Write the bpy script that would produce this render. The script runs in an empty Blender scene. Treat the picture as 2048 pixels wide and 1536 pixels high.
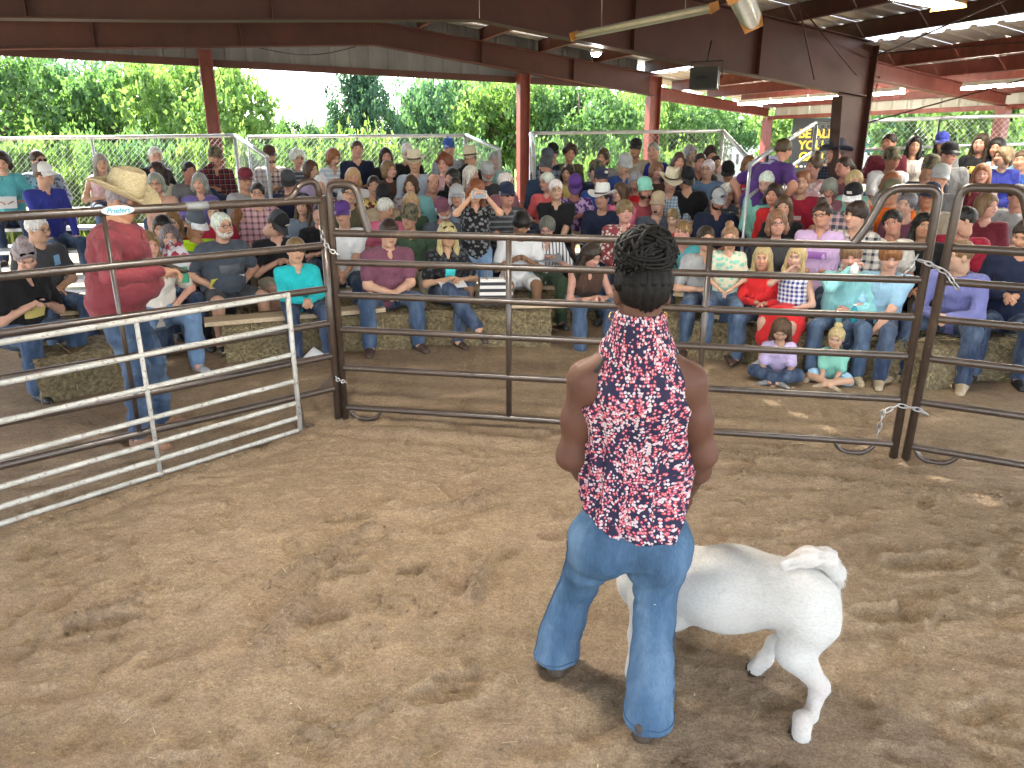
import bpy, bmesh, math, random
import numpy as np
from mathutils import Vector, Matrix
random.seed(7); RNG = np.random.default_rng(11)
R = math.radians
SC = bpy.context.scene; COL = SC.collection

# ---------------------------------------------------------------- camera, sky, sun, exposure
CAM_H, PITCH, FPX = 1.95, R(18.0), 1480.0
cd = bpy.data.cameras.new('camera'); cam = bpy.data.objects.new('camera', cd); COL.objects.link(cam)
cam.location = (0, 0, CAM_H); cam.rotation_euler = (R(90) - PITCH, 0, 0)
cd.sensor_width = 36.0; cd.sensor_fit = 'HORIZONTAL'; cd.lens = 36.0 * FPX / 2048.0
cd.clip_start = 0.05; cd.clip_end = 2000
SC.camera = cam
wd = bpy.data.worlds.new('World'); SC.world = wd; wd.use_nodes = True
SUN_EL, SUN_AZ = R(48), R(318)            # azimuth measured clockwise from +Y
sky = wd.node_tree.nodes.new('ShaderNodeTexSky'); sky.sky_type = 'NISHITA'; sky.sun_disc = False
sky.sun_elevation = SUN_EL; sky.sun_rotation = SUN_AZ; sky.air_density = .8; sky.dust_density = .3
bg = wd.node_tree.nodes['Background']; bg.inputs['Strength'].default_value = 0.155
hz = wd.node_tree.nodes.new('ShaderNodeHueSaturation'); hz.inputs['Saturation'].default_value = .42      # thin bright haze
wd.node_tree.links.new(sky.outputs[0], hz.inputs['Color']); wd.node_tree.links.new(hz.outputs[0], bg.inputs['Color'])
sl = bpy.data.lights.new('sun', 'SUN'); sl.energy = 4.6; sl.angle = R(1.0); sl.color = (1, .95, .87)
so = bpy.data.objects.new('sun', sl); COL.objects.link(so)
sd = Vector((math.sin(SUN_AZ) * math.cos(SUN_EL), math.cos(SUN_AZ) * math.cos(SUN_EL), math.sin(SUN_EL)))
so.rotation_euler = sd.to_track_quat('Z', 'Y').to_euler(); so.location = (-20, 20, 30)
SC.view_settings.view_transform = 'Standard'; SC.view_settings.look = 'None'
SC.view_settings.gamma = 1.0; SC.view_settings.use_curve_mapping = False
SC.view_settings.exposure = 3.08
SC.render.engine = 'CYCLES'
SC.cycles.use_denoising = True
SC.cycles.max_bounces = 8; SC.cycles.diffuse_bounces = 5; SC.cycles.glossy_bounces = 3
SC.cycles.transmission_bounces = 4; SC.cycles.transparent_max_bounces = 6
SC.cycles.sample_clamp_indirect = 6.0; SC.cycles.caustics_reflective = False; SC.cycles.caustics_refractive = False

# ---------------------------------------------------------------- measuring helpers
_c, _s = math.cos(PITCH), math.sin(PITCH)
def ray(u, v):
    up = 768.0 - v
    return np.array([u - 1024.0, FPX * _c + up * _s, -FPX * _s + up * _c])
def at(u, v, Y):
    r = ray(u, v); return np.array([0, 0, CAM_H]) + r * (Y / r[1])
def gnd(u, v, z=0.0):
    r = ray(u, v); return np.array([0, 0, CAM_H]) + r * ((z - CAM_H) / r[2])

# ---------------------------------------------------------------- materials
def lin(c):
    return tuple(x / 12.92 if x <= .04045 else ((x + .055) / 1.055) ** 2.4 for x in c)
class NT:
    def __init__(s, name):
        s.m = bpy.data.materials.new(name); s.m.use_nodes = True; s.t = s.m.node_tree
        s.b = s.t.nodes['Principled BSDF']
    def n(s, typ, **kw):
        nd = s.t.nodes.new(typ)
        for k, v in kw.items():
            if k in nd.inputs: nd.inputs[k].default_value = v
            else: setattr(nd, k, v)
        return nd
    def l(s, a, b): s.t.links.new(a, b)
    def coord(s, which='Object'):
        return s.n('ShaderNodeTexCoord').outputs[which]
    def noise(s, vec, scale, detail=4, rough=.55):
        nd = s.n('ShaderNodeTexNoise'); nd.inputs['Scale'].default_value = scale
        nd.inputs['Detail'].default_value = detail; nd.inputs['Roughness'].default_value = rough
        if vec is not None: s.l(vec, nd.inputs['Vector'])
        return nd.outputs['Fac']
    def mapv(s, vec, scale=(1, 1, 1), rot=(0, 0, 0)):
        nd = s.n('ShaderNodeMapping'); nd.inputs['Scale'].default_value = scale; nd.inputs['Rotation'].default_value = rot
        s.l(vec, nd.inputs['Vector']); return nd.outputs[0]
    def math(s, op, a, b=None):
        nd = s.n('ShaderNodeMath', operation=op)
        for i, x in enumerate((a, b)):
            if x is None: continue
            if isinstance(x, (int, float)): nd.inputs[i].default_value = x
            else: s.l(x, nd.inputs[i])
        return nd.outputs[0]
    def ramp(s, fac, stops):
        nd = s.n('ShaderNodeValToRGB'); cr = nd.color_ramp
        while len(cr.elements) < len(stops): cr.elements.new(.5)
        for e, (p, c) in zip(cr.elements, stops):
            e.position = p; e.color = (*c, 1) if len(c) == 3 else c
        s.l(fac, nd.inputs[0]); return nd.outputs[0]
    def mix(s, fac, a, b, mode='MIX'):
        nd = s.n('ShaderNodeMix', data_type='RGBA', blend_type=mode)
        for i, x in ((0, fac), (6, a), (7, b)):
            if isinstance(x, (int, float)): nd.inputs[i].default_value = x
            elif isinstance(x, tuple): nd.inputs[i].default_value = (*x, 1) if len(x) == 3 else x
            else: s.l(x, nd.inputs[i])
        return nd.outputs[2]
    def bump(s, h, strength=.3, dist=.01):
        nd = s.n('ShaderNodeBump'); nd.inputs['Strength'].default_value = strength; nd.inputs['Distance'].default_value = dist
        s.l(h, nd.inputs['Height']); s.l(nd.outputs[0], s.b.inputs['Normal'])
    def base(s, c, rough=.7, metal=0, spec=.5):
        if isinstance(c, tuple): s.b.inputs['Base Color'].default_value = (*c, 1)
        else: s.l(c, s.b.inputs['Base Color'])
        s.b.inputs['Roughness'].default_value = rough; s.b.inputs['Metallic'].default_value = metal
        s.b.inputs['Specular IOR Level'].default_value = spec
        return s
    def ocol(s): return s.n('ShaderNodeObjectInfo').outputs['Color']
    def c2(s):
        nd = s.n('ShaderNodeAttribute'); nd.attribute_type = 'OBJECT'; nd.attribute_name = 'c2'; return nd.outputs['Color']

M = {}
def simple(name, c, rough=.6, metal=0, var=.18, scale=9, bump=0, spec=.5):
    t = NT(name); co = t.coord()
    f = t.noise(co, scale, 5)
    lo = tuple(x * (1 - var) for x in c); hi = tuple(min(1, x * (1 + var)) for x in c)
    t.base(t.ramp(f, [(.3, lo), (.7, hi)]), rough, metal, spec)
    if bump: t.bump(t.noise(co, scale * 6, 4), bump, .01)
    M[name] = t.m; return t.m

# skin: object colour, features painted as real colour differences (lips, brows, eyes)
t = NT('skin'); co = t.coord()
fa = t.n('ShaderNodeVertexColor'); fa.layer_name = 'feat'
blot = t.ramp(t.noise(co, 14, 4), [(.3, (.88, .84, .82)), (.7, (1.06, 1.04, 1.04))])
t.base(t.mix(fa.outputs['Alpha'], t.mix(1.0, t.ocol(), blot, 'MULTIPLY'), fa.outputs['Color']), .6, 0, .28)
t.b.inputs['Subsurface Weight'].default_value = .08; t.b.inputs['Subsurface Radius'].default_value = (.01, .004, .002)
t.bump(t.noise(co, 160, 2), .08, .002); M['skin'] = t.m

def cloth(name, build, rough=.85, folds=True, weave=350):
    t = NT(name); co = t.coord()
    c = build(t, co)
    mott = t.ramp(t.noise(co, 7, 5), [(.3, (.86, .86, .86)), (.7, (1.08, 1.08, 1.08))])
    t.base(t.mix(1.0, c, mott, 'MULTIPLY'), rough, 0, .2)
    w = t.n('ShaderNodeTexNoise'); w.inputs['Scale'].default_value = 11; w.inputs['Detail'].default_value = 3
    w.inputs['Distortion'].default_value = 1.2; t.l(t.mapv(co, (1, 1, .45)), w.inputs['Vector'])
    h = t.math('ADD', t.math('MULTIPLY', w.outputs['Fac'], 1.0), t.math('MULTIPLY', t.noise(co, weave, 1), .02))
    t.bump(h, .75, .03)
    t.b.inputs['Sheen Weight'].default_value = .08
    M[name] = t.m
def stripes(t, co, axis, freq, width=.5):
    sx = t.n('ShaderNodeSeparateXYZ'); t.l(co, sx.inputs[0])
    a = t.math('MULTIPLY', sx.outputs[axis], freq)
    return t.math('LESS_THAN', t.math('FRACT', a), width)
cloth('cloth_plain', lambda t, co: t.ocol())
def _plaid(t, co, f=14):
    a = stripes(t, co, 0, f, .42); b = stripes(t, co, 2, f, .42)
    th = t.math('ADD', stripes(t, co, 0, f, .1), stripes(t, co, 2, f, .1))
    fac = t.math('MULTIPLY', t.math('ADD', a, b), .5)
    return t.mix(t.math('MULTIPLY', th, .25), t.mix(fac, t.ocol(), t.c2()), (.7, .68, .62))
cloth('cloth_plaid', _plaid)
cloth('cloth_check', lambda t, co: t.mix(t.math('MULTIPLY', t.math('ADD', stripes(t, co, 0, 26), stripes(t, co, 2, 26)), .5), t.ocol(), t.c2()))
cloth('cloth_vstripe', lambda t, co: t.mix(stripes(t, co, 0, 26, .35), t.ocol(), t.c2()))
cloth('cloth_hstripe', lambda t, co: t.mix(stripes(t, co, 2, 17, .35), t.ocol(), t.c2()))
def _floral(t, co, sc=24, thr=.42):
    v = t.n('ShaderNodeTexVoronoi'); v.inputs['Scale'].default_value = sc; t.l(co, v.inputs['Vector'])
    return t.mix(t.math('LESS_THAN', v.outputs['Distance'], thr), t.ocol(), t.c2())
cloth('cloth_floral', _floral)
def _blotch(t, co):
    return t.mix(t.ramp(t.noise(co, 16, 3), [(.47, (0, 0, 0)), (.53, (1, 1, 1))]), t.ocol(), t.c2())
cloth('cloth_tiedye', _blotch)
def _denim(t, co):
    f = t.noise(t.mapv(co, (1, 1, .35)), 9, 5)
    return t.mix(t.ramp(f, [(.42, (0, 0, 0)), (.72, (.6, .6, .6))]), t.ocol(), t.mix(.45, t.ocol(), (.32, .42, .55)))
cloth('cloth_denim', _denim)

# hair
t = NT('hair'); co = t.coord()
f = t.noise(t.mapv(co, (1, 1, .16)), 90, 3)
t.base(t.mix(1.0, t.ocol(), t.ramp(f, [(.3, (.55, .55, .55)), (.7, (1.35, 1.35, 1.35))]), 'MULTIPLY'), .5, 0, .35)
t.bump(f, .6, .006); M['hair'] = t.m
# caps: crown colour and mesh-back colour
t = NT('cap_cloth'); co = t.coord()
sx = t.n('ShaderNodeSeparateXYZ'); t.l(co, sx.inputs[0])
t.base(t.mix(t.math('LESS_THAN', sx.outputs[1], -.01), t.ocol(), t.c2()), .8, 0, .25); t.bump(t.noise(co, 220, 1), .3, .003); M['cap_cloth'] = t.m
t = NT('camo_cloth'); co = t.coord()
t.base(t.ramp(t.noise(co, 22, 2), [(.40, (.03, .03, .02)), (.48, (.10, .09, .05)), (.56, (.17, .13, .08)), (.64, (.06, .075, .04))]), .85); M['camo_cloth'] = t.m
t = NT('straw_weave'); co = t.coord()
f = t.noise(t.mapv(co, (1, 1, 3)), 55, 3)
t.base(t.mix(1.0, t.ocol(), t.ramp(f, [(.35, (.72, .70, .62)), (.7, (1.1, 1.1, 1.1))]), 'MULTIPLY'), .75); t.bump(f, .35, .004); M['straw_weave'] = t.m
t = NT('paint'); t.base(t.ocol(), .5); M['paint'] = t.m           # plain object colour (small things)
t = NT('leather'); co = t.coord()
t.base(t.mix(1.0, t.ocol(), t.ramp(t.noise(co, 30, 4), [(.3, (.7, .7, .7)), (.7, (1.15, 1.15, 1.15))]), 'MULTIPLY'), .6); t.bump(t.noise(co, 90, 3), .3, .004); M['leather'] = t.m
t = NT('glass_dark'); t.base((.01, .01, .012), .08); M['glass_dark'] = t.m

# steel, wood, straw, sand
t = NT('red_steel'); co = t.coord()
f = t.noise(co, 2.2, 6, .65); f2 = t.noise(t.mapv(co, (1, 1, .3)), 18, 4)
c = t.mix(t.ramp(f2, [(.5, (0, 0, 0)), (.8, (.55, .55, .55))]), t.ramp(f, [(.3, (.048, .018, .014)), (.7, (.086, .030, .023))]), (.055, .034, .026))
t.base(c, .55, 0, .4); t.bump(f2, .08, .004); M['red_steel'] = t.m
t = NT('red_steel_lit'); co = t.coord()  # lit copy of the red steel, brighter light painted into its colour
f2 = t.noise(t.mapv(co, (1, 1, .3)), 14, 4); t.base(t.ramp(f2, [(.3, (.150, .036, .028)), (.7, (.225, .062, .046))]), .5, 0, .4); t.bump(f2, .06, .004); M['red_steel_lit'] = t.m
t = NT('brown_rail'); co = t.coord()
f = t.noise(co, 6, 5, .7); f2 = t.noise(co, 60, 3)
c = t.ramp(f, [(.3, (.032, .021, .015)), (.62, (.056, .036, .025)), (.75, (.10, .064, .042))])
c = t.mix(t.ramp(f2, [(.62, (0, 0, 0)), (.72, (.5, .5, .5))]), c, (.16, .10, .07))
t.base(c, .36, .0, .55); t.b.inputs['Coat Weight'].default_value = .25; t.b.inputs['Coat Roughness'].default_value = .25
t.bump(f2, .05, .002); M['brown_rail'] = t.m
t = NT('white_rail'); co = t.coord()
f = t.noise(co, 9, 6, .7); f2 = t.noise(co, 46, 4)
c = t.ramp(f, [(.32, (.29, .28, .24)), (.6, (.44, .43, .40))])
c = t.mix(t.ramp(f2, [(.57, (0, 0, 0)), (.66, (.85, .85, .85))]), c, (.20, .14, .10))
t.base(c, .5); t.bump(f2, .08, .003); M['white_rail'] = t.m
simple('galvanized', (.50, .53, .55), .38, .55, .12, 20)
simple('bench_metal', (.62, .63, .64), .4, .6, .12, 8)
t = NT('roof_sheet'); co = t.coord()
t.base(t.ramp(t.noise(co, 3, 5), [(.3, (.56, .57, .56)), (.7, (.72, .72, .70))]), .5, .15); M['roof_sheet'] = t.m
t = NT('grey_siding'); co = t.coord()
t.base(t.ramp(t.noise(t.mapv(co, (1, 1, .3)), 4, 5), [(.3, (.15, .16, .165)), (.7, (.23, .24, .245))]), .55, .1); M['grey_siding'] = t.m
t = NT('pale_siding'); co = t.coord()
t.base(t.ramp(t.noise(t.mapv(co, (1, 1, .3)), 4, 5), [(.3, (.42, .41, .35)), (.7, (.54, .53, .47))]), .55); M['pale_siding'] = t.m
t = NT('plank_wood'); co = t.coord()
f = t.noise(t.mapv(co, (.8, 9, 9)), 7, 5)
t.base(t.ramp(f, [(.3, (.42, .31, .19)), (.7, (.62, .50, .34))]), .7); t.bump(f, .25, .004); M['plank_wood'] = t.m
t = NT('straw'); co = t.coord()
f = t.noise(t.mapv(co, (1, 1, 1)), 30, 5, .7); g2 = t.noise(co, 4, 3)
c = t.ramp(f, [(.30, (.045, .034, .018)), (.5, (.17, .13, .068)), (.70, (.36, .285, .155))])
t.base(t.mix(t.ramp(g2, [(.4, (0, 0, 0)), (.7, (.35, .35, .35))]), c, (.11, .09, .05)), .85); t.bump(f, .9, .02); M['straw'] = t.m
t = NT('sand'); co = t.coord()
f = t.noise(co, 1.1, 6, .6); g1 = t.noise(co, 9, 6, .65); g2 = t.noise(co, 85, 5, .75); g3 = t.noise(co, 320, 3, .7)
c = t.ramp(f, [(.30, (.225, .160, .102)), (.48, (.295, .216, .138)), (.66, (.385, .290, .190))])
c = t.mix(.6, c, t.ramp(g1, [(.28, (.21, .150, .100)), (.5, (.30, .220, .142)), (.72, (.40, .304, .200))]))
c = t.mix(t.ramp(t.noise(co, 2.3, 3), [(.52, (0, 0, 0)), (.68, (.55, .55, .55))]), c, (.335, .238, .165))
mo = t.n('ShaderNodeVertexColor'); mo.layer_name = 'shade_mottle'; c = t.mix(mo.outputs['Color'], c, (.19, .132, .088))      # darker tone: ridge shade painted into the sand, plus random mottling
c = t.mix(1.0, c, t.ramp(g2, [(.25, (.58, .56, .54)), (.5, (1, 1, 1)), (.75, (1.3, 1.29, 1.25))]), 'MULTIPLY')
g5 = t.noise(t.mapv(co, (1, 1.6, 1), (0, 0, .35)), 34, 6, .75); c = t.mix(1.0, c, t.ramp(g5, [(.30, (.70, .69, .68)), (.5, (1, 1, 1)), (.70, (1.18, 1.17, 1.15))]), 'MULTIPLY')
g6 = t.noise(co, 210, 2, .6); c = t.mix(1.0, c, t.ramp(g6, [(.30, (.74, .73, .72)), (.5, (1, 1, 1)), (.70, (1.24, 1.23, 1.2))]), 'MULTIPLY')
t.base(c, .95, 0, .15)
g4 = t.noise(t.mapv(co, (1, 1.5, 1), (0, 0, .35)), 26, 5, .7); t.bump(t.math('ADD', t.math('MULTIPLY', g2, .7), t.math('ADD', t.math('ADD', t.math('MULTIPLY', g3, .3), t.math('MULTIPLY', g4, 1.1)), t.math('MULTIPLY', g1, .5))), .65, .024); M['sand'] = t.m
t = NT('lawn'); co = t.coord()
f = t.noise(co, .35, 5); g2 = t.noise(co, 9, 5, .7)
c = t.mix(.5, t.ramp(f, [(.3, (.09, .13, .03)), (.7, (.17, .20, .06))]), t.ramp(g2, [(.3, (.05, .085, .02)), (.7, (.20, .23, .075))]))
t.base(c, .9, 0, .2); t.bump(g2, .8, .06); M['lawn'] = t.m
def leafmat(name, a, b, trans=.5):
    t = NT(name); g = t.n('ShaderNodeVertexColor'); g.layer_name = 'tint'
    c = t.mix(g.outputs['Color'], a, b)
    t.base(c, .55, 0, .3)
    tr = t.n('ShaderNodeBsdfTranslucent'); t.l(t.mix(1.0, c, (1.2, 1.25, .6), 'MULTIPLY'), tr.inputs['Color'])
    ms = t.n('ShaderNodeMixShader'); ms.inputs[0].default_value = trans
    t.l(t.b.outputs[0], ms.inputs[1]); t.l(tr.outputs[0], ms.inputs[2])
    t.l(ms.outputs[0], t.t.nodes['Material Output'].inputs['Surface']); M[name] = t.m
leafmat('leaf_mid', (.068, .145, .060), (.160, .275, .115))
leafmat('leaf_bright', (.105, .195, .062), (.225, .345, .120))
leafmat('leaf_dark', (.034, .090, .052), (.085, .165, .095), .35)
leafmat('leaf_blue', (.064, .145, .090), (.145, .255, .155))
leafmat('grass_blade', (.075, .115, .03), (.24, .25, .10))
simple('bark', (.10, .075, .055), .9, 0, .35, 12, .6)
def emis(name, c, s):
    t = NT(name); t.base((.8, .8, .8), .5); t.b.inputs['Emission Color'].default_value = (*c, 1); t.b.inputs['Emission Strength'].default_value = s; M[name] = t.m
emis('tube_lit', (1, .93, .80), 16.0); emis('added_tube_lit', (1, .94, .84), 44.0); emis('added_tube_dim', (1, .94, .84), 9.0); emis('led_lit', (1, .97, .90), 26.0)
simple('tube_off', (.75, .72, .60), .35, 0, .08)
simple('reflector', (.70, .72, .68), .25, .35, .08)
simple('orange_plate', (.55, .25, .06), .6, 0, .12)
simple('black_box', (.012, .012, .013), .5, 0, .2)
simple('chain_metal', (.42, .41, .40), .35, .8, .2, 40)
simple('white_paint', (.78, .79, .78), .45, 0, .06)
simple('blue_paint', (.05, .19, .33), .5, 0, .15)
simple('teal_canvas', (.03, .33, .42), .8, 0, .1)
simple('sign_black', (.012, .015, .016), .5, 0, .2)
simple('sign_yellow', (.75, .48, .04), .55, 0, .08)
simple('dark_glass', (.02, .03, .035), .08, 0, .1)
simple('rubber', (.02, .02, .02), .8, 0, .2)
simple('gold', (.75, .50, .16), .25, 1.0, .05)
simple('gravel', (.44, .40, .34), .9, 0, .2, 3, .4)
simple('concrete', (.36, .34, .31), .85, 0, .15, 6, .3)

# ---------------------------------------------------------------- mesh helpers
def link(o, parent=None, mw=None):
    COL.objects.link(o)
    if parent is not None: o.parent = parent
    if mw is not None: o.matrix_local = mw
    return o
def tag(o, label=None, cat=None, group=None, kind=None):
    if label: o['label'] = label
    if cat: o['category'] = cat
    if group: o['group'] = group
    if kind: o['kind'] = kind
    return o
def npmesh(name, v, q, smooth=True):
    me = bpy.data.meshes.new(name); v = np.ascontiguousarray(v, dtype=np.float32); q = np.ascontiguousarray(q, dtype=np.int32)
    me.vertices.add(len(v)); me.vertices.foreach_set('co', v.ravel())
    k = q.shape[1]
    me.loops.add(q.size); me.loops.foreach_set('vertex_index', q.ravel())
    me.polygons.add(len(q)); me.polygons.foreach_set('loop_start', np.arange(0, q.size, k, dtype=np.int32))
    me.polygons.foreach_set('use_smooth', np.full(len(q), smooth, dtype=bool))
    me.update(calc_edges=True); return me
class MB:
    def __init__(s): s.v = []; s.f = []; s.sm = []
    def add(s, vs, fs, smooth=False):
        b = len(s.v); s.v.extend([tuple(map(float, x)) for x in vs])
        s.f.extend([tuple(i + b for i in f) for f in fs]); s.sm.extend([smooth] * len(fs)); return s
    def box(s, c, d, m=None):
        x, y, z = d[0] / 2, d[1] / 2, d[2] / 2
        vs = [Vector((i * x, j * y, k * z)) for i in (-1, 1) for j in (-1, 1) for k in (-1, 1)]
        m = m or Matrix(); c = Vector(c)
        vs = [c + (m.to_3x3() @ p) for p in vs]
        return s.add(vs, [(0, 1, 3, 2), (4, 6, 7, 5), (0, 4, 5, 1), (2, 3, 7, 6), (0, 2, 6, 4), (1, 5, 7, 3)])
    def beam(s, a, b, w, h, up=(0, 0, 1)):
        a, b = Vector(a), Vector(b); d = b - a; L = d.length; d.normalize(); u = Vector(up)
        x = d.cross(u).normalized(); z = x.cross(d).normalized()
        m = Matrix((x, d, z)).transposed()
        return s.box((a + b) / 2, (w, L, h), m)
    def tube(s, pts, r, n=8, cap=True, closed=False):
        pts = [Vector(p) for p in pts]; k = len(pts)
        rs = r if isinstance(r, (list, tuple)) else [r] * k
        tang = []
        for i in range(k):
            a = pts[(i - 1) % k] if (closed or i > 0) else pts[i]; b = pts[(i + 1) % k] if (closed or i < k - 1) else pts[i]
            t_ = (b - a); tang.append(t_.normalized() if t_.length > 1e-9 else Vector((0, 0, 1)))
        ref = Vector((0, 0, 1)) if abs(tang[0].z) < .9 else Vector((1, 0, 0))
        nx = tang[0].cross(ref).normalized(); vs = []
        for i in range(k):
            nx = (nx - tang[i] * nx.dot(tang[i])).normalized(); ny = tang[i].cross(nx)
            for j in range(n):
                a = 2 * math.pi * j / n; vs.append(pts[i] + (nx * math.cos(a) + ny * math.sin(a)) * rs[i])
        fs = []
        for i in range(k if closed else k - 1):
            i2 = (i + 1) % k
            for j in range(n):
                j2 = (j + 1) % n; fs.append((i * n + j, i * n + j2, i2 * n + j2, i2 * n + j))
        s.add(vs, fs, True)
        if cap and not closed:
            b = len(s.v) - k * n
            s.f.append(tuple(b + j for j in reversed(range(n)))); s.sm.append(False)
            s.f.append(tuple(b + (k - 1) * n + j for j in range(n))); s.sm.append(False)
        return s
    def lathe(s, prof, n=16, c=(0, 0, 0), sx=1, sy=1):
        vs = [(c[0] + r * math.cos(2 * math.pi * j / n) * sx, c[1] + r * math.sin(2 * math.pi * j / n) * sy, c[2] + z) for r, z in prof for j in range(n)]
        fs = [(i * n + j, i * n + (j + 1) % n, (i + 1) * n + (j + 1) % n, (i + 1) * n + j) for i in range(len(prof) - 1) for j in range(n)]
        return s.add(vs, fs, True)
    def mesh(s, name):
        me = bpy.data.meshes.new(name); me.from_pydata(s.v, [], s.f)
        me.polygons.foreach_set('use_smooth', s.sm); me.update(); return me
    def build(s, name, mat, parent=None, mw=None, color=None):
        return mk(name, s.mesh(name), mat, parent, mw, color)
def mk(name, me, mat, parent=None, mw=None, color=None, c2=None):
    o = bpy.data.objects.new(name, me)
    if mat is not None and len(me.materials) == 0: me.materials.append(M[mat] if isinstance(mat, str) else mat)
    if mat is not None and me.materials[0] != (M[mat] if isinstance(mat, str) else mat):
        o.material_slots[0].link = 'OBJECT'; o.material_slots[0].material = M[mat] if isinstance(mat, str) else mat
    link(o, parent, mw)
    if color is not None: o.color = (*color, 1)
    if c2 is not None: o['c2'] = [float(x) for x in c2]
    return o
def empty(name, loc=(0, 0, 0), rz=0):
    o = bpy.data.objects.new(name, None); COL.objects.link(o); o.location = loc; o.rotation_euler = (0, 0, rz); o.empty_display_size = .1; return o
def bez(pts, n=8):
    """rounded polyline through corner list [(p, radius)]"""
    out = []
    for i, (p, r) in enumerate(pts):
        p = Vector(p)
        if r <= 0 or i in (0, len(pts) - 1): out.append(p); continue
        a = (Vector(pts[i - 1][0]) - p).normalized(); b = (Vector(pts[i + 1][0]) - p).normalized()
        A, B = p + a * r, p + b * r
        for k in range(n + 1):
            t_ = k / n; out.append(A * (1 - t_) ** 2 + p * 2 * t_ * (1 - t_) + B * t_ ** 2)
    return out

# ---------------------------------------------------------------- signed-distance modelling (surface nets)
class F:
    """smooth union of round cones and ellipsoids on a local grid -> one continuous quad mesh"""
    def __init__(s): s.p = []; s.sub = []
    def cap(s, a, b, ra, rb=None, k=1.0, L=(1, 0, 0), sm=None):
        s.p.append(('c', np.array(a, float), np.array(b, float), ra, ra if rb is None else rb, k, np.array(L, float), sm)); return s
    def ell(s, c, r, m=None, sm=None):
        s.p.append(('e', np.array(c, float), np.array(r, float), np.eye(3) if m is None else np.array(m, float), sm)); return s
    def minus_cap(s, a, b, ra, rb=None, sm=.01):
        s.sub.append((('c', np.array(a, float), np.array(b, float), ra, ra if rb is None else rb, 1.0, np.array((1., 0, 0)), None), sm)); return s
    def minus_ell(s, c, r, m=None, sm=.01):
        s.sub.append((('e', np.array(c, float), np.array(r, float), np.eye(3) if m is None else np.array(m, float), None), sm)); return s
    @staticmethod
    def _bb(p, pad):
        if p[0] == 'c':
            r = max(p[3], p[4]); e = np.abs(p[6]) * r * (max(p[5], 1) - 1) + r + pad
            return np.minimum(p[1], p[2]) - e, np.maximum(p[1], p[2]) + e
        e = np.sqrt(((p[3].T * p[2][None, :]) ** 2).sum(1)) + pad
        return p[1] - e, p[1] + e
    @staticmethod
    def _d(p, X, Y, Z):
        if p[0] == 'c':
            _, a, b, ra, rb, k, L, _ = p
            x, y, z = X - a[0], Y - a[1], Z - a[2]; ba = b - a
            if k != 1.0:
                lat = x * L[0] + y * L[1] + z * L[2]; bl = ba @ L; w = lat * (1 - 1 / k)
                x = x - L[0] * w; y = y - L[1] * w; z = z - L[2] * w; ba = ba - L * (bl * (1 - 1 / k))
            bb = max(ba @ ba, 1e-9); h = np.clip((x * ba[0] + y * ba[1] + z * ba[2]) / bb, 0, 1)
            return np.sqrt((x - ba[0] * h) ** 2 + (y - ba[1] * h) ** 2 + (z - ba[2] * h) ** 2) - (ra + (rb - ra) * h)
        _, c, r, m, _ = p
        x, y, z = X - c[0], Y - c[1], Z - c[2]
        q = [m[i][0] * x + m[i][1] * y + m[i][2] * z for i in range(3)]
        k0 = np.sqrt(sum((q[i] / r[i]) ** 2 for i in range(3))); k1 = np.sqrt(sum((q[i] / r[i] ** 2) ** 2 for i in range(3)))
        return k0 * (k0 - 1) / np.maximum(k1, 1e-6)
    def grid(s, h, k=.03, infl=0., fn=None):
        pad = infl + k + 2.2 * h
        bbs = [F._bb(p, pad) for p in s.p]
        lo = np.min([b[0] for b in bbs], 0); hi = np.max([b[1] for b in bbs], 0)
        n = np.ceil((hi - lo) / h).astype(int) + 2
        ax = [(lo[i] + h * np.arange(n[i])) for i in range(3)]
        D = np.full(n, .5, np.float64)
        def sl(b):
            i0 = np.clip(np.floor((b[0] - lo) / h).astype(int), 0, n - 1); i1 = np.clip(np.ceil((b[1] - lo) / h).astype(int) + 1, 1, n)
            S = tuple(slice(i0[i], i1[i]) for i in range(3))
            return S, ax[0][S[0]][:, None, None], ax[1][S[1]][None, :, None], ax[2][S[2]][None, None, :]
        for p, b in zip(s.p, bbs):
            S, X, Y, Z = sl(b); d = F._d(p, X, Y, Z) - infl; o = D[S]; kk = p[-1] or k
            hh = np.maximum(kk - np.abs(o - d), 0) / kk
            D[S] = np.minimum(o, d) - hh * hh * kk * .25
        for p, sm in s.sub:
            b = F._bb(p, sm + 2 * h); S, X, Y, Z = sl(b)
            d = -F._d(p, X, Y, Z); o = D[S]
            if o.size == 0: continue
            hh = np.maximum(sm - np.abs(o - d), 0) / sm
            D[S] = np.maximum(o, d) + hh * hh * sm * .25
        if fn is not None:
            D = fn(D, ax[0][:, None, None], ax[1][None, :, None], ax[2][None, None, :])
        D[0] = D[-1] = .5; D[:, 0] = D[:, -1] = .5; D[:, :, 0] = D[:, :, -1] = .5
        return D, lo
    def nets(s, h, k=.03, infl=0., fn=None):
        D, lo = s.grid(h, k, infl, fn); return nets(D, lo, h)
    def mesh(s, name, h, k=.03, infl=0., fn=None):
        return npmesh(name, *s.nets(h, k, infl, fn))
_ED = [(0, 1), (2, 3), (4, 5), (6, 7), (0, 2), (1, 3), (4, 6), (5, 7), (0, 4), (1, 5), (2, 6), (3, 7)]
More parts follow.
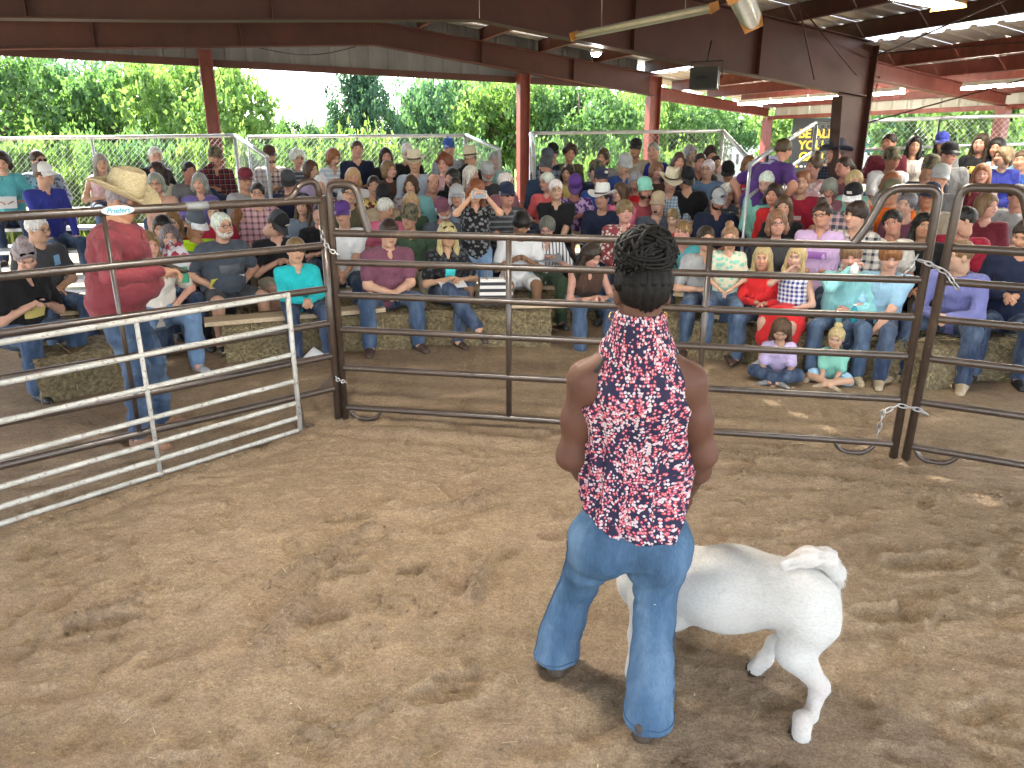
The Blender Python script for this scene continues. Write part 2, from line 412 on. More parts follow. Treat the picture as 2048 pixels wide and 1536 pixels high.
def nets(D, lo, h):
    I = D < 0; n = np.array(D.shape)
    C = [(slice(a, n[0] - 1 + a), slice(b, n[1] - 1 + b), slice(c, n[2] - 1 + c)) for a in (0, 1) for b in (0, 1) for c in (0, 1)]
    cnt = np.zeros(n - 1, np.int8)
    for c in C: cnt += I[c]
    act = (cnt > 0) & (cnt < 8); idx = np.nonzero(act); N = len(idx[0])
    vals = np.stack([D[c][idx] for c in C], 1)
    off = np.array([(a, b, c) for a in (0, 1) for b in (0, 1) for c in (0, 1)], float)
    P = np.zeros((N, 3)); W = np.zeros(N)
    for a, b in _ED:
        fa, fb = vals[:, a], vals[:, b]; x = (fa < 0) != (fb < 0)
        t_ = np.where(x, fa / np.where(x, fa - fb, 1), 0)
        P += np.where(x[:, None], off[a] + (off[b] - off[a]) * t_[:, None], 0); W += x
    P = (P / W[:, None] + np.stack(idx, 1)) * h + lo
    vid = np.full(n - 1, -1, np.int64); vid[idx] = np.arange(N)
    Q = []
    for axn in range(3):
        s0 = [slice(1, -1)] * 3; s1 = [slice(1, -1)] * 3; s0[axn] = slice(0, -1); s1[axn] = slice(1, None)
        A, B = I[tuple(s0)], I[tuple(s1)]; e = np.nonzero(A != B)
        if len(e[0]) == 0: continue
        fl = A[e]; b = [e[i] + (0 if i == axn else 1) for i in range(3)]
        u, v = [i for i in range(3) if i != axn]
        def g(du, dv):
            c = [x.copy() for x in b]; c[u] = c[u] - du; c[v] = c[v] - dv; return vid[tuple(c)]
        q = np.stack([g(1, 1), g(0, 1), g(0, 0), g(1, 0)], 1)
        if axn == 1: fl = ~fl
        q[~fl] = q[~fl][:, ::-1]; Q.append(q)
    return P, np.concatenate(Q)
def rotm(ax, a): return np.array(Matrix.Rotation(a, 3, ax))
# ---------------------------------------------------------------- people: heads, hands, hair, hats
def feat_attr(me, col):
    a = me.color_attributes.new('feat', 'FLOAT_COLOR', 'POINT'); a.data.foreach_set('color', np.ascontiguousarray(col, dtype=np.float32).ravel())
def head_np(kind, h):
    jw, jl, ch, nz = {'m': (.060, -.066, .024, 1.0), 'f': (.053, -.060, .018, .85), 'k': (.056, -.050, .016, .65)}[kind]
    f = F()
    f.ell((0, -.014, .028), (.077, .097, .092)).ell((0, .026, -.030), (.064, .066, .078)).ell((0, .030, jl), (jw, .055, .048))
    f.ell((0, .066, jl - .026), (.026, .020, ch), sm=.02)
    f.cap((0, .088, .016), (0, .103 + .006 * nz, -.020), .009 * nz, .0145 * nz, sm=.015)
    for s in (-1, 1):
        f.ell((s * .013 * nz, .096, -.024), (.010, .011, .009), sm=.01)
        f.ell((s * .079, -.008, -.010), (.010, .019, .032), sm=.008)
        f.ell((s * .040, .068, -.020), (.022, .020, .022), sm=.03)
        f.cap((s * .012, .083, .034), (s * .050, .066, .032), .010, .008, sm=.02)
    f.ell((0, .088, -.054), (.024, .013, .010), sm=.014)
    for s in (-1, 1): f.minus_ell((s * .031, .099, .011), (.019, .020, .012), sm=.014)
    for s in (-1, 1): f.ell((s * .031, .071, .011), (.0135, .0135, .0125), sm=.003)
    f.cap((0, -.022, -.05), (0, -.030, -.12), .056 if kind == 'm' else .046, .058 if kind == 'm' else .046, sm=.04)
    v, q = f.nets(h, .03)
    x, y, z = v.T; ax = np.abs(x); col = np.zeros((len(v), 4))
    def put(mask, c, a): col[mask] = (*c, a)
    front = y > .045
    put(front & (ax < .026) & (np.abs(z + .054 - .002 * (ax / .02)) < .0085), (.34, .105, .085), .62)
    put(front & (ax < .022) & (np.abs(z + .054) < .0030), (.10, .03, .03), .8)
    br = front & (ax > .012) & (ax < .052) & (np.abs(z - .034 + .10 * (ax - .03) ** 2 * 30) < .0055)
    put(br, (.055, .035, .022), .55 if kind == 'm' else .42)
    put(front & (ax > .015) & (ax < .047) & (np.abs(z - .011) < .0085), (.11, .065, .05), .45)
    put(front & (ax > .017) & (ax < .045) & (np.abs(z - .011) < .0055) & (y > .06), (.62, .58, .55), .8)
    put(front & (np.abs(ax - .031) < .0075) & (np.abs(z - .011) < .007), (.035, .022, .016), .95)
    put(front & (ax > .016) & (ax < .047) & (np.abs(z - .0185) < .0028), (.03, .02, .015), .85)
    ck = np.exp(-((ax - .042) ** 2 + (z + .022) ** 2) / .0004) * front
    m = (col[:, 3] == 0) & (ck > .05); col[m] = np.stack([np.full(m.sum(), .42), np.full(m.sum(), .13), np.full(m.sum(), .10), .28 * ck[m]], 1)
    return v, q, col
HEADS = {(k, l): head_np(k, h) for k in 'mfk' for l, h in ((0, .0072), (1, .0134))}
def hand_np(h, curl):
    f = F()
    f.ell((0, .048, 0), (.038, .050, .016)).cap((0, -.01, 0), (0, .03, 0), .026, .030, 1.0)
    for i, (x, L) in enumerate(((-.030, .074), (-.010, .083), (.011, .077), (.030, .060))):
        a1, a2 = curl, curl * 2.2
        p0 = np.array((x * .9, .085 - abs(x) * .25, .002)); p1 = p0 + np.array((x * .12, math.cos(a1), -math.sin(a1))) * L * .52
        p2 = p1 + np.array((0, math.cos(a2), -math.sin(a2))) * L * .48
        f.cap(p0, p1, .0098, .0090, sm=.006); f.cap(p1, p2, .0090, .0072, sm=.006)
    f.cap((-.026, .026, -.004), (-.052, .060, -.014), .0145, .0112, sm=.012); f.cap((-.052, .060, -.014), (-.050, .092, -.024), .0108, .0085, sm=.006)
    return f.nets(h, .012)
HANDS = {(l, c): hand_np(h, a) for l, h in ((0, .0078), (1, .0165)) for c, a in (('r', .45), ('f', .85))}

def hair_np(st, h):
    t_ = {'short': .013, 'buzz': .006, 'bald': .008, 'rec': .011, 'mop': .022, 'long': .020, 'bob': .024, 'curly': .034, 'bun': .013, 'pony': .013, 'pixie': .022, 'wavy': .026, 'quiff': .014}[st]
    f = F(); f.ell((0, -.016, .030), (.078 + t_, .097 + t_, .092 + t_))
    if st in ('long', 'wavy', 'bob'):
        L = {'long': -.27, 'wavy': -.20, 'bob': -.10}[st]
        for s in (-1, 1):
            f.cap((s * .078, -.012, .03), (s * .092, .005, L * .55), .028, .032); f.cap((s * .092, .005, L * .55), (s * .085, .03 if st != 'bob' else .01, L), .032, .020)
        f.cap((0, -.075, .02), (0, -.085, L), .05, .035, 1.9)
    if st == 'curly':
        for i in range(26):
            a = RNG.uniform(0, 6.28); e = RNG.uniform(-.3, 1.4); f.ell((.105 * math.cos(a) * math.cos(e), -.02 + .115 * math.sin(a) * math.cos(e), .03 + .11 * math.sin(e)), (.026, .026, .026))
    if st == 'bun': f.ell((0, -.03, .150), (.046, .046, .040))
    if st == 'pony': f.cap((0, -.115, .045), (0, -.150, -.02), .030, .034); f.cap((0, -.150, -.02), (0, -.135, -.17), .034, .014)
    if st == 'quiff': f.ell((0, .055, .115), (.055, .035, .028))
    if st == 'mop': f.ell((0, .055, .075), (.072, .040, .034))
    top = {'rec': .104, 'mop': .056, 'short': .086, 'quiff': .086, 'bald': .2, 'buzz': .078}.get(st, .088)
    if st == 'bald': f.minus_ell((0, .03, .13), (.11, .13, .10), sm=.01)
    f.minus_ell((0, .145, top - .115), (.074 if st != 'bob' else .066, .112, .112), sm=.012)
    if st in ('short', 'buzz', 'bald', 'rec', 'mop', 'bun', 'pony', 'quiff', 'pixie', 'curly'):
        f.minus_ell((0, .02, -.115), (.13, .150, .105), sm=.012)      # ears, nape
        f.minus_ell((0, .06, -.08), (.14, .10, .085), sm=.012)
    if st in ('long', 'wavy', 'bob'): f.minus_ell((0, .11, -.09), (.062, .11, .12), sm=.015)
    def fn(D, X, Y, Z):
        a = np.arctan2(X, Y + .02)
        return D + .0022 * np.sin(a * 23 + Z * 25) + .0018 * np.sin(a * 41 - Z * 60 + 1.3) + .0015 * np.sin(Z * 130 + a * 5)
    return f.nets(h, .02, 0, fn)
def beard_np(st, h):
    f = F()
    if st == 'beard': f.ell((0, .030, -.062), (.068, .068, .060)).cap((-.070, .0, -.02), (-.055, .04, -.07), .016, .02).cap((.070, .0, -.02), (.055, .04, -.07), .016, .02)
    else: f.ell((0, .062, -.075), (.034, .040, .035))
    f.ell((0, .097, -.040), (.036, .014, .010), sm=.01)
    f.minus_ell((0, .115, -.055), (.018, .03, .0075), sm=.006); f.minus_ell((0, .10, .015), (.06, .075, .055), sm=.01); f.minus_ell((0, .0, .05), (.12, .12, .065), sm=.01)
    def fn(D, X, Y, Z): return D + .002 * np.sin(X * 160) * np.sin(Z * 90 + X * 40)
    return f.nets(h, .02, 0, fn)
HAIR_ME = {}
def hair_mesh(st, lod):
    k = (st, lod)
    if k not in HAIR_ME:
        h = .0098 if lod == 0 else .0185
        HAIR_ME[k] = npmesh('hair_' + st, *(beard_np(st, h) if st in ('beard', 'goatee') else hair_np(st, h)))
    return HAIR_ME[k]
def cap_meshes():
    m = MB(); n = 20
    prof = [(1.0, -.012), (1.02, .01), (.99, .04), (.90, .070), (.70, .096), (.40, .112), (.10, .117), (.0, .118)]
    vs = []
    for r, z in prof:
        for j in range(n):
            a = 2 * math.pi * j / n; fr = max(0, math.sin(a))
            vs.append((r * .089 * math.cos(a), -.012 + r * .109 * math.sin(a), .060 + z * .86 + .010 * fr * (1 if z < .08 and z > 0 else 0)))
    fs = [(i * n + j, i * n + (j + 1) % n, (i + 1) * n + (j + 1) % n, (i + 1) * n + j) for i in range(len(prof) - 1) for j in range(n)]
    m.add(vs, fs, True); m.tube([(0, -.012, .161), (0, -.012, .165)], [.008, .006], 6)
    crown = m.mesh('cap_crown')
    b = MB(); nu, nv = 13, 5; vs = []
    for lay in (0, 1):
        for j in range(nv):
            for i in range(nu):
                u = i / (nu - 1) * 2 - 1; v = j / (nv - 1); a = u * 1.22
                r = .106 + v * .074 * (1 - .16 * u * u)
                x = .088 / .106 * min(r, .125) * math.sin(a) * (1 - .04 * v); y = -.012 + r * math.cos(a) * (1.0)
                vs.append((x, y, .058 - .020 * u * u * (.4 + v) - .036 * v - lay * .004))
    o = nu * nv; fs = []
    for j in range(nv - 1):
        for i in range(nu - 1):
            k = j * nu + i; fs.append((k, k + 1, k + nu + 1, k + nu)); fs.append((o + k, o + k + nu, o + k + nu + 1, o + k + 1))
    for i in range(nu - 1): k = (nv - 1) * nu + i; fs.append((k, k + 1, o + k + 1, o + k))
    b.add(vs, fs, True); return crown, b.mesh('cap_brim')
CAP_CROWN, CAP_BRIM = cap_meshes()
def cowboy_meshes(n=40):
    m = MB(); vs = []; rings = 9
    for lay in (0, 1):
        for i in range(rings):
            t_ = i / (rings - 1)
            for j in range(n):
                a = 2 * math.pi * j / n; c, s_ = math.cos(a), math.sin(a)
                rx, ry = .092 + t_ * .105, .112 + t_ * .115
                side = abs(c) ** 1.5; z = .055 * side * t_ ** 1.8 - .026 * (abs(s_) ** 3) * t_
                vs.append((rx * c * (1 - .12 * side * t_), ry * s_, z - lay * .005))
    o = rings * n; fs = []
    for i in range(rings - 1):
        for j in range(n):
            k, k2 = i * n + j, i * n + (j + 1) % n
            fs.append((k, k2, k2 + n, k + n)); fs.append((o + k, o + k + n, o + k2 + n, o + k2))
    for j in range(n):
        k, k2 = (rings - 1) * n + j, (rings - 1) * n + (j + 1) % n; fs.append((k, k2, o + k2, o + k))
    m.add(vs, [f[::-1] for f in fs], True)
    prof = [(1.0, 0), (1.0, .035), (.975, .075), (.94, .108), (.86, .126), (.70, .127), (.45, .110), (.2, .098), (0, .094)]; vs = []
    for r, z in prof:
        for j in range(n):
            a = 2 * math.pi * j / n; c, s_ = math.cos(a), math.sin(a)
            pinch = 1 - .20 * max(0, s_) ** 2 * (z / .11) * abs(c) - .07 * max(0, s_) * (z / .11)
            zz = z + (.012 * s_ * (z / .11) if r > .6 else 0) + (.014 * abs(c) * (z / .11) if r > .5 else 0)
            vs.append((r * .094 * c * pinch, r * .114 * s_ * (1 - .05 * z / .11), zz))
    m.add(vs, [(i * n + j, i * n + (j + 1) % n, (i + 1) * n + (j + 1) % n, (i + 1) * n + j) for i in range(len(prof) - 1) for j in range(n)], True)
    b = MB(); b.lathe([(.0955, .002), (.0965, .004), (.0962, .022), (.095, .024)], n, (0, 0, 0), 1.0, 1.205)
    return m.mesh('cowboy_hat'), b.mesh('hat_band')
COWBOY, BAND = cowboy_meshes()
def glasses_mesh(dark):
    m = MB()
    for s in (-1, 1):
        ring = [(s * .033 + .024 * math.cos(a), .1035 - .06 * abs(s * .033 + .024 * math.cos(a)) ** 1.2, .010 + .017 * math.sin(a)) for a in [2 * math.pi * i / 14 for i in range(14)]]
        if dark: m.add([(s * .033, .103, .010)] + ring, [(0, i + 1, (i + 1) % 14 + 1) for i in range(14)])
        m.tube(ring, .0022 if not dark else .0028, 5, False, True)
        m.tube([(s * .057, .098, .016), (s * .082, .03, .016), (s * .083, -.02, .010)], .002, 5)
    m.tube([(-.010, .1015, .014), (.010, .1015, .014)], .002, 5)
    return m.mesh('glasses')
GLASS, SHADES = glasses_mesh(False), glasses_mesh(True)
def shoe_np(h):
    f = F(); f.cap((0, -.04, .045), (0, .02, .040), .040, .042, .9).cap((0, .02, .036), (0, .155, .026), .042, .030, 1.15).cap((0, -.045, .012), (0, .165, .010), .036, .036, 1.0, sm=.01)
    def fn(D, X, Y, Z): return np.maximum(D, -Z - .0005)
    return f.nets(h, .03, 0, fn)
SHOE = npmesh('shoe', *shoe_np(.0135)); SHOE2 = npmesh('shoe_far', *shoe_np(.031))
def boot_extra(): pass

# ---------------------------------------------------------------- people: colours
K = {'black': (.012, .012, .014), 'navy': (.016, .022, .050), 'blue': (.035, .085, .30), 'royal': (.030, .040, .25), 'sky': (.30, .50, .66), 'pale': (.46, .56, .66), 'teal': (.02, .47, .50), 'aqua': (.26, .56, .58),
     'turq': (.09, .36, .40), 'mint': (.22, .52, .42), 'green': (.05, .085, .050), 'olive': (.11, .105, .060), 'neon': (.50, .80, .015), 'yellow': (.68, .55, .17), 'cream': (.60, .56, .42), 'white': (.74, .75, .76), 'offw': (.62, .58, .52),
     'grey': (.18, .185, .19), 'lgrey': (.36, .37, .38), 'dgrey': (.055, .058, .065), 'slate': (.075, .090, .115), 'red': (.56, .022, .025), 'coral': (.66, .12, .13), 'crimson': (.34, .02, .045), 'maroon': (.15, .022, .035), 'brick': (.25, .050, .060),
     'pink': (.66, .17, .27), 'lpink': (.68, .42, .44), 'mauve': (.27, .12, .15), 'plum': (.17, .065, .10), 'purple': (.085, .035, .18), 'violet': (.15, .12, .37), 'lilac': (.46, .38, .58), 'lav': (.60, .42, .66), 'orange': (.85, .17, .015),
     'tan': (.42, .33, .22), 'khaki': (.42, .38, .28), 'brown': (.065, .036, .026), 'denim': (.034, .062, .118), 'ldenim': (.13, .22, .36), 'ddenim': (.022, .036, .075), 'peach': (.60, .36, .26), 'greyblue': (.19, .25, .32), 'lilacblue': (.16, .17, .38), 'straw': (.54, .45, .28), 'felt': (.66, .60, .46)}
HC = {'k': (.010, .008, .007), 'd': (.030, .018, .012), 'b': (.075, .042, .022), 'l': (.19, .115, .055), 'y': (.46, .34, .17), 'w': (.62, .60, .56), 'g': (.26, .25, .245), 's': (.13, .125, .12), 'r': (.16, .05, .022), 'o': (.24, .10, .04)}
SK = {'1': (.56, .33, .245), '2': (.50, .275, .19), '3': (.42, .215, .145), '4': (.30, .15, .095), '5': (.15, .07, .042), '6': (.085, .040, .025)}

def ik(a, t_, l1, l2, pole):
    a, t_, pole = map(lambda x: np.array(x, float), (a, t_, pole)); d = t_ - a; D = np.linalg.norm(d)
    if D > (l1 + l2) * .995: t_ = a + d / D * (l1 + l2) * .995; d = t_ - a; D = np.linalg.norm(d)
    if D < abs(l1 - l2) + .02: D = abs(l1 - l2) + .02
    u = d / max(np.linalg.norm(d), 1e-6); c = (l1 * l1 + D * D - l2 * l2) / (2 * D); hgt = math.sqrt(max(l1 * l1 - c * c, 0))
    p = pole - u * (pole @ u); p /= max(np.linalg.norm(p), 1e-6)
    return a + u * c + p * hgt, t_
def frame_m(o, y, zref):
    y = Vector(y).normalized(); z = Vector(zref); x = y.cross(z)
    if x.length < 1e-4: x = y.cross(Vector((1, 0, 0)))
    x.normalize(); z = x.cross(y)
    m = Matrix((x, y, z)).transposed().to_4x4(); m.translation = Vector(o); return m

def person(head, yaw, sit=None, seatz=0, lod=1, sex='m', s=1.0, w=1.08, belly=0., skin='1', hair='short d', hat=None, top='tee grey', bot='ddenim', pose='lap', lean=.22, hy=0., hp=0., glasses=None, beard=None,
           shoes='dgrey', legs='seat', spread=.06, foot=None, label='', group=None, shadeup=False, extra=None, skirt=None, lat=0., hroll=None, cat='person'):
    hroll = random.gauss(0, .09) if hroll is None else hroll
    """one person; HEAD is the world place of the head's centre; returns (root, info)"""
    hs = (.97 if sex == 'm' else .93) * (s ** .45 if s < 1 else 1.0)
    Hz = .17 * hs                                  # neck base to head centre
    stand = legs == 'stand'
    pel = .10 * s
    T = ((sit if sit is not None else .74 * s) - pel - Hz * math.cos(lean * .6)) / max(math.cos(lean), .5)
    T = min(max(T, .40 * s), .60 * s)
    P = np.array((0, 0, pel)); up = np.array((lat, math.sin(lean), math.cos(lean))); up /= np.linalg.norm(up); fw = np.array((0, math.cos(lean), -math.sin(lean)))
    N = P + up * T; C = P + up * (T * .74); Wp = P + up * (T * .36)
    hc = N + np.array((lat * .5, math.sin(lean * .6) + .16, math.cos(lean * .6))) * Hz * np.array((1, 1, 1)); 
    cy, sy = math.cos(yaw), math.sin(yaw)
    Rz = np.array(((cy, -sy, 0), (sy, cy, 0), (0, 0, 1)))
    org = np.array(head, float) - Rz @ hc
    # limbs
    sw = (.172 if sex == 'm' else .150) * s * (.75 + .25 * w)
    Sh = {e: N + up * (-.055 * s) + np.array((e * sw, 0, 0)) for e in (-1, 1)}
    l1, l2 = .285 * s, .255 * s
    hip = {e: np.array((e * .088 * s * (.8 + .2 * w), .0, pel - .01)) for e in (-1, 1)}
    fz = foot if foot is not None else -seatz if seatz < .62 else -.44
    kn, an = {}, {}
    for e in (-1, 1):
        sp = spread + random.uniform(-.02, .03)
        if legs == 'seat':
            kn[e] = np.array((e * (.095 + sp) * s, .40 * s, max(.07 * s, fz + .50 * s))); an[e] = np.array((e * (.10 + sp * .9) * s, .40 * s + random.uniform(-.08, .09), fz + .075 * s))
            d = kn[e] - hip[e]; kn[e] = hip[e] + d / np.linalg.norm(d) * .41 * s
            d = an[e] - kn[e]; 
            if np.linalg.norm(d) > .46 * s: an[e] = kn[e] + d / np.linalg.norm(d) * .46 * s
        elif legs == 'cross':     # one leg over the other
            kn[e] = np.array((e * .07 * s, .40 * s, (.10 if e < 0 else .19) * s)); an[e] = np.array((-.02 * s if e < 0 else -.16 * s, (.36 if e < 0 else .60) * s, fz + (.075 if e < 0 else .24) * s))
        elif legs == 'floor':     # cross-legged on the ground
            kn[e] = np.array((e * .28 * s, .26 * s, .10 * s)); an[e] = np.array((-e * .05 * s, .40 * s, .05 * s))
        else:
            fl = extra['feet'][0 if e < 0 else 1] if extra and 'feet' in extra else None
            if fl is not None: fl = Rz.T @ (np.array(fl) - org); an[e] = fl + np.array((0, 0, .075))
            else: an[e] = np.array((e * .11 * s, .0, fz + .075))
            kn[e], an[e] = ik(hip[e], an[e], .425 * s, .425 * s, (0, 1, 0))
    lap = pel + .075 * s
    hand = {}; el = {}; mid = (kn[-1] + kn[1]) / 2
    by = mid[1] * .62 + belly * .5
    for e in (-1, 1):
        pole = (e * .9, -.5, -.5); j = random.uniform(-.02, .02)
        tgt = {'lap': (e * .055 * s + j, by, lap + .05), 'knees': (kn[e][0] * .9, kn[e][1] - .06, kn[e][2] + .075), 'clasp': (e * .03 * s, mid[1] + .02, lap - .02 + .04), 'paper': (e * .085 * s, by + .03, lap + .14), 'phone': (e * .05 * s, by + .03, lap + .17),
               'face': ((e * .055 * s, by, lap + .05) if e < 0 else tuple(hc + np.array((.045, .10, -.075)))), 'cross': (-e * .10 * s, .16 * s + belly, pel + .24 * s), 'photo': tuple(hc + np.array((e * .075, .30, -.03))), 'side': (e * (.24 * s), .06, pel - .05 * s),
               'write': ((-.07 * s, by + .02, lap + .09) if e < 0 else (.04 * s, by + .05, lap + .11)), 'mouth': ((-.07 * s, by, lap + .04) if e < 0 else tuple(hc + np.array((-.01, .13, -.085)))), 'low': (e * .05 * s, .36 * s, lap - .10), 'lean': ((e * .24 * s, .22, pel + .05) if e > 0 else (-.30 * s, .16, pel + .30 * s)),
               'hips': (e * .16 * s, .14 * s, lap + .02)}[pose if not isinstance(pose, dict) else 'lap']
        if isinstance(pose, dict): tgt = Rz.T @ (np.array(pose[e]) - org)
        if pose in ('face', 'mouth') and e > 0: pole = (1, -.1, -.9)
        if pose == 'photo': pole = (e, -.1, -1.0)
        el[e], hand[e] = ik(Sh[e], tgt, l1, l2, pole)
    # body: one continuous surface
    h = (.0235, .037)[lod] if s > .7 else (.018, .026)[lod]
    if extra and 'h' in extra: h = extra['h']
    bw = .80 + .20 * w; kx = 1.28 + .10 * (w - 1)
    tr = lambda r: r * s * w ** .8
    def torso(f, g=0.):
        f.cap(P + np.array((0, 0, .0)), Wp, tr(.122) + g, tr(.114 if sex == 'm' else .104) + g, kx).cap(Wp, C, tr(.114 if sex == 'm' else .104) + g, tr(.120 if sex == 'm' else .108) + g, kx)
        f.cap(C, N - up * .05 * s, tr(.118) * .95 + g, .062 * s + g, kx)
        if sex == 'f' and s > .8:
            for e in (-1, 1): f.ell(C + fw * .085 * s * w ** .5 - up * .035 * s + np.array((e * .068 * s, 0, 0)), (.062 * s + g, .058 * s + g, .066 * s + g))
        if belly > 0: f.ell(P + up * T * .30 + fw * (.055 + belly * .55), (tr(.135) + g, .09 + belly * .6 + g, .13 * s + g))
        f.cap(Sh[-1] * .8 + Sh[1] * .2, Sh[-1], .058 * s + g, .056 * s + g); f.cap(Sh[1] * .8 + Sh[-1] * .2, Sh[1], .058 * s + g, .056 * s + g)
    ar = (.049, .040, .028) if sex == 'm' else (.042, .035, .024)
    ar = tuple(a * s * bw ** 1.5 for a in ar)
    lr = tuple(a * s * bw ** 1.3 for a in ((.082, .058, .040)))
    f = F(); torso(f, -.012)
    nr = (.056 if sex == 'm' else .046) * hs
    f.cap(N - up * .04 * s, hc + np.array((0, -.030, -.085)) * hs, nr * 1.08, nr, sm=.04)
    for e in (-1, 1):
        f.cap(Sh[e], el[e], ar[0], ar[1]).cap(el[e], hand[e], ar[1], ar[2])
        f.cap(hip[e], kn[e], lr[0], lr[1]).cap(kn[e], kn[e] * .55 + an[e] * .45, lr[1] * .98, lr[1] * .93).cap(kn[e] * .55 + an[e] * .45, an[e], lr[1] * .9, lr[2])
        f.cap(an[e], an[e] + np.array((0, .05 * s, -.035 * s)), lr[2], .035 * s)
    v, q = f.nets(h, .035 * s)
    Vs, Qs, Cs = [v], [q], [np.zeros((len(v), 4))]; nb = len(v)
    hR = rotm('Z', hy) @ rotm('X', -hp) @ rotm('Y', hroll)
    hdv = np.array((random.uniform(.94, 1.06), random.uniform(.97, 1.03), random.uniform(.96, 1.05)))
    hv, hq, hcol = HEADS[('k' if s < .8 else sex, lod)]
    Vs.append((hv * hs * hdv) @ hR.T + hc); Qs.append(hq + nb); Cs.append(hcol); nb += len(hv)
    curl = 'f' if pose in ('phone', 'photo', 'write', 'clasp', 'mouth') or isinstance(pose, dict) else 'r'
    hm = HANDS[(lod, curl)]; hsc = .97 * s if sex == 'm' else .88 * s
    if s < .8: hsc = .80 * s ** .6
    for e in (-1, 1):
        d = hand[e] - el[e]; d /= np.linalg.norm(d)
        zr = np.array((-e * .35, -.3, 1.0)) if pose not in ('face', 'mouth', 'photo') else np.array((e * .9, .2, .3))
        dd = d + np.array((-e * .25, .15, 0)) if pose in ('lap', 'clasp', 'phone', 'paper', 'write') else d
        m = np.array(frame_m((0, 0, 0), dd, zr).to_3x3()); hv2 = hm[0].copy()
        hq2 = hm[1]
        if e < 0: hv2[:, 0] *= -1; hq2 = hq2[:, ::-1]
        Vs.append((hv2 * hsc) @ m.T + hand[e]); Qs.append(hq2 + nb); Cs.append(np.zeros((len(hv2), 4))); nb += len(hv2)
    me = npmesh('person', np.concatenate(Vs), np.concatenate(Qs)); feat_attr(me, np.concatenate(Cs))
    root = mk('person', me, 'skin', color=tuple(c * random.uniform(.92, 1.06) for c in SK[skin]))
    root.location = org; root.rotation_euler = (0, 0, yaw)
    tag(root, label, cat, group)
    # clothes
    tk = top.split(); kind, tc = tk[0], K[tk[1]]; pat = tk[2] if len(tk) > 2 else 'plain'; tc2 = K[tk[3]] if len(tk) > 3 else (.6, .6, .6)
    ph = random.uniform(0, 6)
    def folds(D, X, Y, Z):
        return D + fa_ * .0045 * np.sin(38 * Z * .8 + 26 * X + ph + 2 * np.sin(19 * Y + ph)) * np.sin(21 * X - 17 * Z + 1.7 * ph) + fa_ * .0030 * np.sin(61 * Z + 33 * Y + ph + 2.5 * np.sin(14 * X + 9 * Y))
    g = .013; fa_ = 1.7 if h < .015 else 1.0
    f = F(); torso(f, g)
    for e in (-1, 1):
        if kind in ('tee', 'polo'):
            m_ = Sh[e] + (el[e] - Sh[e]) * .72; f.cap(Sh[e], m_, ar[0] + g * 1.15, ar[1] + g * 1.9, sm=.018)
        elif kind in ('ls', 'shirt'):
            f.cap(Sh[e], el[e], ar[0] + g, ar[1] + g * 1.2, sm=.016).cap(el[e], el[e] + (hand[e] - el[e]) * .93, ar[1] + g * 1.2, ar[2] + g, sm=.016)
        elif kind == 'roll':
            f.cap(Sh[e], el[e], ar[0] + g, ar[1] + g * 1.2).cap(el[e], el[e] + (hand[e] - el[e]) * .25, ar[1] + g * 1.2, ar[1] + g * 1.3)
    nk = hc + np.array((0, -.03, -.085)) * hs
    f.minus_cap(N + up * .004, nk + up * .05, nr + (.010 if kind in ('tee', 'ls', 'roll') else .004), nr + .02, sm=.008)
    if kind in ('polo', 'shirt', 'roll') or (sex == 'f' and kind in ('tee', 'tank')): f.minus_ell(N + fw * (.085 * s) + up * -.025 * s, (.021 * s, .05 * s, .044 * s), np.eye(3), sm=.008)
    if kind == 'tank':
        for e in (-1, 1): f.minus_ell(Sh[e] + np.array((e * .055, 0, -.02)), (.055 * s, .12, .10 * s), sm=.02)
    sh = mk('shirt', f.mesh('shirt', h * .95, .03, 0, folds), 'cloth_' + pat, root, color=tc, c2=tc2)
    if kind in ('polo', 'shirt', 'roll'):
        m = MB(); ring = []
        for i in range(13):
            a = -2.35 + 4.7 * i / 12; rr = nr + .021
            p = N + np.array((math.sin(a) * rr * 1.1, -math.cos(a) * rr + .006, 0)) + up * (.012 - .046 * (abs(a) / 2.35) ** 3)
            ring.append(p)
        m.tube(ring, [.014] * 12 + [.012], 6); m.build('collar', 'cloth_plain', root, color=tc)
    if bot:
        bk = bot.split(); bc = K[bk[0]]; short = len(bk) > 1
        f = F(); f.cap(P + np.array((0, 0, -.005)), P + up * T * .16, tr(.124) + .007, tr(.118) + .006, kx)
        for e in (-1, 1):
            if skirt: continue
            if short: f.cap(hip[e], hip[e] + (kn[e] - hip[e]) * .80, lr[0] + g, lr[1] + g * 1.9)
            else:
                sh_ = kn[e] * .55 + an[e] * .45; f.cap(hip[e], kn[e], lr[0] + g * .8, lr[1] + g).cap(kn[e], sh_, lr[1] + g, lr[1] + g).cap(sh_, kn[e] + (an[e] - kn[e]) * .95, lr[1] + g, lr[2] + g * 1.9)
        if skirt: f.cap(P + np.array((0, .05, .02)), P + np.array((0, .26 * s, -.02)), .15 * s, .20 * s, 1.3).cap(P + np.array((0, .26 * s, -.02)), P + np.array((0, .36 * s, -.20 * s)), .17 * s, .16 * s, 1.5)
        mat = 'cloth_denim' if 'denim' in bk[0] else 'cloth_plain'
        mk('skirt' if skirt else 'shorts' if short else 'trousers', f.mesh('trousers', h * 1.0, .03, 0, folds), mat, root, color=bc)
    # shoes
    if shoes:
        for e in (-1, 1):
            tx = kn[e][0] * .3
            y = Vector((e * .25, 1, 0)) if legs != 'floor' else Vector((-e * .9, .5, -.1))
            if legs == 'cross' and e > 0: y = Vector((-.2, .9, -.35))
            m = frame_m(an[e] - np.array((0, .0, .068 * s)), y, (0, 0, 1)) @ Matrix.Scale(s * (1.0 if sex == 'm' else .9), 4)
            mk('shoe', SHOE if lod == 0 else SHOE2, 'leather', root, m, K[shoes])
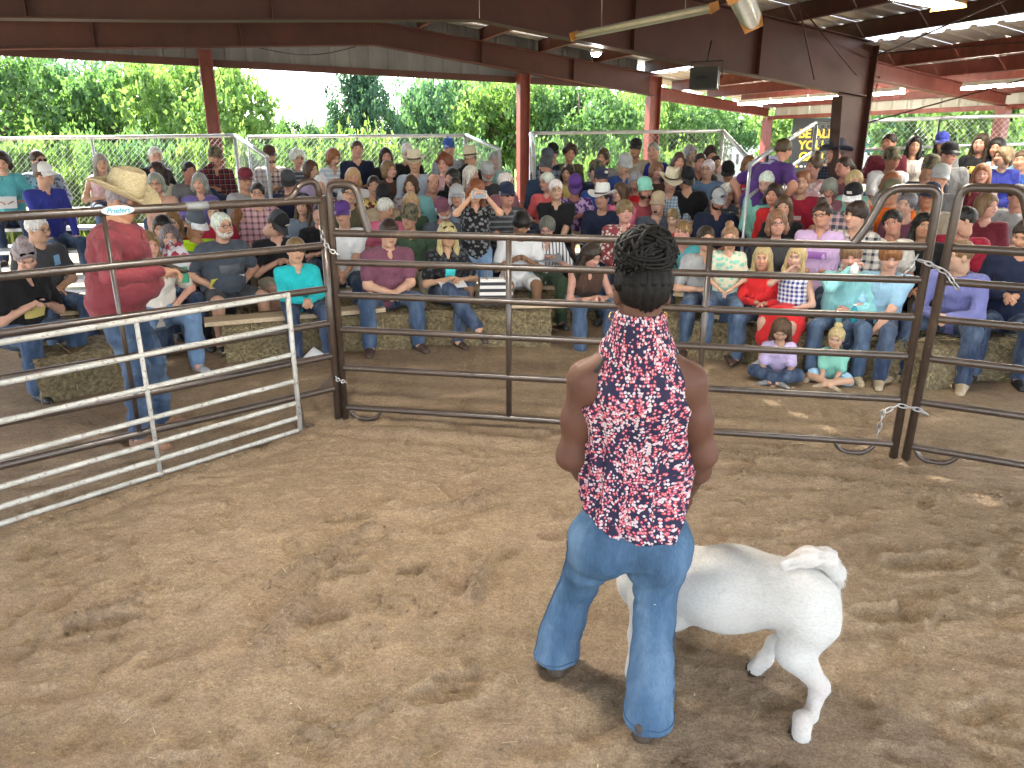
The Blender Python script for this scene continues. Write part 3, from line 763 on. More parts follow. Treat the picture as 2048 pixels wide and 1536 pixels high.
    # hair, hat, glasses, beard
    hm4 = Matrix(((*hR[0], hc[0]), (*hR[1], hc[1]), (*hR[2], hc[2]), (0, 0, 0, 1))) @ Matrix.Scale(hs, 4) @ Matrix.Diagonal((*hdv.tolist(), 1))
    jit = lambda c: tuple(x * random.uniform(.9, 1.1) for x in c)
    if hair:
        st, hcn = hair.split()
        hmx = hm4
        if hat:
            if st in ('mop', 'quiff', 'curly', 'pixie'): st = 'short'
            hmx = hm4 @ Matrix.Diagonal((.96, .96, .90, 1))
        ho = mk('hair', hair_mesh(st, lod), 'hair', root, hmx, jit(HC[hcn]))
        hc_ = HC[hcn]
    if beard: mk('beard', hair_mesh(beard.split()[0], lod), 'hair', root, hm4, jit(HC[beard.split()[1]]))
    if hat:
        hk = hat.split()
        if hk[0] in ('cap', 'camo'):
            c1 = K[hk[1]] if len(hk) > 1 else (.1, .1, .08); c2_ = K[hk[2]] if len(hk) > 2 else c1; c3 = K[hk[3]] if len(hk) > 3 else c1
            mt = 'camo_cloth' if hk[0] == 'camo' else 'cap_cloth'
            co = mk('cap', CAP_CROWN, mt, root, hm4, c1, c2_); mk('brim', CAP_BRIM, mt if hk[0] == 'camo' else 'leather', co, None, c3)
            if len(hk) > 4:
                MB().box((0, .102, .100), (.05, .004, .034), Matrix.Rotation(-.25, 4, 'X')).build('badge', 'paint', co, None, K[hk[4]])
        else:
            m = hm4 @ Matrix.Translation((0, -.010, .055)) @ Matrix.Rotation(.06, 4, 'X') @ Matrix.Scale(.98, 4)
            co = mk('cowboy_hat', COWBOY, 'straw_weave', root, m, K[hk[1]]); mk('hat_band', BAND, 'leather', co, None, K[hk[2] if len(hk) > 2 else 'brown'])
    if glasses:
        gm = hm4 @ Matrix.Translation((0, 0.002, 0))
        if glasses == 'up': gm = hm4 @ Matrix.Translation((0, -.035, .085)) @ Matrix.Rotation(-.0, 4, 'X')
        if glasses == 'clear': mk('glasses', GLASS, 'black_box', root, gm)
        else: mk('sunglasses', SHADES, 'glass_dark', root, gm)
    wm = Matrix.Translation(org) @ Matrix.Rotation(yaw, 4, 'Z')
    info = dict(hands={e: wm @ Vector(hand[e]) for e in hand}, org=org, wm=wm, head=head, N=wm @ Vector(N), C=wm @ Vector(C), up=up, fw=fw, chestf=Vector(C + fw * (.118 * s * w ** .8 + .02)), feet={e: wm @ Vector(an[e]) for e in an}, root=root, yaw=yaw, hm4=hm4)
    return root, info
def print_patch(info, color, wdt=.12, hgt=.09, up=0., name='shirt_print', kind='box', back=False, dx=0.):
    """a flat printed patch lying on the shirt front (or back)"""
    root = info['root']; c = Vector(info['chestf']); fw = Vector(info['fw']); u = Vector(info['up'])
    sh = [o for o in root.children if o.name.split('.')[0] == 'shirt'][0]
    if back: c = c - fw * 2 * c.dot(fw) if False else c
    m = MB(); n = 5; vs = []; me = sh.data
    from mathutils.bvhtree import BVHTree
    bv = BVHTree.FromPolygons([v.co for v in me.vertices], [p.vertices for p in me.polygons])
    x = Vector((1, 0, 0)); d = -fw if not back else fw; o0 = Vector(info['root'].matrix_basis.inverted() @ Vector(info['C'])) + u * up + x * dx
    for j in range(n):
        for i in range(n):
            a, b = (i / (n - 1) - .5) * wdt, (j / (n - 1) - .5) * hgt
            if kind == 'oval': k = math.sqrt(max(1e-6, 1 - (2 * b / hgt) ** 2)) if True else 1; a *= max(k, .25)
            p = o0 + x * a + u * b - d * .5
            hit = bv.ray_cast(p, d)
            q = hit[0] if hit[0] else p + d * .38
            vs.append(q - d * .004)
    fs = [(j * n + i, j * n + i + 1, (j + 1) * n + i + 1, (j + 1) * n + i) for j in range(n - 1) for i in range(n - 1)]
    m.add(vs, [f if not back else f[::-1] for f in fs], True)
    return m.build(name, 'paint', root, None, color)
# ================================================================ large structure
# ---- ground: lawn to the horizon, worked sand under the roof
def vnoise(x, y, seed):
    g = np.random.default_rng(seed).random((257, 257)); xi, yi = np.floor(x).astype(int), np.floor(y).astype(int)
    fx, fy = x - xi, y - yi; fx = fx * fx * (3 - 2 * fx); fy = fy * fy * (3 - 2 * fy)
    a = g[xi % 257, yi % 257]; b = g[(xi + 1) % 257, yi % 257]; c = g[xi % 257, (yi + 1) % 257]; d = g[(xi + 1) % 257, (yi + 1) % 257]
    return (a * (1 - fx) + b * fx) * (1 - fy) + (c * (1 - fx) + d * fx) * fy
lawn_me = MB(); lawn_me.add([(-600, -600, -.06), (600, -600, -.06), (600, 600, -.06), (-600, 600, -.06)], [(0, 1, 2, 3)])
tag(lawn_me.build('lawn', 'lawn'), kind='structure')
def axis(lo, hi, a, b, d, gr):
    xs = list(np.arange(a, b, d)); x, st = xs[-1], d
    while x < hi: st = min(st * gr, .6); x += st; xs.append(x)
    x, st = a, d; pre = []
    while x > lo: st = min(st * gr, .6); x -= st; pre.append(x)
    return np.array(pre[::-1] + xs)
gx = axis(-15, 15, -2.6, 2.6, .0145, 1.11); gy = axis(-9, 20, 1.05, 4.7, .0145, 1.085)
GX, GY = np.meshgrid(gx, gy, indexing='ij')
Z = np.zeros_like(GX)
for o, (sc, am) in enumerate(((.55, .010), (1.6, .006), (4.3, .0048), (10.5, .0040), (23., .0036), (41., .0030))):
    Z += am * (vnoise(GX * sc + 31 * o + 80, GY * sc + 17 * o + 80, 40 + o) - .5)
wx = GX + .35 * vnoise(GX * 1.3 + 9, GY * 1.3 + 70, 5); wy = GY + .5 * vnoise(GX * 1.1 + 50, GY * 1.1 + 4, 6)
Z += .0110 * (1 - np.abs(2 * vnoise(wx * 2.2 + 60, wy * 5.0 + 30, 8) - 1)) ** 4      # scuffed lips of sand
Z += .0046 * (1 - np.abs(2 * vnoise(wx * 15 + 10, wy * 21 + 40, 19) - 1)) ** 3
Z += .0085 * (1 - np.abs(2 * vnoise(wx * 6.1 + 20, wy * 9.0 + 90, 9) - 1)) ** 4
def near(cx, cy, r):
    i0, i1 = np.searchsorted(gx, [cx - r, cx + r]); j0, j1 = np.searchsorted(gy, [cy - r, cy + r]); return slice(i0, i1), slice(j0, j1)
def dent(cx, cy, a, L, W, dep, rim=.4):
    S = near(cx, cy, L * 2.2); X, Y = GX[S] - cx, GY[S] - cy
    u, v = X * math.cos(a) + Y * math.sin(a), -X * math.sin(a) + Y * math.cos(a)
    wl = W * (1 - .18 * np.cos(u / L * 3.1)); r = np.sqrt((u / L) ** 2 + (v / wl) ** 2)
    ph = .8 + .4 * vnoise(X * 30 + 80, Y * 30 + 80, 63); Z[S] += (-dep / (1 + np.exp((r - 1) * 13)) + rim * dep * np.exp(-((r - 1.2) / .17) ** 2)) * ph
rg = np.random.default_rng(5)
for i in range(330):                                   # shoe prints
    y = 1.2 + 4.6 * rg.random() ** 1.2; x = rg.uniform(-.72, .72) * (y + .6); dent(x, y, rg.uniform(0, 3.14), rg.uniform(.10, .145), rg.uniform(.040, .055), rg.uniform(.006, .020))
for i in range(260):                                   # hoof marks
    y = 1.3 + 4.0 * rg.random(); x = rg.uniform(-.7, .7) * (y + .4); a = rg.uniform(0, 3.14); d_ = rg.uniform(.008, .018)
    for e in (-1, 1): dent(x - e * .014 * math.sin(a), y + e * .014 * math.cos(a), a, .034, .012, d_, .5)
for (u, v, a, L) in ((845, 1140, .5, .11), (905, 1170, 2.4, .13), (640, 1240, .2, .12), (200, 1250, .35, .15), (690, 1150, .3, .12), (890, 1390, .2, .13), (930, 1360, .1, .12), (1130, 1075, .3, .13), (1000, 1120, .6, .12), (700, 1040, .3, .13), (860, 1140, .1, .07), (1470, 1230, .2, .12), (1780, 1230, .1, .16), (1850, 1130, .1, .2), (900, 1060, .1, .1)):
    p = gnd(u, v); dent(p[0], p[1], a, L, L * .42, .034, .6)
RIDGE_SHADE = np.zeros_like(Z)  # mask of the shade painted along the ridges
def ridge(pts, wd_, hgt, lump=.6):
    P = np.array([gnd(u, v)[:2] for u, v in pts]); c = P.mean(0); rr = np.max(np.linalg.norm(P - c, axis=1)) + .3
    S = near(c[0], c[1], rr); X, Y = GX[S], GY[S]; D = np.full(X.shape, 9.); T_ = np.zeros(X.shape)
    for k, (a, b) in enumerate(zip(P[:-1], P[1:])):
        d = b - a; t_ = np.clip(((X - a[0]) * d[0] + (Y - a[1]) * d[1]) / (d @ d), 0, 1)
        s_ = np.hypot(X - a[0] - d[0] * t_, Y - a[1] - d[1] * t_); T_ = np.where(s_ < D, k + t_, T_); D = np.minimum(D, s_)
    Tm = np.minimum(1, np.minimum(T_, len(P) - 1 - T_) * 4 + .15)
    n_ = .6 * vnoise(X * 22 + 80, Y * 22 + 80, 77) + .5 * vnoise(X * 48, Y * 48 + 50, 78) * vnoise(X * 30, Y * 30 + 50, 79)
    hgt = hgt * 1.15; RIDGE_SHADE[S] = np.maximum(RIDGE_SHADE[S], Tm * np.exp(-(D / wd_ / 1.1) ** 2) * min(1, hgt / .03) * .55)
    Z[S] += Tm * hgt * np.exp(-(D / wd_) ** 2) * (1 - lump + lump * 1.7 * n_) - Tm * hgt * .35 * np.exp(-((D - wd_ * 2.2) / wd_) ** 2)
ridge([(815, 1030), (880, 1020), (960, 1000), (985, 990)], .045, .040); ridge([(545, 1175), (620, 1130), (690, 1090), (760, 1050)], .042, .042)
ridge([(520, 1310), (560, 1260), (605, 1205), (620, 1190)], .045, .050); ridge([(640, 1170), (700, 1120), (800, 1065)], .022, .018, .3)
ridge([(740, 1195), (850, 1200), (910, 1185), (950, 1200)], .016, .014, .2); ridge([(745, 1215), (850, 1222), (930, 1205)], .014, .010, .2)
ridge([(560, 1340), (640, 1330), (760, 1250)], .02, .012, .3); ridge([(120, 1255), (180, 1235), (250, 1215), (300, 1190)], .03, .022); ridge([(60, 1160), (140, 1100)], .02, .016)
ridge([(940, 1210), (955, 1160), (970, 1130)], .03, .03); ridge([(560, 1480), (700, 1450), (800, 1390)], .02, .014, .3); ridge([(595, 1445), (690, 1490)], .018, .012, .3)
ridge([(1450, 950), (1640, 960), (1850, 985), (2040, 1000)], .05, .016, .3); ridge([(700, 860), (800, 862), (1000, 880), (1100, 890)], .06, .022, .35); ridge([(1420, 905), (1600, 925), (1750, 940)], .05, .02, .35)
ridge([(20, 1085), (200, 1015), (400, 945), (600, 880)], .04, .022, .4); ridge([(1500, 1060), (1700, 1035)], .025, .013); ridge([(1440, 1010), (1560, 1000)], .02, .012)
for p in ((.19, 2.4), (.5, 2.05), (1.0, 2.03), (1.0, 2.34), (.46, 2.34), (-2.4, 4.7)):
    S = near(p[0], p[1], .5); w_ = np.exp(-(((GX[S] - p[0]) ** 2 + (GY[S] - p[1]) ** 2) / .02)); Z[S] *= (1 - .75 * w_)
edge = np.clip((np.maximum(np.abs(GX) - 12, 0) + np.maximum(GY - 16.5, 0)) / 3, 0, 1); Z -= .05 * edge
nx_, ny_ = GX.shape; ids = np.arange(nx_ * ny_).reshape(nx_, ny_)
gme = npmesh('sand_ground', np.stack([GX, GY, Z], -1).reshape(-1, 3), np.stack([ids[:-1, :-1], ids[1:, :-1], ids[1:, 1:], ids[:-1, 1:]], -1).reshape(-1, 4))
shade_m = np.clip(RIDGE_SHADE + .55 * np.clip((vnoise(wx * 3.1 + 70, wy * 3.4 + 20, 91) - .62) * 5, 0, 1) * vnoise(GX * 19 + 80, GY * 19 + 80, 92), 0, 1)
ma = gme.color_attributes.new('shade_mottle', 'FLOAT_COLOR', 'POINT'); ma.data.foreach_set('color', np.repeat(shade_m.ravel().astype(np.float32), 4))
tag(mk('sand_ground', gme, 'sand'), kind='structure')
m = MB()
for i in range(520):                                   # bits of straw and chips on the sand
    y = 1.3 + 6 * rg.random() ** 1.3; x = rg.uniform(-.75, .75) * (y + .5); a = rg.uniform(0, 6.28); L = rg.uniform(.004, .028) if i % 3 else rg.uniform(.003, .007); wv = rg.uniform(.0008, .0016) if i % 3 else rg.uniform(.002, .004)
    i_, j_ = min(np.searchsorted(gx, x), nx_ - 1), min(np.searchsorted(gy, y), ny_ - 1); z = Z[i_, j_] + .006
    d = np.array((math.cos(a), math.sin(a), rg.uniform(-.1, .15))); n_ = np.array((-d[1], d[0], 0))
    c = np.array((x, y, z)); m.add([c - d * L - n_ * wv, c + d * L - n_ * wv * .6, c + d * L + n_ * wv * .6, c - d * L + n_ * wv], [(0, 1, 2, 3)])
tag(m.build('straw_litter', 'straw_weave', color=(.62, .52, .34)), kind='stuff')
def clods(n, name):                                     # crumbs and clods of sand thrown up along the scuffs
    bm = bmesh.new(); bmesh.ops.create_icosphere(bm, subdivisions=1, radius=1); bv = np.array([v.co[:] for v in bm.verts]); bf = np.array([[v.index for v in f.verts] for f in bm.faces]); bm.free()
    pr = (RIDGE_SHADE * 6 + .05 * (vnoise(GX * 2.2 + 80, GY * 2.2 + 80, 33) > .5)) * ((GY > 1.2) & (GY < 4.6) & (np.abs(GX) < .75 * GY)) * np.gradient(gx)[:, None] * np.gradient(gy)[None, :]; pr = pr.ravel() / pr.sum()
    ii = rg.choice(len(pr), n, p=pr); X, Y, Z_ = GX.ravel()[ii], GY.ravel()[ii], Z.ravel()[ii]; s_ = np.abs(rg.normal(0, .0036, n)) + .0018
    V = (bv[None] * s_[:, None, None] * np.stack([rg.uniform(.7, 1.5, n), rg.uniform(.7, 1.5, n), rg.uniform(.5, .9, n)], 1)[:, None, :]) * (1 + .25 * rg.normal(0, 1, (n, len(bv), 1))) + np.stack([X + rg.normal(0, .01, n), Y + rg.normal(0, .01, n), Z_ + s_ * .3], 1)[:, None, :]
    Q = (bf[None] + (np.arange(n) * len(bv))[:, None, None]).reshape(-1, 3); me = npmesh(name, V.reshape(-1, 3), Q)
    a = me.color_attributes.new('shade_mottle', 'FLOAT_COLOR', 'POINT'); a.data.foreach_set('color', np.repeat(np.repeat(rg.uniform(0, .35, n), len(bv)).astype(np.float32), 4)); tag(mk(name, me, 'sand'), kind='stuff')
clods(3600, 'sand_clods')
def gz(x, y):
    return float(Z[min(np.searchsorted(gx, x), nx_ - 1), min(np.searchsorted(gy, y), ny_ - 1)])

# ---- the pavilion
EX, EY = 4.41, 10.0; AX = np.array((-.928, -.372)); DX = np.array((-.372, .928))      # eave column, across (s), along (d)
def B(s_, d, z): return (EX + AX[0] * s_ + DX[0] * d, EY + AX[1] * s_ + DX[1] * d, z)
pav = empty('pavilion', B(5.46, -4, 0)); tag(pav, 'open-sided red steel pavilion with low gable roof over the sale ring', 'building')
PI_ = Matrix.Translation(pav.location).inverted()
def pb(m, name, mat, color=None): return m.build(name, mat, pav, PI_, color)
RS, SL, WID, LW = 5.1, .117, 10.92, 2.62
def rz(s_): return SL * min(s_, RS) - .047 * max(0, s_ - RS)             # rise of the roof line above the eave
def ibeam(m, a, b, ha, hb, wf=.17, tf=.014):
    """I-section from a to b (top-flange points), web depths ha, hb"""
    a, b = Vector(a), Vector(b); d = (b - a).normalized(); up = Vector((0, 0, 1)); x = d.cross(up).normalized()
    a2, b2 = a - up * ha, b - up * hb
    w = x * .005
    m.add([a - w, b - w, b2 - w, a2 - w, a + w, b + w, b2 + w, a2 + w], [(0, 1, 2, 3), (5, 4, 7, 6)])
    for p, q, o in ((a, b, -tf), (a2, b2, tf)):
        f = x * wf / 2; t_ = up * o
        m.add([p - f, q - f, q + f, p + f, p - f + t_, q - f + t_, q + f + t_, p + f + t_], [(0, 1, 2, 3), (7, 6, 5, 4), (0, 4, 5, 1), (2, 6, 7, 3), (0, 3, 7, 4), (1, 5, 6, 2)])
FR = [4.85, 0.0, -4.85, -9.7]
for d in FR:
    far = d > 4
    topB = 3.15; dk, dm, dr = (.38, .36, .34) if far else (.64, .66, .64)
    for sg in (1, -1):
        m = MB()
        s0, s1 = (0., RS - .004) if sg > 0 else (WID, RS + .004); top0 = topB; topc = topB + rz(s0)
        ibeam(m, B(s0, d, topc), B((s0 + s1) / 2, d, top0 + rz((s0 + s1) / 2)), dk, dm); ibeam(m, B((s0 + s1) / 2, d, top0 + rz((s0 + s1) / 2) - .001), B(s1, d, top0 + rz(s1)), dm, dr)
        for k in (.33, .66): p = s0 + (s1 - s0) * k; m.box(B(p, d, top0 + rz(p) - dm / 2), (.012, .15, dm - .03), Matrix.Rotation(math.atan2(AX[1], AX[0]), 4, 'Z'))
        pb(m, 'rafter', 'red_steel')
        # tapered column, wide at the knee
        m = MB(); ang = Matrix.Rotation(math.atan2(AX[1], AX[0]), 4, 'Z'); wt, wb = (.20, .18) if far else (.46, .26)
        q = [B(s0 - sg * .08, d, 0), B(s0 - sg * .08, d, topc - .002), B(s0 + sg * (wt - .08), d, topc - dk + .0), B(s0 + sg * (wb - .08), d, 0)]
        nrm = Vector(DX.tolist() + [0]); f = nrm * .085; w_ = nrm * .006
        q = [Vector(p) for p in q]; qt = Vector(B(s0 + sg * (wt - .08), d, topc - .004))
        m.add([p - w_ for p in (q[0], q[1], qt, q[2], q[3])] + [p + w_ for p in (q[0], q[1], qt, q[2], q[3])], [(0, 1, 2, 3, 4), (9, 8, 7, 6, 5)])
        av = Vector(AX.tolist() + [0]) * sg * .014
        for a_, b_, o_ in ((q[0], q[1], -1), (q[3], q[2], 1)):
            m.add([a_ - f, b_ - f, b_ + f, a_ + f] + [p + av * o_ for p in (a_ - f, b_ - f, b_ + f, a_ + f)], [(0, 1, 2, 3), (7, 6, 5, 4), (0, 4, 5, 1), (2, 6, 7, 3), (1, 5, 6, 2)])
        m.box(B(s0 + sg * .04, d, .012), (.4, .26, .024), ang); pb(m, 'column', 'red_steel_lit' if far else 'red_steel')
        # lean-to rafter and outer post
        m = MB(); so_ = s0 - sg * LW
        lz = 0 if sg > 0 else rz(WID); ibeam(m, B(s0 - sg * .10, d, 2.93 + lz), B(so_, d, 2.60 + lz), .22, .15, .13); pb(m, 'lean_to_rafter', 'red_steel_lit')
        m = MB(); m.box(B(so_, d, 1.22 + lz / 2), (.13, .15, 2.44 + lz), ang); pb(m, 'post', 'red_steel_lit')
for s_, d in ((2.60, 4.85), (7.60, 4.85)):              # gable posts
    m = MB(); ang = Matrix.Rotation(math.atan2(AX[1], AX[0]), 4, 'Z'); zt = 2.77 + rz(s_) - .002
    for e in (-1, 1): m.box(B(s_ + e * .085, d, zt / 2), (.014, .17, zt), ang)
    m.box(B(s_, d, zt / 2), (.154, .012, zt), ang); pb(m, 'gable_post', 'red_steel_lit')
m = MB()
for a_, b_ in (((WID, 4.97), (7.7, 4.97)), ((7.5, 4.97), (2.7, 4.97)), ((2.5, 4.97), (.02, 4.97))):
    m = MB(); zz = lambda s: 2.88 + .019 * s
    m.beam(B(a_[0], a_[1], zz(a_[0]) + .05), B(b_[0], b_[1], zz(b_[0]) + .05), .05, .10); pb(m, 'girt', 'red_steel')
def ribbed(p0, p1, up0, up1, n, rib=.018, thick=.0):
    """ribbed sheet between the bottom line p0-p1 and the top line up0-up1"""
    p0, p1, up0, up1 = map(Vector, (p0, p1, up0, up1)); nr = (p1 - p0).cross(up0 - p0).normalized(); vs = []
    prof = []
    for i in range(n):
        for t_, o in ((0, 0), (.66, 0), (.74, 1), (.92, 1)): prof.append(((i + t_) / n, o))
    prof.append((1, 0))
    for t_, o in prof:
        vs.append(p0.lerp(p1, t_) + nr * o * rib); vs.append(up0.lerp(up1, t_) + nr * o * rib)
    return vs, [(2 * i, 2 * i + 2, 2 * i + 3, 2 * i + 1) for i in range(len(prof) - 1)]
s_ = WID
while s_ > 0.35:                                        # gable siding, panel by panel
    s2 = max(s_ - .92, .3); zt = lambda s: 3.36 + rz(s)
    m = MB(); jj = .003 * (int(s_ * 10) % 2); m.add(*ribbed(B(s_ + .012, 5.02 + jj, 2.90 + .019 * s_), B(s2 - .012, 5.02 + jj, 2.90 + .019 * s2), B(s_ + .012, 5.02 + jj, zt(s_)), B(s2 - .012, 5.02 + jj, zt(s2)), 3)); pb(m, 'siding_panel', 'grey_siding'); s_ = s2
def purlin(s_, zb, d0, d1, h=.20, lean=0):
    m = MB(); a, b = B(s_, d0, zb + h / 2), B(s_, d1, zb + h / 2); m.beam(a, b, .008, h)
    fl = .032
    m.beam(B(s_ + fl, d0, zb + .004), B(s_ + fl, d1, zb + .004), .06, .008); m.beam(B(s_ - fl, d0, zb + h - .004), B(s_ - fl, d1, zb + h - .004), .06, .008)
    pb(m, 'purlin', 'red_steel_lit' if s_ < 0 or s_ > WID else 'red_steel')
s_ = .15
while s_ < WID:
    purlin(s_, 3.153 + rz(s_), -9.9, 4.99); s_ += 1.06
for sg in (1, -1):
    for k in (.45, 1.25, 2.05, 2.58):
        s_ = -k if sg > 0 else WID + k; purlin(s_, 2.934 - .126 * k + (0 if sg > 0 else rz(WID)), -9.9, 4.99, .17)
d = -9.9
while d < 5.0:                                          # roof sheets laid up the slope
    d2 = d + .91
    for sg in (1, -1):
        e0, e1 = (-.14, RS) if sg > 0 else (WID + .14, RS); z0, z1 = 3.362 + (-.14 * SL if sg > 0 else rz(WID + .14)), 3.362 + RS * SL
        m = MB(); m.add(*ribbed(B(e0, d + .002, z0), B(e0, d2 - .002, z0), B(e1, d + .002, z1), B(e1, d2 - .002, z1), 3, .03)); pb(m, 'roof_sheet', 'roof_sheet')
        e0, e1 = (-2.85, .08) if sg > 0 else (WID + 2.85, WID - .08); lz = 0 if sg > 0 else rz(WID)
        m = MB(); m.add(*ribbed(B(e0, d + .002, 2.748 + lz), B(e0, d2 - .002, 2.748 + lz), B(e1, d + .002, 3.12 + lz), B(e1, d2 - .002, 3.12 + lz), 3, .03)); pb(m, 'roof_sheet', 'roof_sheet')
    d = d2
for sg in (1, -1):                                      # outer eave: strut, pale fascia panels, lower girt
    so_ = -LW - .10 if sg > 0 else WID + LW + .10; lz = 0 if sg > 0 else rz(WID)
    m = MB(); m.beam(B(so_, -9.9, 2.435 + lz), B(so_, 4.95, 2.435 + lz), .05, .07); pb(m, 'eave_girt', 'red_steel_lit')
    d = -9.9
    while d < 4.8:
        d2 = min(d + .92, 4.95); m = MB(); o_ = so_ - sg * .035
        m.add(*ribbed(B(o_, d + .002, 2.47 + lz), B(o_, d2 - .002, 2.47 + lz), B(o_, d + .002, 2.73 + lz), B(o_, d2 - .002, 2.73 + lz), 3)); pb(m, 'fascia_panel', 'pale_siding'); d = d2
for a_, b_ in ((B(.0, -.05, 2.95), B(2.2, -4.8, 3.3)), (B(-.05, -.1, 2.2), B(-.05, -4.8, 3.1)), (B(-.2, -.05, 2.75), B(-2.6, 2.4, 2.3)), (B(.25, -.12, 2.75), B(1.3, -.3, 3.35)), (B(.9, -.12, 2.68), B(1.6, -.5, 3.42)), (B(-.05, -.15, 3.0), B(-1.0, -4.8, 2.9))):
    m = MB(); m.tube([a_, b_], .009, 6); pb(m, 'brace_rod', 'red_steel')
# lamps
def strip(s_, d0, d1, z, lab, lit=True, n=2):
    o = empty('strip_light', B(s_, (d0 + d1) / 2, z)); mi = Matrix.Translation(o.location).inverted()
    m = MB(); m.beam(B(s_, d0, z + .055), B(s_, d1, z + .055), .11, .05); m.build('housing', 'white_paint', o, mi)
    for e in (-1, 1):
        m = MB(); m.tube([B(s_ + e * .028, d0 + .02, z + .012), B(s_ + e * .028, d1 - .02, z + .012)], .016, 8); m.build('tube', 'tube_lit' if lit else 'tube_off', o, mi)
    tag(o, lab, 'light', 'fluorescent lights along the lean-to')
SZ = 2.57
for k, lab in enumerate(('lit fluorescent strip light at the far corner of the lean-to', 'lit fluorescent strip second from the far corner of the lean-to', 'lit fluorescent strip just left of the thick tapered column', 'lit fluorescent strip just right of the thick tapered column')):
    strip(-1.15, 3.85 - k * .86, 3.01 - k * .86, SZ + .03, lab)
strip(-1.1, -.55, -1.75, SZ + .02, 'lit fluorescent strip nearest at the right edge of the lean-to')
strip(-1.1, -1.8, -3.0, SZ + .02, 'lit fluorescent strip over the right end of the lean-to')
def shoplight(a, b, lab, tilt, lit, wide=.16, tm='added_tube_lit', tubes=(-1, 1)):
    a, b = Vector(a), Vector(b); o = empty('shop_light', (a + b) / 2); mi = Matrix.Translation(o.location).inverted(); d = (b - a).normalized()
    x = d.cross(Vector((0, 0, 1))).normalized(); up = x.cross(d); c_, s__ = math.cos(tilt), math.sin(tilt); x, up = x * c_ + up * s__, up * c_ - x * s__
    m = MB(); prof = [(-wide, -.05), (-wide * .55, .012), (0, .025), (wide * .55, .012), (wide, -.05)]
    vs = [p + x * q[0] + up * q[1] for p in (a, b) for q in prof]; m.add(vs, [(i, i + 1, i + 6, i + 5) for i in range(4)], True); m.build('reflector', 'reflector', o, mi)
    for e in tubes: m = MB(); m.tube([a + d * .03 + x * e * .045 - up * .03, b - d * .03 + x * e * .045 - up * .03], .015, 8); m.build('tube', tm if lit else 'tube_off', o, mi)
    for p in (a, b):
        m = MB(); q = [p + x * u_ + up * v_ for u_, v_ in ((-wide * 1.1, -.075), (wide * 1.1, -.075), (wide * .9, .03), (-wide * .9, .03))]; e_ = d * .006 * (1 if p == b else -1)
        m.add([k - e_ for k in q] + [k + e_ for k in q], [(0, 1, 2, 3), (7, 6, 5, 4), (0, 4, 5, 1), (1, 5, 6, 2), (2, 6, 7, 3), (3, 7, 4, 0)]); m.build('end_plate', 'orange_plate', o, mi)
    for k in (.2, .8): m = MB(); p = a.lerp(b, k); m.tube([p + up * .02, p + Vector((0, 0, .6))], .004, 5); m.build('hanger', 'chain_metal', o, mi)
    tag(o, lab, 'light', 'orange-ended shop lights'); return o
shoplight(at(1152, 70, 7.4), at(1432, 12, 6.2), 'unlit shop light hanging edge-on under the near beam with orange end plate', 1.2, False, .034, tubes=(0,))
shoplight(at(1506, 52, 6.2), at(1478, -10, 4.9), 'unlit white shop light with wide reflector and orange end below the near beam', 2.75, False, .078, tubes=())
# corner light; the others are unseen lights added to brighten the ring sand
shoplight(at(1900, -4, 5.8), at(1730, -40, 5.0), 'lit shop light at the top right corner with orange end plate', 0, True, .11, 'tube_lit')
shoplight((-1.15, 3.45, 2.93), (-.1, 2.9, 2.93), 'added out-of-view lit shop light over the left half of the ring', 0, True)
shoplight((1.5, 1.4, 2.90), (2.6, .8, 2.90), 'added out-of-view lit shop light over the right of the ring', 0, True, .16, 'added_tube_dim')
o = empty('round_lamp', at(1192, 104, 8.9)); m = MB(); m.lathe([(0, .03), (.05, .03), (.075, .0), (.055, -.012)], 16); m.build('housing', 'white_paint', o); m = MB(); m.lathe([(0, -.05), (.03, -.045), (.052, -.03), (.055, -.012)], 14); m.build('lens', 'led_lit', o)
m = MB(); m.tube([(0, 0, .03), (0, 0, .45)], .008, 6); m.build('stem', 'white_paint', o)
tag(o, 'small round lit lamp hanging below the roof purlins', 'light')
# loudspeaker hung from the near rafter
p = at(1412, 157, 8.6); o = empty('loudspeaker', p, R(150)); m = MB(); m.add([(-.12, -.10, -.11), (.12, -.10, -.11), (.15, .10, -.11), (-.15, .10, -.11), (-.12, -.10, .11), (.12, -.10, .11), (.15, .10, .11), (-.15, .10, .11)], [(0, 3, 2, 1), (4, 5, 6, 7), (0, 1, 5, 4), (1, 2, 6, 5), (2, 3, 7, 6), (3, 0, 4, 7)]); m.build('cabinet', 'black_box', o)
m = MB(); m.box((0, .103, -.02), (.26, .008, .16)); m.lathe([(.0, 0), (.06, 0), (.065, .008), (.07, 0)], 14, (0, .11, 0)); m.build('grille', 'rubber', o)
m = MB(); m.tube([(-.158, 0, 0), (-.17, 0, 0), (-.17, 0, .17), (.17, 0, .17), (.17, 0, 0), (.158, 0, 0)], .008, 6); m.tube([(0, 0, .17), (0, -.1, .38)], .010, 6); m.build('bracket', 'black_box', o)
tag(o, 'black loudspeaker hanging from the near rafter', 'loudspeaker')
o = MB().tube([at(1000, 32, 9.0) + np.array((0, 0, 0)), at(1150, 40, 8.6)], .006, 5).build('wire', 'rubber'); tag(o, 'thin black wire strung under the roof near the ridge', 'wire')
m = MB(); P0, P1 = Vector(at(520, 96, 11.4)), Vector(at(712, 93, 11.6)); m.tube([P0.lerp(P1, k / 10) - Vector((0, 0, .10 * math.sin(math.pi * k / 10))) for k in range(11)], .006, 5)
tag(m.build('cable', 'rubber'), 'black cable drooping in front of the grey gable siding', 'cable')

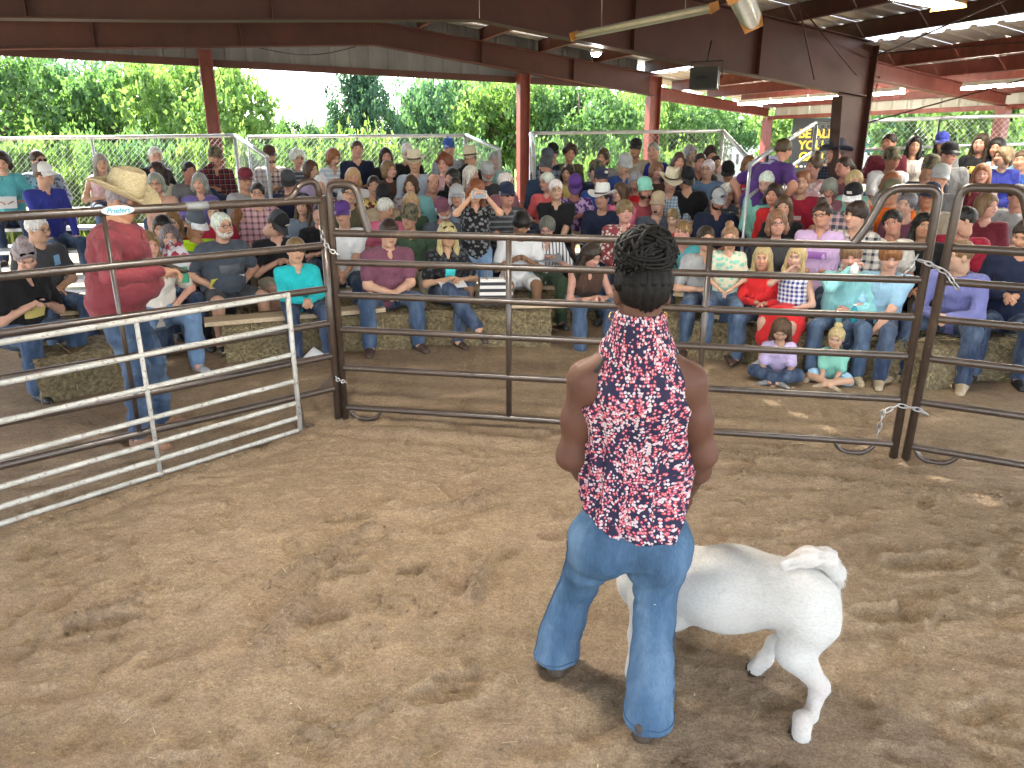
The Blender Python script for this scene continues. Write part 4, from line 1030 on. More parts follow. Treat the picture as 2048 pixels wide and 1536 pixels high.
# ---- ring panels
GA, GB = np.array((-1.24, 5.16)), np.array((2.49, 4.45)); GU = (GB - GA) / np.linalg.norm(GB - GA)
def gate(A, Bp, rails, name, label, mat, rr, verts, hoops, topz, group, feet=(), endl=True, endr=True, lean=(0, 0), chn=None):
    A, Bp = np.array(A), np.array(Bp); L = np.linalg.norm(Bp - A); U = (Bp - A) / L
    o = empty(name, (A[0], A[1], 0)); mi = Matrix.Translation(o.location).inverted()
    lv = lambda t_, z: Vector((A[0] + U[0] * (t_ + lean[0] * z), A[1] + U[1] * (t_ + lean[0] * z), z))
    for z in rails:
        MB().tube([lv(.02, z), lv(L - .02, z)], rr * (.92 if z < topz - .1 else 1), 10, False).build('rail', mat, o, mi)
    for t_, z0, z1 in verts: MB().tube([lv(t_, z0), lv(t_, z1)], rr * .8, 8).build('stile', mat, o, mi)
    zt = rails[0]
    for side, (hw, hz, on) in enumerate(hoops):
        if not on:
            MB().tube([lv(0 if side == 0 else L, .02), lv(0 if side == 0 else L, zt + rr)], rr, 10).build('end_post', mat, o, mi); continue
        e = 0 if side == 0 else L; g = 1 if side == 0 else -1
        sw = .07 if hw < .25 else .15; pts = bez([(lv(e, .0), 0), (lv(e, hz), .07), (lv(e + g * hw, hz), .08), (lv(e + g * (hw + sw * .6), zt + .09), .10), (lv(e + g * (hw + sw), zt + rr * .3), 0)])
        MB().tube(pts, rr * 1.02, 10).build('hoop_post', mat, o, mi)
    for t_ in feet:
        pts = bez([(lv(t_ - .13, rails[-1]), 0), (lv(t_ - .08, .004 + rr * .4), .06), (lv(t_ + .08, .004 + rr * .4), .06), (lv(t_ + .13, rails[-1]), 0)]); MB().tube(pts, rr * .6, 7).build('foot', mat, o, mi)
    tag(o, label, 'gate', group); return o, lv, L, mi
grp = 'brown steel ring panels'
g1, lv1, L1, mi1 = gate(GA, GB, (1.365, 1.165, .935, .685, .40, .095), 'ring_panel', 'brown steel ring panel standing behind the woman with hooped ends', 'brown_rail', .0255, ((1.24, .095, 1.365), (2.53, .095, 1.365)), ((.20, 1.69, True), (.28, 1.70, True)), 1.365, grp, feet=(.16, 3.55))
GC = np.array((2.555, 4.42)); GD = np.array((5.9, 2.55)); 
g2, lv2, L2, mi2 = gate(GC, GD, (1.365, 1.165, .935, .685, .40, .095), 'ring_panel', 'brown steel ring panel running off past the right edge', 'brown_rail', .0255, ((1.25, .095, 1.365), (2.5, .095, 1.365)), ((.30, 1.71, True), (.28, 1.70, True)), 1.365, grp, feet=(.16,), lean=(.02, 0))
g3, lv3, L3, mi3 = gate((-5.05, 1.77), (-1.285, 5.13), (1.59, 1.285, .985, .74, .50, .255), 'ring_panel', 'brown steel ring panel in front of the man in the straw hat', 'brown_rail', .026, (), ((0, 0, False), (0, 0, False)), 1.59, grp)
U3 = (np.array((-1.285, 5.13)) - np.array((-5.05, 1.77))) / L3
ts = 3.70; MB().tube([lv3(ts, .255), lv3(ts, 1.59)], .014, 8).build('stile', 'brown_rail', g3, mi3)
MB().tube([lv3(1.4, .255), lv3(1.4, 1.59)], .014, 8).build('stile', 'brown_rail', g3, mi3)
MB().tube(bez([(lv3(L3 - .27, 1.60), 0), (lv3(L3 - .19, 1.62), .06), (lv3(L3 - .16, 1.70), .06), (lv3(L3 - .03, 1.72), .06), (lv3(L3 - .01, 1.60), 0)]), .022, 8).build('latch_horn', 'brown_rail', g3, mi3)
for t_ in (L3 - .30, .3): MB().tube(bez([(lv3(t_, .255), 0), (lv3(t_ + .02, .03), .05), (lv3(t_ + .10, .012), 0)]), .016, 7).build('foot', 'brown_rail', g3, mi3)
MB().add([lv3(L3 - .16, .27), lv3(L3 - .02, .27), lv3(L3 - .02, .36)] + [lv3(L3 - .16, .27) + Vector((.006, -.006, 0)), lv3(L3 - .02, .27) + Vector((.006, -.006, 0)), lv3(L3 - .02, .36) + Vector((.006, -.006, 0))], [(0, 1, 2), (5, 4, 3), (0, 3, 4, 1), (1, 4, 5, 2), (2, 5, 3, 0)]).build('hinge_plate', 'brown_rail', g3, mi3)
nb3 = Vector((U3[1], -U3[0], 0))
def onrail(u, v):                                       # distance along the left panel of the point seen at (u, v)
    r = ray(u, v); a = np.array((-5.05, 1.77)); n_ = np.array((-U3[1], U3[0])); k = (n_ @ a) / (n_ @ r[:2]); return float((r[:2] * k - a) @ U3)
tb = onrail(233, 421); m = MB(); cen = lv3(tb, 1.592) + nb3 * .0285
ring = [(.085 * math.cos(a), .026 * math.sin(a)) for a in [2 * math.pi * i / 24 for i in range(24)]]
u3 = Vector((U3[0], U3[1], 0)); m.add([cen + nb3 * .004] + [cen + u3 * a + Vector((0, 0, b)) + nb3 * .004 for a, b in ring] + [cen + u3 * a * 1.03 + Vector((0, 0, b * 1.05)) for a, b in ring], [(0, i + 1, (i + 1) % 24 + 1) for i in range(24)] + [(i + 1, i + 25, (i + 1) % 24 + 25, (i + 1) % 24 + 1) for i in range(24)], True)
bdg = m.build('badge', 'white_paint', g3, mi3)
def textobj(txt, size, mat, name, parent=None, mw=None, ext=.002, align='CENTER', shear=0., bold=0.):
    c = bpy.data.curves.new(name, 'FONT'); c.body = txt; c.size = size; c.extrude = ext; c.align_x = align; c.align_y = 'CENTER'; c.shear = shear; c.offset = bold
    o = bpy.data.objects.new(name, c); COL.objects.link(o); dg = bpy.context.evaluated_depsgraph_get(); me = bpy.data.meshes.new_from_object(o.evaluated_get(dg)); bpy.data.objects.remove(o)
    me.materials.clear(); return mk(name, me, mat, parent, mw)
def facem(c, right, up):
    right, up = Vector(right).normalized(), Vector(up).normalized(); n_ = right.cross(up); m = Matrix((right, up, n_)).transposed().to_4x4(); m.translation = Vector(c); return m
textobj('Priefert', .040, 'teal_canvas', 'lettering', bdg, facem(cen + nb3 * .006, u3, (0, 0, 1)), .0012, 'CENTER', .25, .0006)
tq = onrail(398, 411); MB().tube([lv3(tq - .08, 1.592), lv3(tq + .05, 1.592)], .0275, 12).build('tape', 'grey_siding', g3, mi3)
gw, lvw, Lw, miw = gate((-3.62, 2.525), (-1.50, 4.89), (.985, .775, .575, .385, .225, .115, .022), 'white_panel', 'low white steel panel with chipped paint leaning inside the brown panel', 'white_rail', .0172, ((2.188, .0, .985),), ((0, 0, False), (0, 0, False)), .985, None)
def chain(pts, n, r, name, label):
    pts = [Vector(p) for p in pts]; o = empty(name, pts[0]); mi = Matrix.Translation(o.location).inverted(); L = [0]
    for a, b in zip(pts[:-1], pts[1:]): L.append(L[-1] + (b - a).length)
    for i in range(n):
        x = (i + .5) / n * L[-1]; k = max(j for j in range(len(L) - 1) if L[j] <= x); p = pts[k].lerp(pts[k + 1], (x - L[k]) / (L[k + 1] - L[k])); d = (pts[k + 1] - pts[k]).normalized()
        q = d.orthogonal().normalized(); q = Matrix.Rotation(1.57 * (i % 2) + .3, 3, d) @ q; hl = L[-1] / n * .72
        ring = [p + d * hl * math.cos(a) + q * r * 2.6 * math.sin(a) for a in [2 * math.pi * j / 10 for j in range(10)]]
        MB().tube(ring, r, 5, False, True).build('chain_link', 'chain_metal', o, mi)
    tag(o, label, 'chain')
E1 = lv1(L1, 0); E2 = lv2(0, 0); fr = Vector((-.03, -.055, 0))
chain([E1 + Vector((-.14, -.03, 1.20)), E1 + Vector((-.10, -.05, 1.30)), E1 + Vector((-.01, -.06, 1.27)), E2 + Vector((.02, -.05, 1.22)), E2 + Vector((.09, -.07, 1.13))], 10, .0050, 'chain', 'steel chain tying the two right panels near the top')
chain([E1 + Vector((-.15, -.04, .16)), E1 + Vector((-.14, -.05, .33)), E1 + Vector((-.06, -.06, .385)), E2 + Vector((.0, -.05, .36)), E2 + Vector((.05, -.06, .33))], 10, .0048, 'chain', 'steel chain tying the two right panels near the ground')
P3 = Vector((GA[0], GA[1], 0)); chain([P3 + Vector((-.06, -.04, 1.42)), P3 + Vector((-.04, -.05, 1.30)), P3 + Vector((.0, -.05, 1.25)), P3 + Vector((.05, -.05, 1.22))], 8, .0050, 'chain', 'steel chain round the left ring post near the top')
chain([P3 + Vector((-.05, -.04, .36)), P3 + Vector((-.02, -.05, .32)), P3 + Vector((.04, -.05, .30))], 6, .0048, 'chain', 'steel chain round the left ring post near the ground')

# ---- seating: hay bales with planks, bleachers with chain-link rails
def strawbits(m, c, dims, rot, n, L=.10):
    mt = Matrix.Rotation(rot, 3, 'Z'); x, y, z = dims
    for i in range(n):
        f = random.choice((0, 1, 2, 2, 0, 0)); p = [random.uniform(-a / 2, a / 2) for a in dims]
        if f == 0: p[1] = -y / 2
        elif f == 1: p[0] = random.choice((-1, 1)) * x / 2
        else: p[2] = z / 2
        d = Vector((random.uniform(-1, 1), random.uniform(-.5, .3) if f else random.uniform(-.5, .05), random.uniform(-.9, .5))).normalized() * random.uniform(.3, 1) * L
        q = d.orthogonal().normalized() * .0030; p = Vector(p)
        m.add([Vector(c) + mt @ k for k in (p - q, p + q, p + d + q * .4, p + d - q * .4)], [(0, 1, 2, 3)])
def bale(x, y, rot, label, end_on=False, dims=(.92, .46, .37), loose=340):
    o = empty('hay_bale', (x, y, gz(x, y) - .01), rot); n1 = 14; m = MB()
    bm = bmesh.new(); bmesh.ops.create_cube(bm, size=1); bmesh.ops.subdivide_edges(bm, edges=bm.edges[:], cuts=7, use_grid_fill=True)
    for v in bm.verts:
        q = v.co.copy(); bul = (1 - abs(q.x * 2) ** 6) ; v.co = Vector((q.x * dims[0], q.y * dims[1] * (.97 + .06 * bul), (q.z + .5) * dims[2]))
        sq = 1 - .05 * (math.exp(-((abs(q.x) - .22) / .04) ** 2)); v.co.y *= sq; v.co.z = dims[2] / 2 + (v.co.z - dims[2] / 2) * sq
        v.co += Vector((random.uniform(-1, 1), random.uniform(-1, 1), random.uniform(-1, 1))) * .011
    me = bpy.data.meshes.new('bale'); bm.to_mesh(me); bm.free(); mk('bale', me, 'straw', o)
    for e in (-.22, .22):
        MB().tube(bez([((e * dims[0], -dims[1] * .49, .01), .03), ((e * dims[0], -dims[1] * .49, dims[2]), .03), ((e * dims[0], dims[1] * .49, dims[2]), .03), ((e * dims[0], dims[1] * .49, .01), .03)], 3), .0035, 5).build('twine', 'paint', o, None, (.42, .30, .14))
    m = MB(); strawbits(m, (0, 0, dims[2] / 2), dims, 0, loose); s_ = m.build('loose_straw', 'straw_weave', o, None, random.choice(((.40, .32, .17), (.32, .25, .13), (.46, .38, .22)))); s_['kind'] = 'stuff'
    tag(o, label, 'hay bale', 'hay bales set out as seats'); return o
def plank(a, b, z, label, w=.24):
    o = MB().beam((a[0], a[1], z), (b[0], b[1], z), w, .04).build('plank', 'plank_wood'); tag(o, label, 'plank', 'planks laid on the hay bales'); return o
def pl(u, Y): return np.array(((u - 1024) / 1572.0 * Y, Y))
BALES = [(100, 5.95, .75, 'hay bale under the woman in the black printed T-shirt at the left'), (505, 6.98, .35, 'hay bale at the plank end beside the teal shirt boy'), (700, 7.25, .15, 'ragged hay bale just right of the left ring post'),
         (880, 7.5, .05, 'hay bale under the blonde woman with the notebook'), (1010, 7.45, -.02, 'hay bale below the striped handbag'), (1385, 7.2, -.25, 'hay bale under the woman holding a toddler on her lap'), (1510, 6.9, -.45, 'hay bale under the girl in the red shirt'),
         (1745, 6.35, -.3, 'hay bale under the two boys in blue shirts'), (1908, 6.28, -1.45, 'hay bale seen end-on under the youth in the violet-blue shirt'), (2040, 6.3, -.2, 'hay bale at the far right edge of the front row'),
         (560, 8.0, .3, 'hay bale in the second row under the black capped man'), (420, 7.75, .45, 'hay bale in the second row under the white bearded man'), (690, 8.25, .15, 'hay bale in the second row under the white V-neck man'), (810, 8.35, .08, 'hay bale in the second row behind the maroon shirted boy'), (1060, 8.35, 0, 'hay bale in the second row under the striped shirt woman'), (1240, 8.5, -.1, 'hay bale in the second row under the red floral shirt man'),
         (60, 7.2, .6, 'hay bale in the second row under the grey T-shirt man'), (1370, 8.2, -.2, 'hay bale in the second row behind the toddler'), (1590, 7.35, -.35, 'hay bale in the second row under the lilac T-shirt woman'), (1800, 7.15, -.25, 'hay bale in the second row behind the light blue shirt boy'), (1950, 7.1, -.15, 'hay bale in the second row under the red T-shirt young man')]
for u, Y, rot, lab in BALES: p = pl(u, Y); bale(p[0], p[1], rot, lab)
for u0, Y0, u1, Y1, z, lab in ((355, 6.62, 745, 7.25, .395, 'long pale plank across the left front bales'), (1015, 7.42, 1215, 7.48, .395, 'pale plank on the front bales below the handbag'), (380, 7.62, 640, 8.12, .40, 'plank across the left second row bales'), (640, 8.2, 1290, 8.48, .40, 'plank across the middle second row bales'), (1440, 7.0, 1830, 6.32, .395, 'plank across the right front bales'), (1330, 8.1, 2010, 7.05, .40, 'plank across the right second row bales'), (0, 6.98, 330, 7.5, .40, 'plank across the far left second row bales')):
    plank(pl(u0, Y0), pl(u1, Y1), z, lab)
SEC = {'1': (-90, 468, {2: (8.2, 8.9, .50), 3: (8.9, 9.5, .74), 4: (9.5, 10.1, .94), 5: (10.0, 10.7, 1.12)}, 11.15), '2': (482, 1040, {2: (9.1, 9.2, .52), 3: (9.75, 9.9, .75), 4: (10.4, 10.6, .95), 5: (11.1, 11.3, 1.14)}, 11.75),
       '3': (1062, 1490, {2: (9.5, 9.1, .52), 3: (10.15, 9.7, .72), 4: (10.8, 10.4, .93), 5: (11.45, 11.1, 1.13)}, 11.9), '4': (1520, 2120, {2: (8.2, 7.6, .50), 3: (8.8, 8.3, .66), 4: (9.4, 8.9, .82), 5: (9.9, 9.5, 1.0), 6: (10.5, 10.1, 1.2)}, 10.6)}
def chainlink(m, a, b, z0, z1, pitch=.075, r=.0019):
    a, b = Vector((a[0], a[1], 0)), Vector((b[0], b[1], 0)); L = (b - a).length; d = (b - a) / L; h0 = (z0[1] - z0[0]); H = z1[0] - z0[0]
    n = int((L + H) / pitch)
    for sg in (1, -1):
        for i in range(n + 1):
            t0 = i * pitch - (H if sg > 0 else 0); t1 = t0 + H * sg if sg > 0 else t0 - H
            if sg < 0: t0, t1 = i * pitch, i * pitch - H
            e0, e1 = 0., 1.
            lo_, hi_ = (t0, t1) if t0 < t1 else (t1, t0)
            if hi_ <= 0 or lo_ >= L: continue
            k = lambda t_: (t_ - t0) / (t1 - t0)
            c = sorted((max(0, min(1, k(max(lo_, 0)))), max(0, min(1, k(min(hi_, L))))))
            P = [a + d * (t0 + (t1 - t0) * q) + Vector((0, 0, z0[0] + h0 * (t0 + (t1 - t0) * q) / L + H * q)) for q in c]
            m.tube(P, r, 3, False)
SECN = {'1': 'left', '2': 'middle left', '3': 'middle right', '4': 'right'}
for k, (u0, u1, rows, Yb) in SEC.items():
    o = empty('bleacher', (*pl((u0 + u1) / 2, rows[2][0]), 0)); mi = Matrix.Translation(o.location).inverted()
    for r_, (Ya, Yb_, z) in rows.items():
        a, b = pl(u0, Ya), pl(u1, Yb_); d = (b - a) / np.linalg.norm(b - a); n_ = np.array((-d[1], d[0]))
        for e in (-.09, .09):
            MB().beam((*(a + n_ * e), z - .022), (*(b + n_ * e), z - .022), .165, .04).build('seat_plank', 'bench_metal', o, mi)
        fzz = z - .44
        if fzz > .02: MB().beam((*(a - n_ * .36), fzz - .012), (*(b - n_ * .36), fzz - .012), .24, .03).build('foot_plank', 'bench_metal', o, mi)
        for t_ in (.04, .35, .66, .96):
            p = a + (b - a) * t_; MB().tube([(p[0], p[1], 0), (p[0], p[1], z - .045)], .022, 6).build('leg', 'galvanized', o, mi)
            if fzz > .02: MB().tube([(*(p - n_ * .45), max(.03, fzz - .05)), (*p, max(.03, fzz - .05))], .018, 5).build('bearer', 'galvanized', o, mi)
    tag(o, f'{ {"1": "aluminium bleacher at the left behind the man in the straw hat", "2": "aluminium bleacher behind the left half of the middle ring panel", "3": "aluminium bleacher behind the right half of the middle ring panel", "4": "aluminium bleacher at the right by the thick column"}[k]}', 'bleacher', 'aluminium bleachers')
def railing(name, pts, label, z0, mesh=True, stiles=(), r=.024, mid=None):
    """pts: list of (xy, ztop); posts at each, chain link between"""
    o = empty(name, (*pts[0][0], 0)); mi = Matrix.Translation(o.location).inverted()
    for (a, za), (b, zb) in zip(pts[:-1], pts[1:]):
        MB().tube([(*a, za), (*b, zb)], r, 8).build('top_rail', 'galvanized', o, mi)
        if mid: MB().tube([(*a, za - mid), (*b, zb - mid)], r * .8, 8).build('mid_rail', 'galvanized', o, mi)
        if mesh:
            m = MB(); chainlink(m, a, b, (za - z0, zb - z0), (za - .02, zb - .02)); q = m.build('chain_mesh', 'galvanized', o, mi); q['kind'] = 'stuff'
        n = max(1, int(np.linalg.norm(np.array(b) - np.array(a)) / 1.5))
        for i in range(n + 1):
            p = np.array(a) + (np.array(b) - np.array(a)) * i / n; zt = za + (zb - za) * i / n
            MB().tube([(*p, max(0, zt - 1.95)), (*p, zt)], r * .75, 7).build('rail_post', 'galvanized', o, mi)
    tag(o, label, 'railing', 'chain-link bleacher railings'); return o
ptz = lambda u, v, Y: ((at(u, v, Y)[0], Y), at(u, v, Y)[2])
railing('guard_rail', [ptz(-120, 279, 10.5), ptz(468, 271, 11.15)], 'chain-link back railing of the left bleacher', 1.15)
railing('guard_rail', [ptz(470, 271, 11.15), ptz(534, 314, 9.5)], 'sloping chain-link end railing of the left bleacher', .95, r=.03)
railing('guard_rail', [ptz(495, 274, 11.75), ptz(930, 271, 11.85)], 'chain-link back railing of the middle left bleacher', 1.15)
railing('guard_rail', [ptz(932, 270, 11.85), ptz(1000, 300, 10.6)], 'sloping chain-link end railing beside the mint shirt man', .95, r=.028)
railing('guard_rail', [ptz(1063, 266, 11.7), ptz(1445, 262, 11.9)], 'chain-link back railing of the middle right bleacher', 1.2)
railing('guard_rail', [ptz(1062, 267, 11.7), ptz(1068, 312, 10.4)], 'short pale end railing at the aisle by the middle right bleacher', .9, r=.032)
railing('guard_rail', [ptz(1447, 262, 11.9), ptz(1492, 312, 10.3)], 'sloping chain-link railing at the right end of the middle right bleacher', .9, r=.028)
railing('guard_rail', [ptz(1634, 246, 10.3), ptz(1880, 236, 10.4), ptz(2130, 228, 10.3)], 'chain-link back railing of the right bleacher', 1.2, mid=.36)
o = railing('guard_rail', [ptz(1632, 246, 10.3), ptz(1535, 305, 8.9), ptz(1500, 330, 8.5)], 'sloping handrail beside the bending purple shirted person', .8, mesh=False, r=.026, mid=.36)
# board fence rails seen through the aisle
m0 = empty('pasture_fence', (*pl(900, 14.3), 0)); mi = Matrix.Translation(m0.location).inverted()
for z in (.45, .8, 1.1): MB().tube([(*pl(620, 14.0), z), (*pl(1480, 14.6), z)], .014, 6).build('rail', 'galvanized', m0, mi)
for u in range(640, 1500, 140): p = pl(u, 14.0 + (u - 620) / 860 * .6); MB().tube([(*p, 0), (*p, 1.2)], .025, 6).build('fence_post', 'bark', m0, mi)
tag(m0, 'thin wire and pipe pasture fence across the grass beyond the aisle', 'fence')

# ---- beyond: trees, shrubs, vehicles, sign
def leafcloud(n_cl, per, size, shape, rg, sizej=.4):
    """leaf quads in clumps; shape(rg)-> clump centre and radius (unit crown: base 0..1 in z, radius 1)"""
    V, C = [], []
    for i in range(n_cl):
        c, r = shape(rg); tint = np.clip(rg.normal(.45, .28), 0, 1)
        p = c + rg.normal(0, 1, (per, 3)) * r * .55
        nrm = rg.normal(0, 1, (per, 3)) + np.array((0, 0, .5)); nrm /= np.linalg.norm(nrm, axis=1)[:, None]
        a = np.cross(nrm, rg.normal(0, 1, (per, 3))); a /= np.linalg.norm(a, axis=1)[:, None]; b = np.cross(nrm, a)
        s_ = size * (1 + sizej * rg.uniform(-1, 1, (per, 1)))
        q = np.stack([p - a * s_, p + b * s_ * .55, p + a * s_, p - b * s_ * .55], 1); V.append(q.reshape(-1, 3))
        C.append(np.repeat(np.clip(tint + rg.normal(0, .18, per), 0, 1), 4))
    return np.concatenate(V), np.concatenate(C)
def leafmesh(name, V, C):
    me = npmesh(name, V, np.arange(len(V)).reshape(-1, 4), False)
    a = me.color_attributes.new('tint', 'FLOAT_COLOR', 'POINT'); a.data.foreach_set('color', np.repeat(C.astype(np.float32), 4)); return me
def broad(rg):
    while True:
        p = rg.uniform(-1, 1, 3); r = np.linalg.norm(p)
        if .40 < r < 1 and math.sin(3.1 * p[0] + 4 * p[2] + 2) + math.sin(4.3 * p[1] - 3 * p[2]) + math.sin(5 * p[2] + 2 * p[0]) > -.75: break
    p[2] = p[2] * .5 + .5; lob = 1 + .22 * math.sin(5 * math.atan2(p[1], p[0]) + 3 * p[2])
    return np.array((p[0] * lob, p[1] * lob, p[2])), rg.uniform(.06, .15)
def conif(rg):
    z = rg.random() ** .8; a = rg.integers(0, 9) * .7 + z * 9; rr = (1 - z) ** .55 * rg.uniform(.15, 1.1) * (1 + .25 * math.sin(a * 3)); return np.array((math.cos(a) * rr, math.sin(a) * rr, z + .16 * rr - .05)), .085
rt = np.random.default_rng(21)
def unit(shape, ncl, per, size):
    V, C = leafcloud(ncl, per, size, shape, rt); return V, C
UB = [leafmesh('crown', *unit(broad, 270, 54, .034)) for _ in range(3)]
UC = leafmesh('crown', *unit(conif, 330, 42, .028))
US = [leafmesh('foliage', *unit(broad, 130, 50, .040)) for _ in range(3)]
def limbs(m, H, r, crown0, crw):
    m.tube([(0, 0, 0), (.05 * r, .0, H * .3), (.15, .05, H * .6), (.1, .1, H * .92)], [r, r * .8, r * .5, r * .12], 8)
    for i in range(9):
        a = random.uniform(0, 6.28); z0 = H * random.uniform(.25, .7); L = crw * random.uniform(.5, .9)
        m.tube([(0, 0, z0), (math.cos(a) * L * .5, math.sin(a) * L * .5, z0 + L * .35), (math.cos(a) * L, math.sin(a) * L, z0 + L * .8)], [r * .4, r * .25, r * .06], 5)
def tree(u, Y, halfu, vtop, vbase, mat, label, kind='b', i=0):
    p = pl(u, Y); top = at(u, vtop, Y)[2]; base = at(u, vbase, Y)[2] if vbase else .8; w = 1.18 * halfu / 1572 * Y; top += .30
    o = empty('cedar_tree' if kind == 'c' else 'leafy_tree', (p[0], p[1], -.06)); m = MB(); limbs(m, top * .95, .09 + .018 * top, base, w); m.build('trunk', 'bark', o)
    me = UC if kind == 'c' else UB[i % 3]
    mk('crown', me, mat, o, Matrix.Translation((0, 0, base)) @ Matrix.Rotation(random.uniform(0, 6.28), 4, 'Z') @ Matrix.Diagonal((w, w, top - base, 1)))
    tag(o, label, 'tree', 'trees beyond the pavilion')
TREES = [(-40, 21, 150, 95, 330, 'leaf_mid', 'broad green tree at the far left edge behind the left bleacher', 'b'), (110, 25, 120, 112, 320, 'leaf_blue', 'bluish green tree just left of the left gable post', 'b'), (240, 23, 100, 150, 330, 'leaf_mid', 'green tree beside the left gable post partly behind it', 'b'),
         (400, 21, 112, 112, 335, 'leaf_bright', 'tall bright yellow-green tree just right of the left gable post', 'b'), (540, 25, 45, 240, 335, 'leaf_mid', 'small tree left of the open sky gap', 'b'), (725, 22, 88, 150, 330, 'leaf_dark', 'dark cedar with drooping branches right of the sky gap', 'c'), (640, 26, 50, 250, 335, 'leaf_mid', 'low tree at the foot of the sky gap beside the cedar', 'b'),
         (880, 25, 85, 155, 335, 'leaf_blue', 'blue-green tree left of the middle gable post', 'b'), (1020, 24, 100, 150, 330, 'leaf_bright', 'bright tree right of the middle gable post', 'b'), (1150, 23, 95, 168, 330, 'leaf_mid', 'green tree behind the middle right bleacher', 'b'), (1250, 26, 80, 180, 330, 'leaf_bright', 'yellow-green tree left of the pink eave post', 'b'),
         (1390, 27, 90, 212, 335, 'leaf_mid', 'green tree right of the pink eave post', 'b'), (1495, 32, 70, 250, 340, 'leaf_blue', 'thin distant tree left of the red corner post', 'b'), (1590, 22, 70, 215, 330, 'leaf_bright', 'bright tree seen beside the black sign', 'b'), (1840, 19, 110, 195, 345, 'leaf_mid', 'green tree behind the right bleacher railing', 'b'), (2010, 17, 110, 185, 345, 'leaf_bright', 'bright green tree at the far right behind the railing', 'b'), (1730, 26, 80, 215, 340, 'leaf_blue', 'tree directly behind the thick column', 'b'), (2200, 18, 150, 170, 345, 'leaf_mid', 'green tree beyond the right edge', 'b'), (30, 31, 150, 120, 330, 'leaf_mid', 'farther tree filling the gap at the far left', 'b'), (310, 30, 130, 118, 330, 'leaf_blue', 'farther bluish tree behind the left gable post', 'b'), (960, 31, 130, 150, 330, 'leaf_mid', 'farther tree behind the middle gable post', 'b'), (1100, 31, 130, 150, 330, 'leaf_bright', 'farther pale tree behind the aisle', 'b'), (1320, 32, 120, 185, 330, 'leaf_mid', 'farther tree behind the pink eave post', 'b'), (-330, 20, 190, 90, 330, 'leaf_bright', 'tree beyond the left lean-to nearest the frame', 'b'), (-720, 19, 220, 80, 330, 'leaf_mid', 'tree further along the left side of the pavilion', 'b'), (-1250, 17, 250, 80, 330, 'leaf_blue', 'tree at the far left end of the pasture', 'b')]
for i, (u, Y, hu, vt, vb, mt, lab, kd) in enumerate(TREES): tree(u, Y, hu, vt, vb, mt, lab, kd, i)
for i, (u, Y, hu, vt, mt, lab) in enumerate(((-30, 15.5, 90, 262, 'leaf_mid', 'low shrub at the far left behind the bleacher railing'), (90, 16, 80, 248, 'leaf_bright', 'yellow-green shrub above the blue shirted man'), (200, 16, 80, 240, 'leaf_mid', 'green shrub behind the grey blonde woman at left'), (300, 16.5, 70, 255, 'leaf_blue', 'shrub at the foot of the left gable post'), (420, 16.5, 80, 250, 'leaf_bright', 'shrub above the plaid shirted man with a camouflage cap'), (530, 17, 70, 248, 'leaf_mid', 'shrub behind the sloping left railing'), (640, 17, 70, 262, 'leaf_bright', 'pale shrub under the cedar at left'), (740, 17, 80, 240, 'leaf_bright', 'yellow-green shrub under the cedar'), (850, 17.5, 70, 255, 'leaf_mid', 'shrub behind the blue capped man'), (960, 19, 60, 268, 'leaf_blue', 'shrub behind the aisle between the bleachers'), (1110, 19, 70, 260, 'leaf_mid', 'shrub behind the olive shirted woman'), (1170, 18, 34, 292, 'leaf_bright', 'small round yellow-green bush behind the middle right bleacher'), (1280, 20, 80, 262, 'leaf_mid', 'shrub behind the khaki shirted man'), (1390, 21, 60, 275, 'leaf_bright', 'pale bush behind the lilac shirted woman'), (1920, 15, 90, 262, 'leaf_bright', 'shrub behind the black hooded woman at right'), (2060, 14.5, 90, 255, 'leaf_mid', 'shrub at the right edge behind the railing'))):
    p = pl(u, Y); top = at(u, vt, Y)[2]; w = hu / 1572 * Y
    o = empty('shrub', (p[0], p[1], -.06)); m = MB()
    for k in range(6): a = random.uniform(0, 6.28); m.tube([(0, 0, 0), (math.cos(a) * w * .3, math.sin(a) * w * .3, top * .4), (math.cos(a) * w * .6, math.sin(a) * w * .6, top * .8)], [.03, .02, .006], 5)
    m.build('stem', 'bark', o); mk('foliage', US[i % 3], mt, o, Matrix.Rotation(random.uniform(0, 6.28), 4, 'Z') @ Matrix.Diagonal((w, w, top, 1))); tag(o, lab, 'shrub', 'shrubs along the fence')
V, Cc = [], []                                          # tall grass at the lawn's edge
for i in range(7000):
    u = rt.uniform(-150, 2100); Y = rt.uniform(14.6, 17.5) + (.0 if u < 980 or u > 1080 else 1.5); p = pl(u, Y); hgt = rt.uniform(.2, .65) * (1.3 if u < 700 else 1); a = rt.uniform(0, 6.28); d = np.array((math.cos(a), math.sin(a), 0)) * .022; b = np.array((rt.normal(0, .12), rt.normal(0, .12), hgt)); p3 = np.array((p[0], p[1], -.06))
    V += [p3 - d, p3 + d, p3 + b * .6 + d * .7, p3 + b]; Cc += [rt.random()] * 4
tag(mk('tall_grass', leafmesh('tall_grass', np.array(V), np.array(Cc)), 'grass_blade'), kind='stuff')
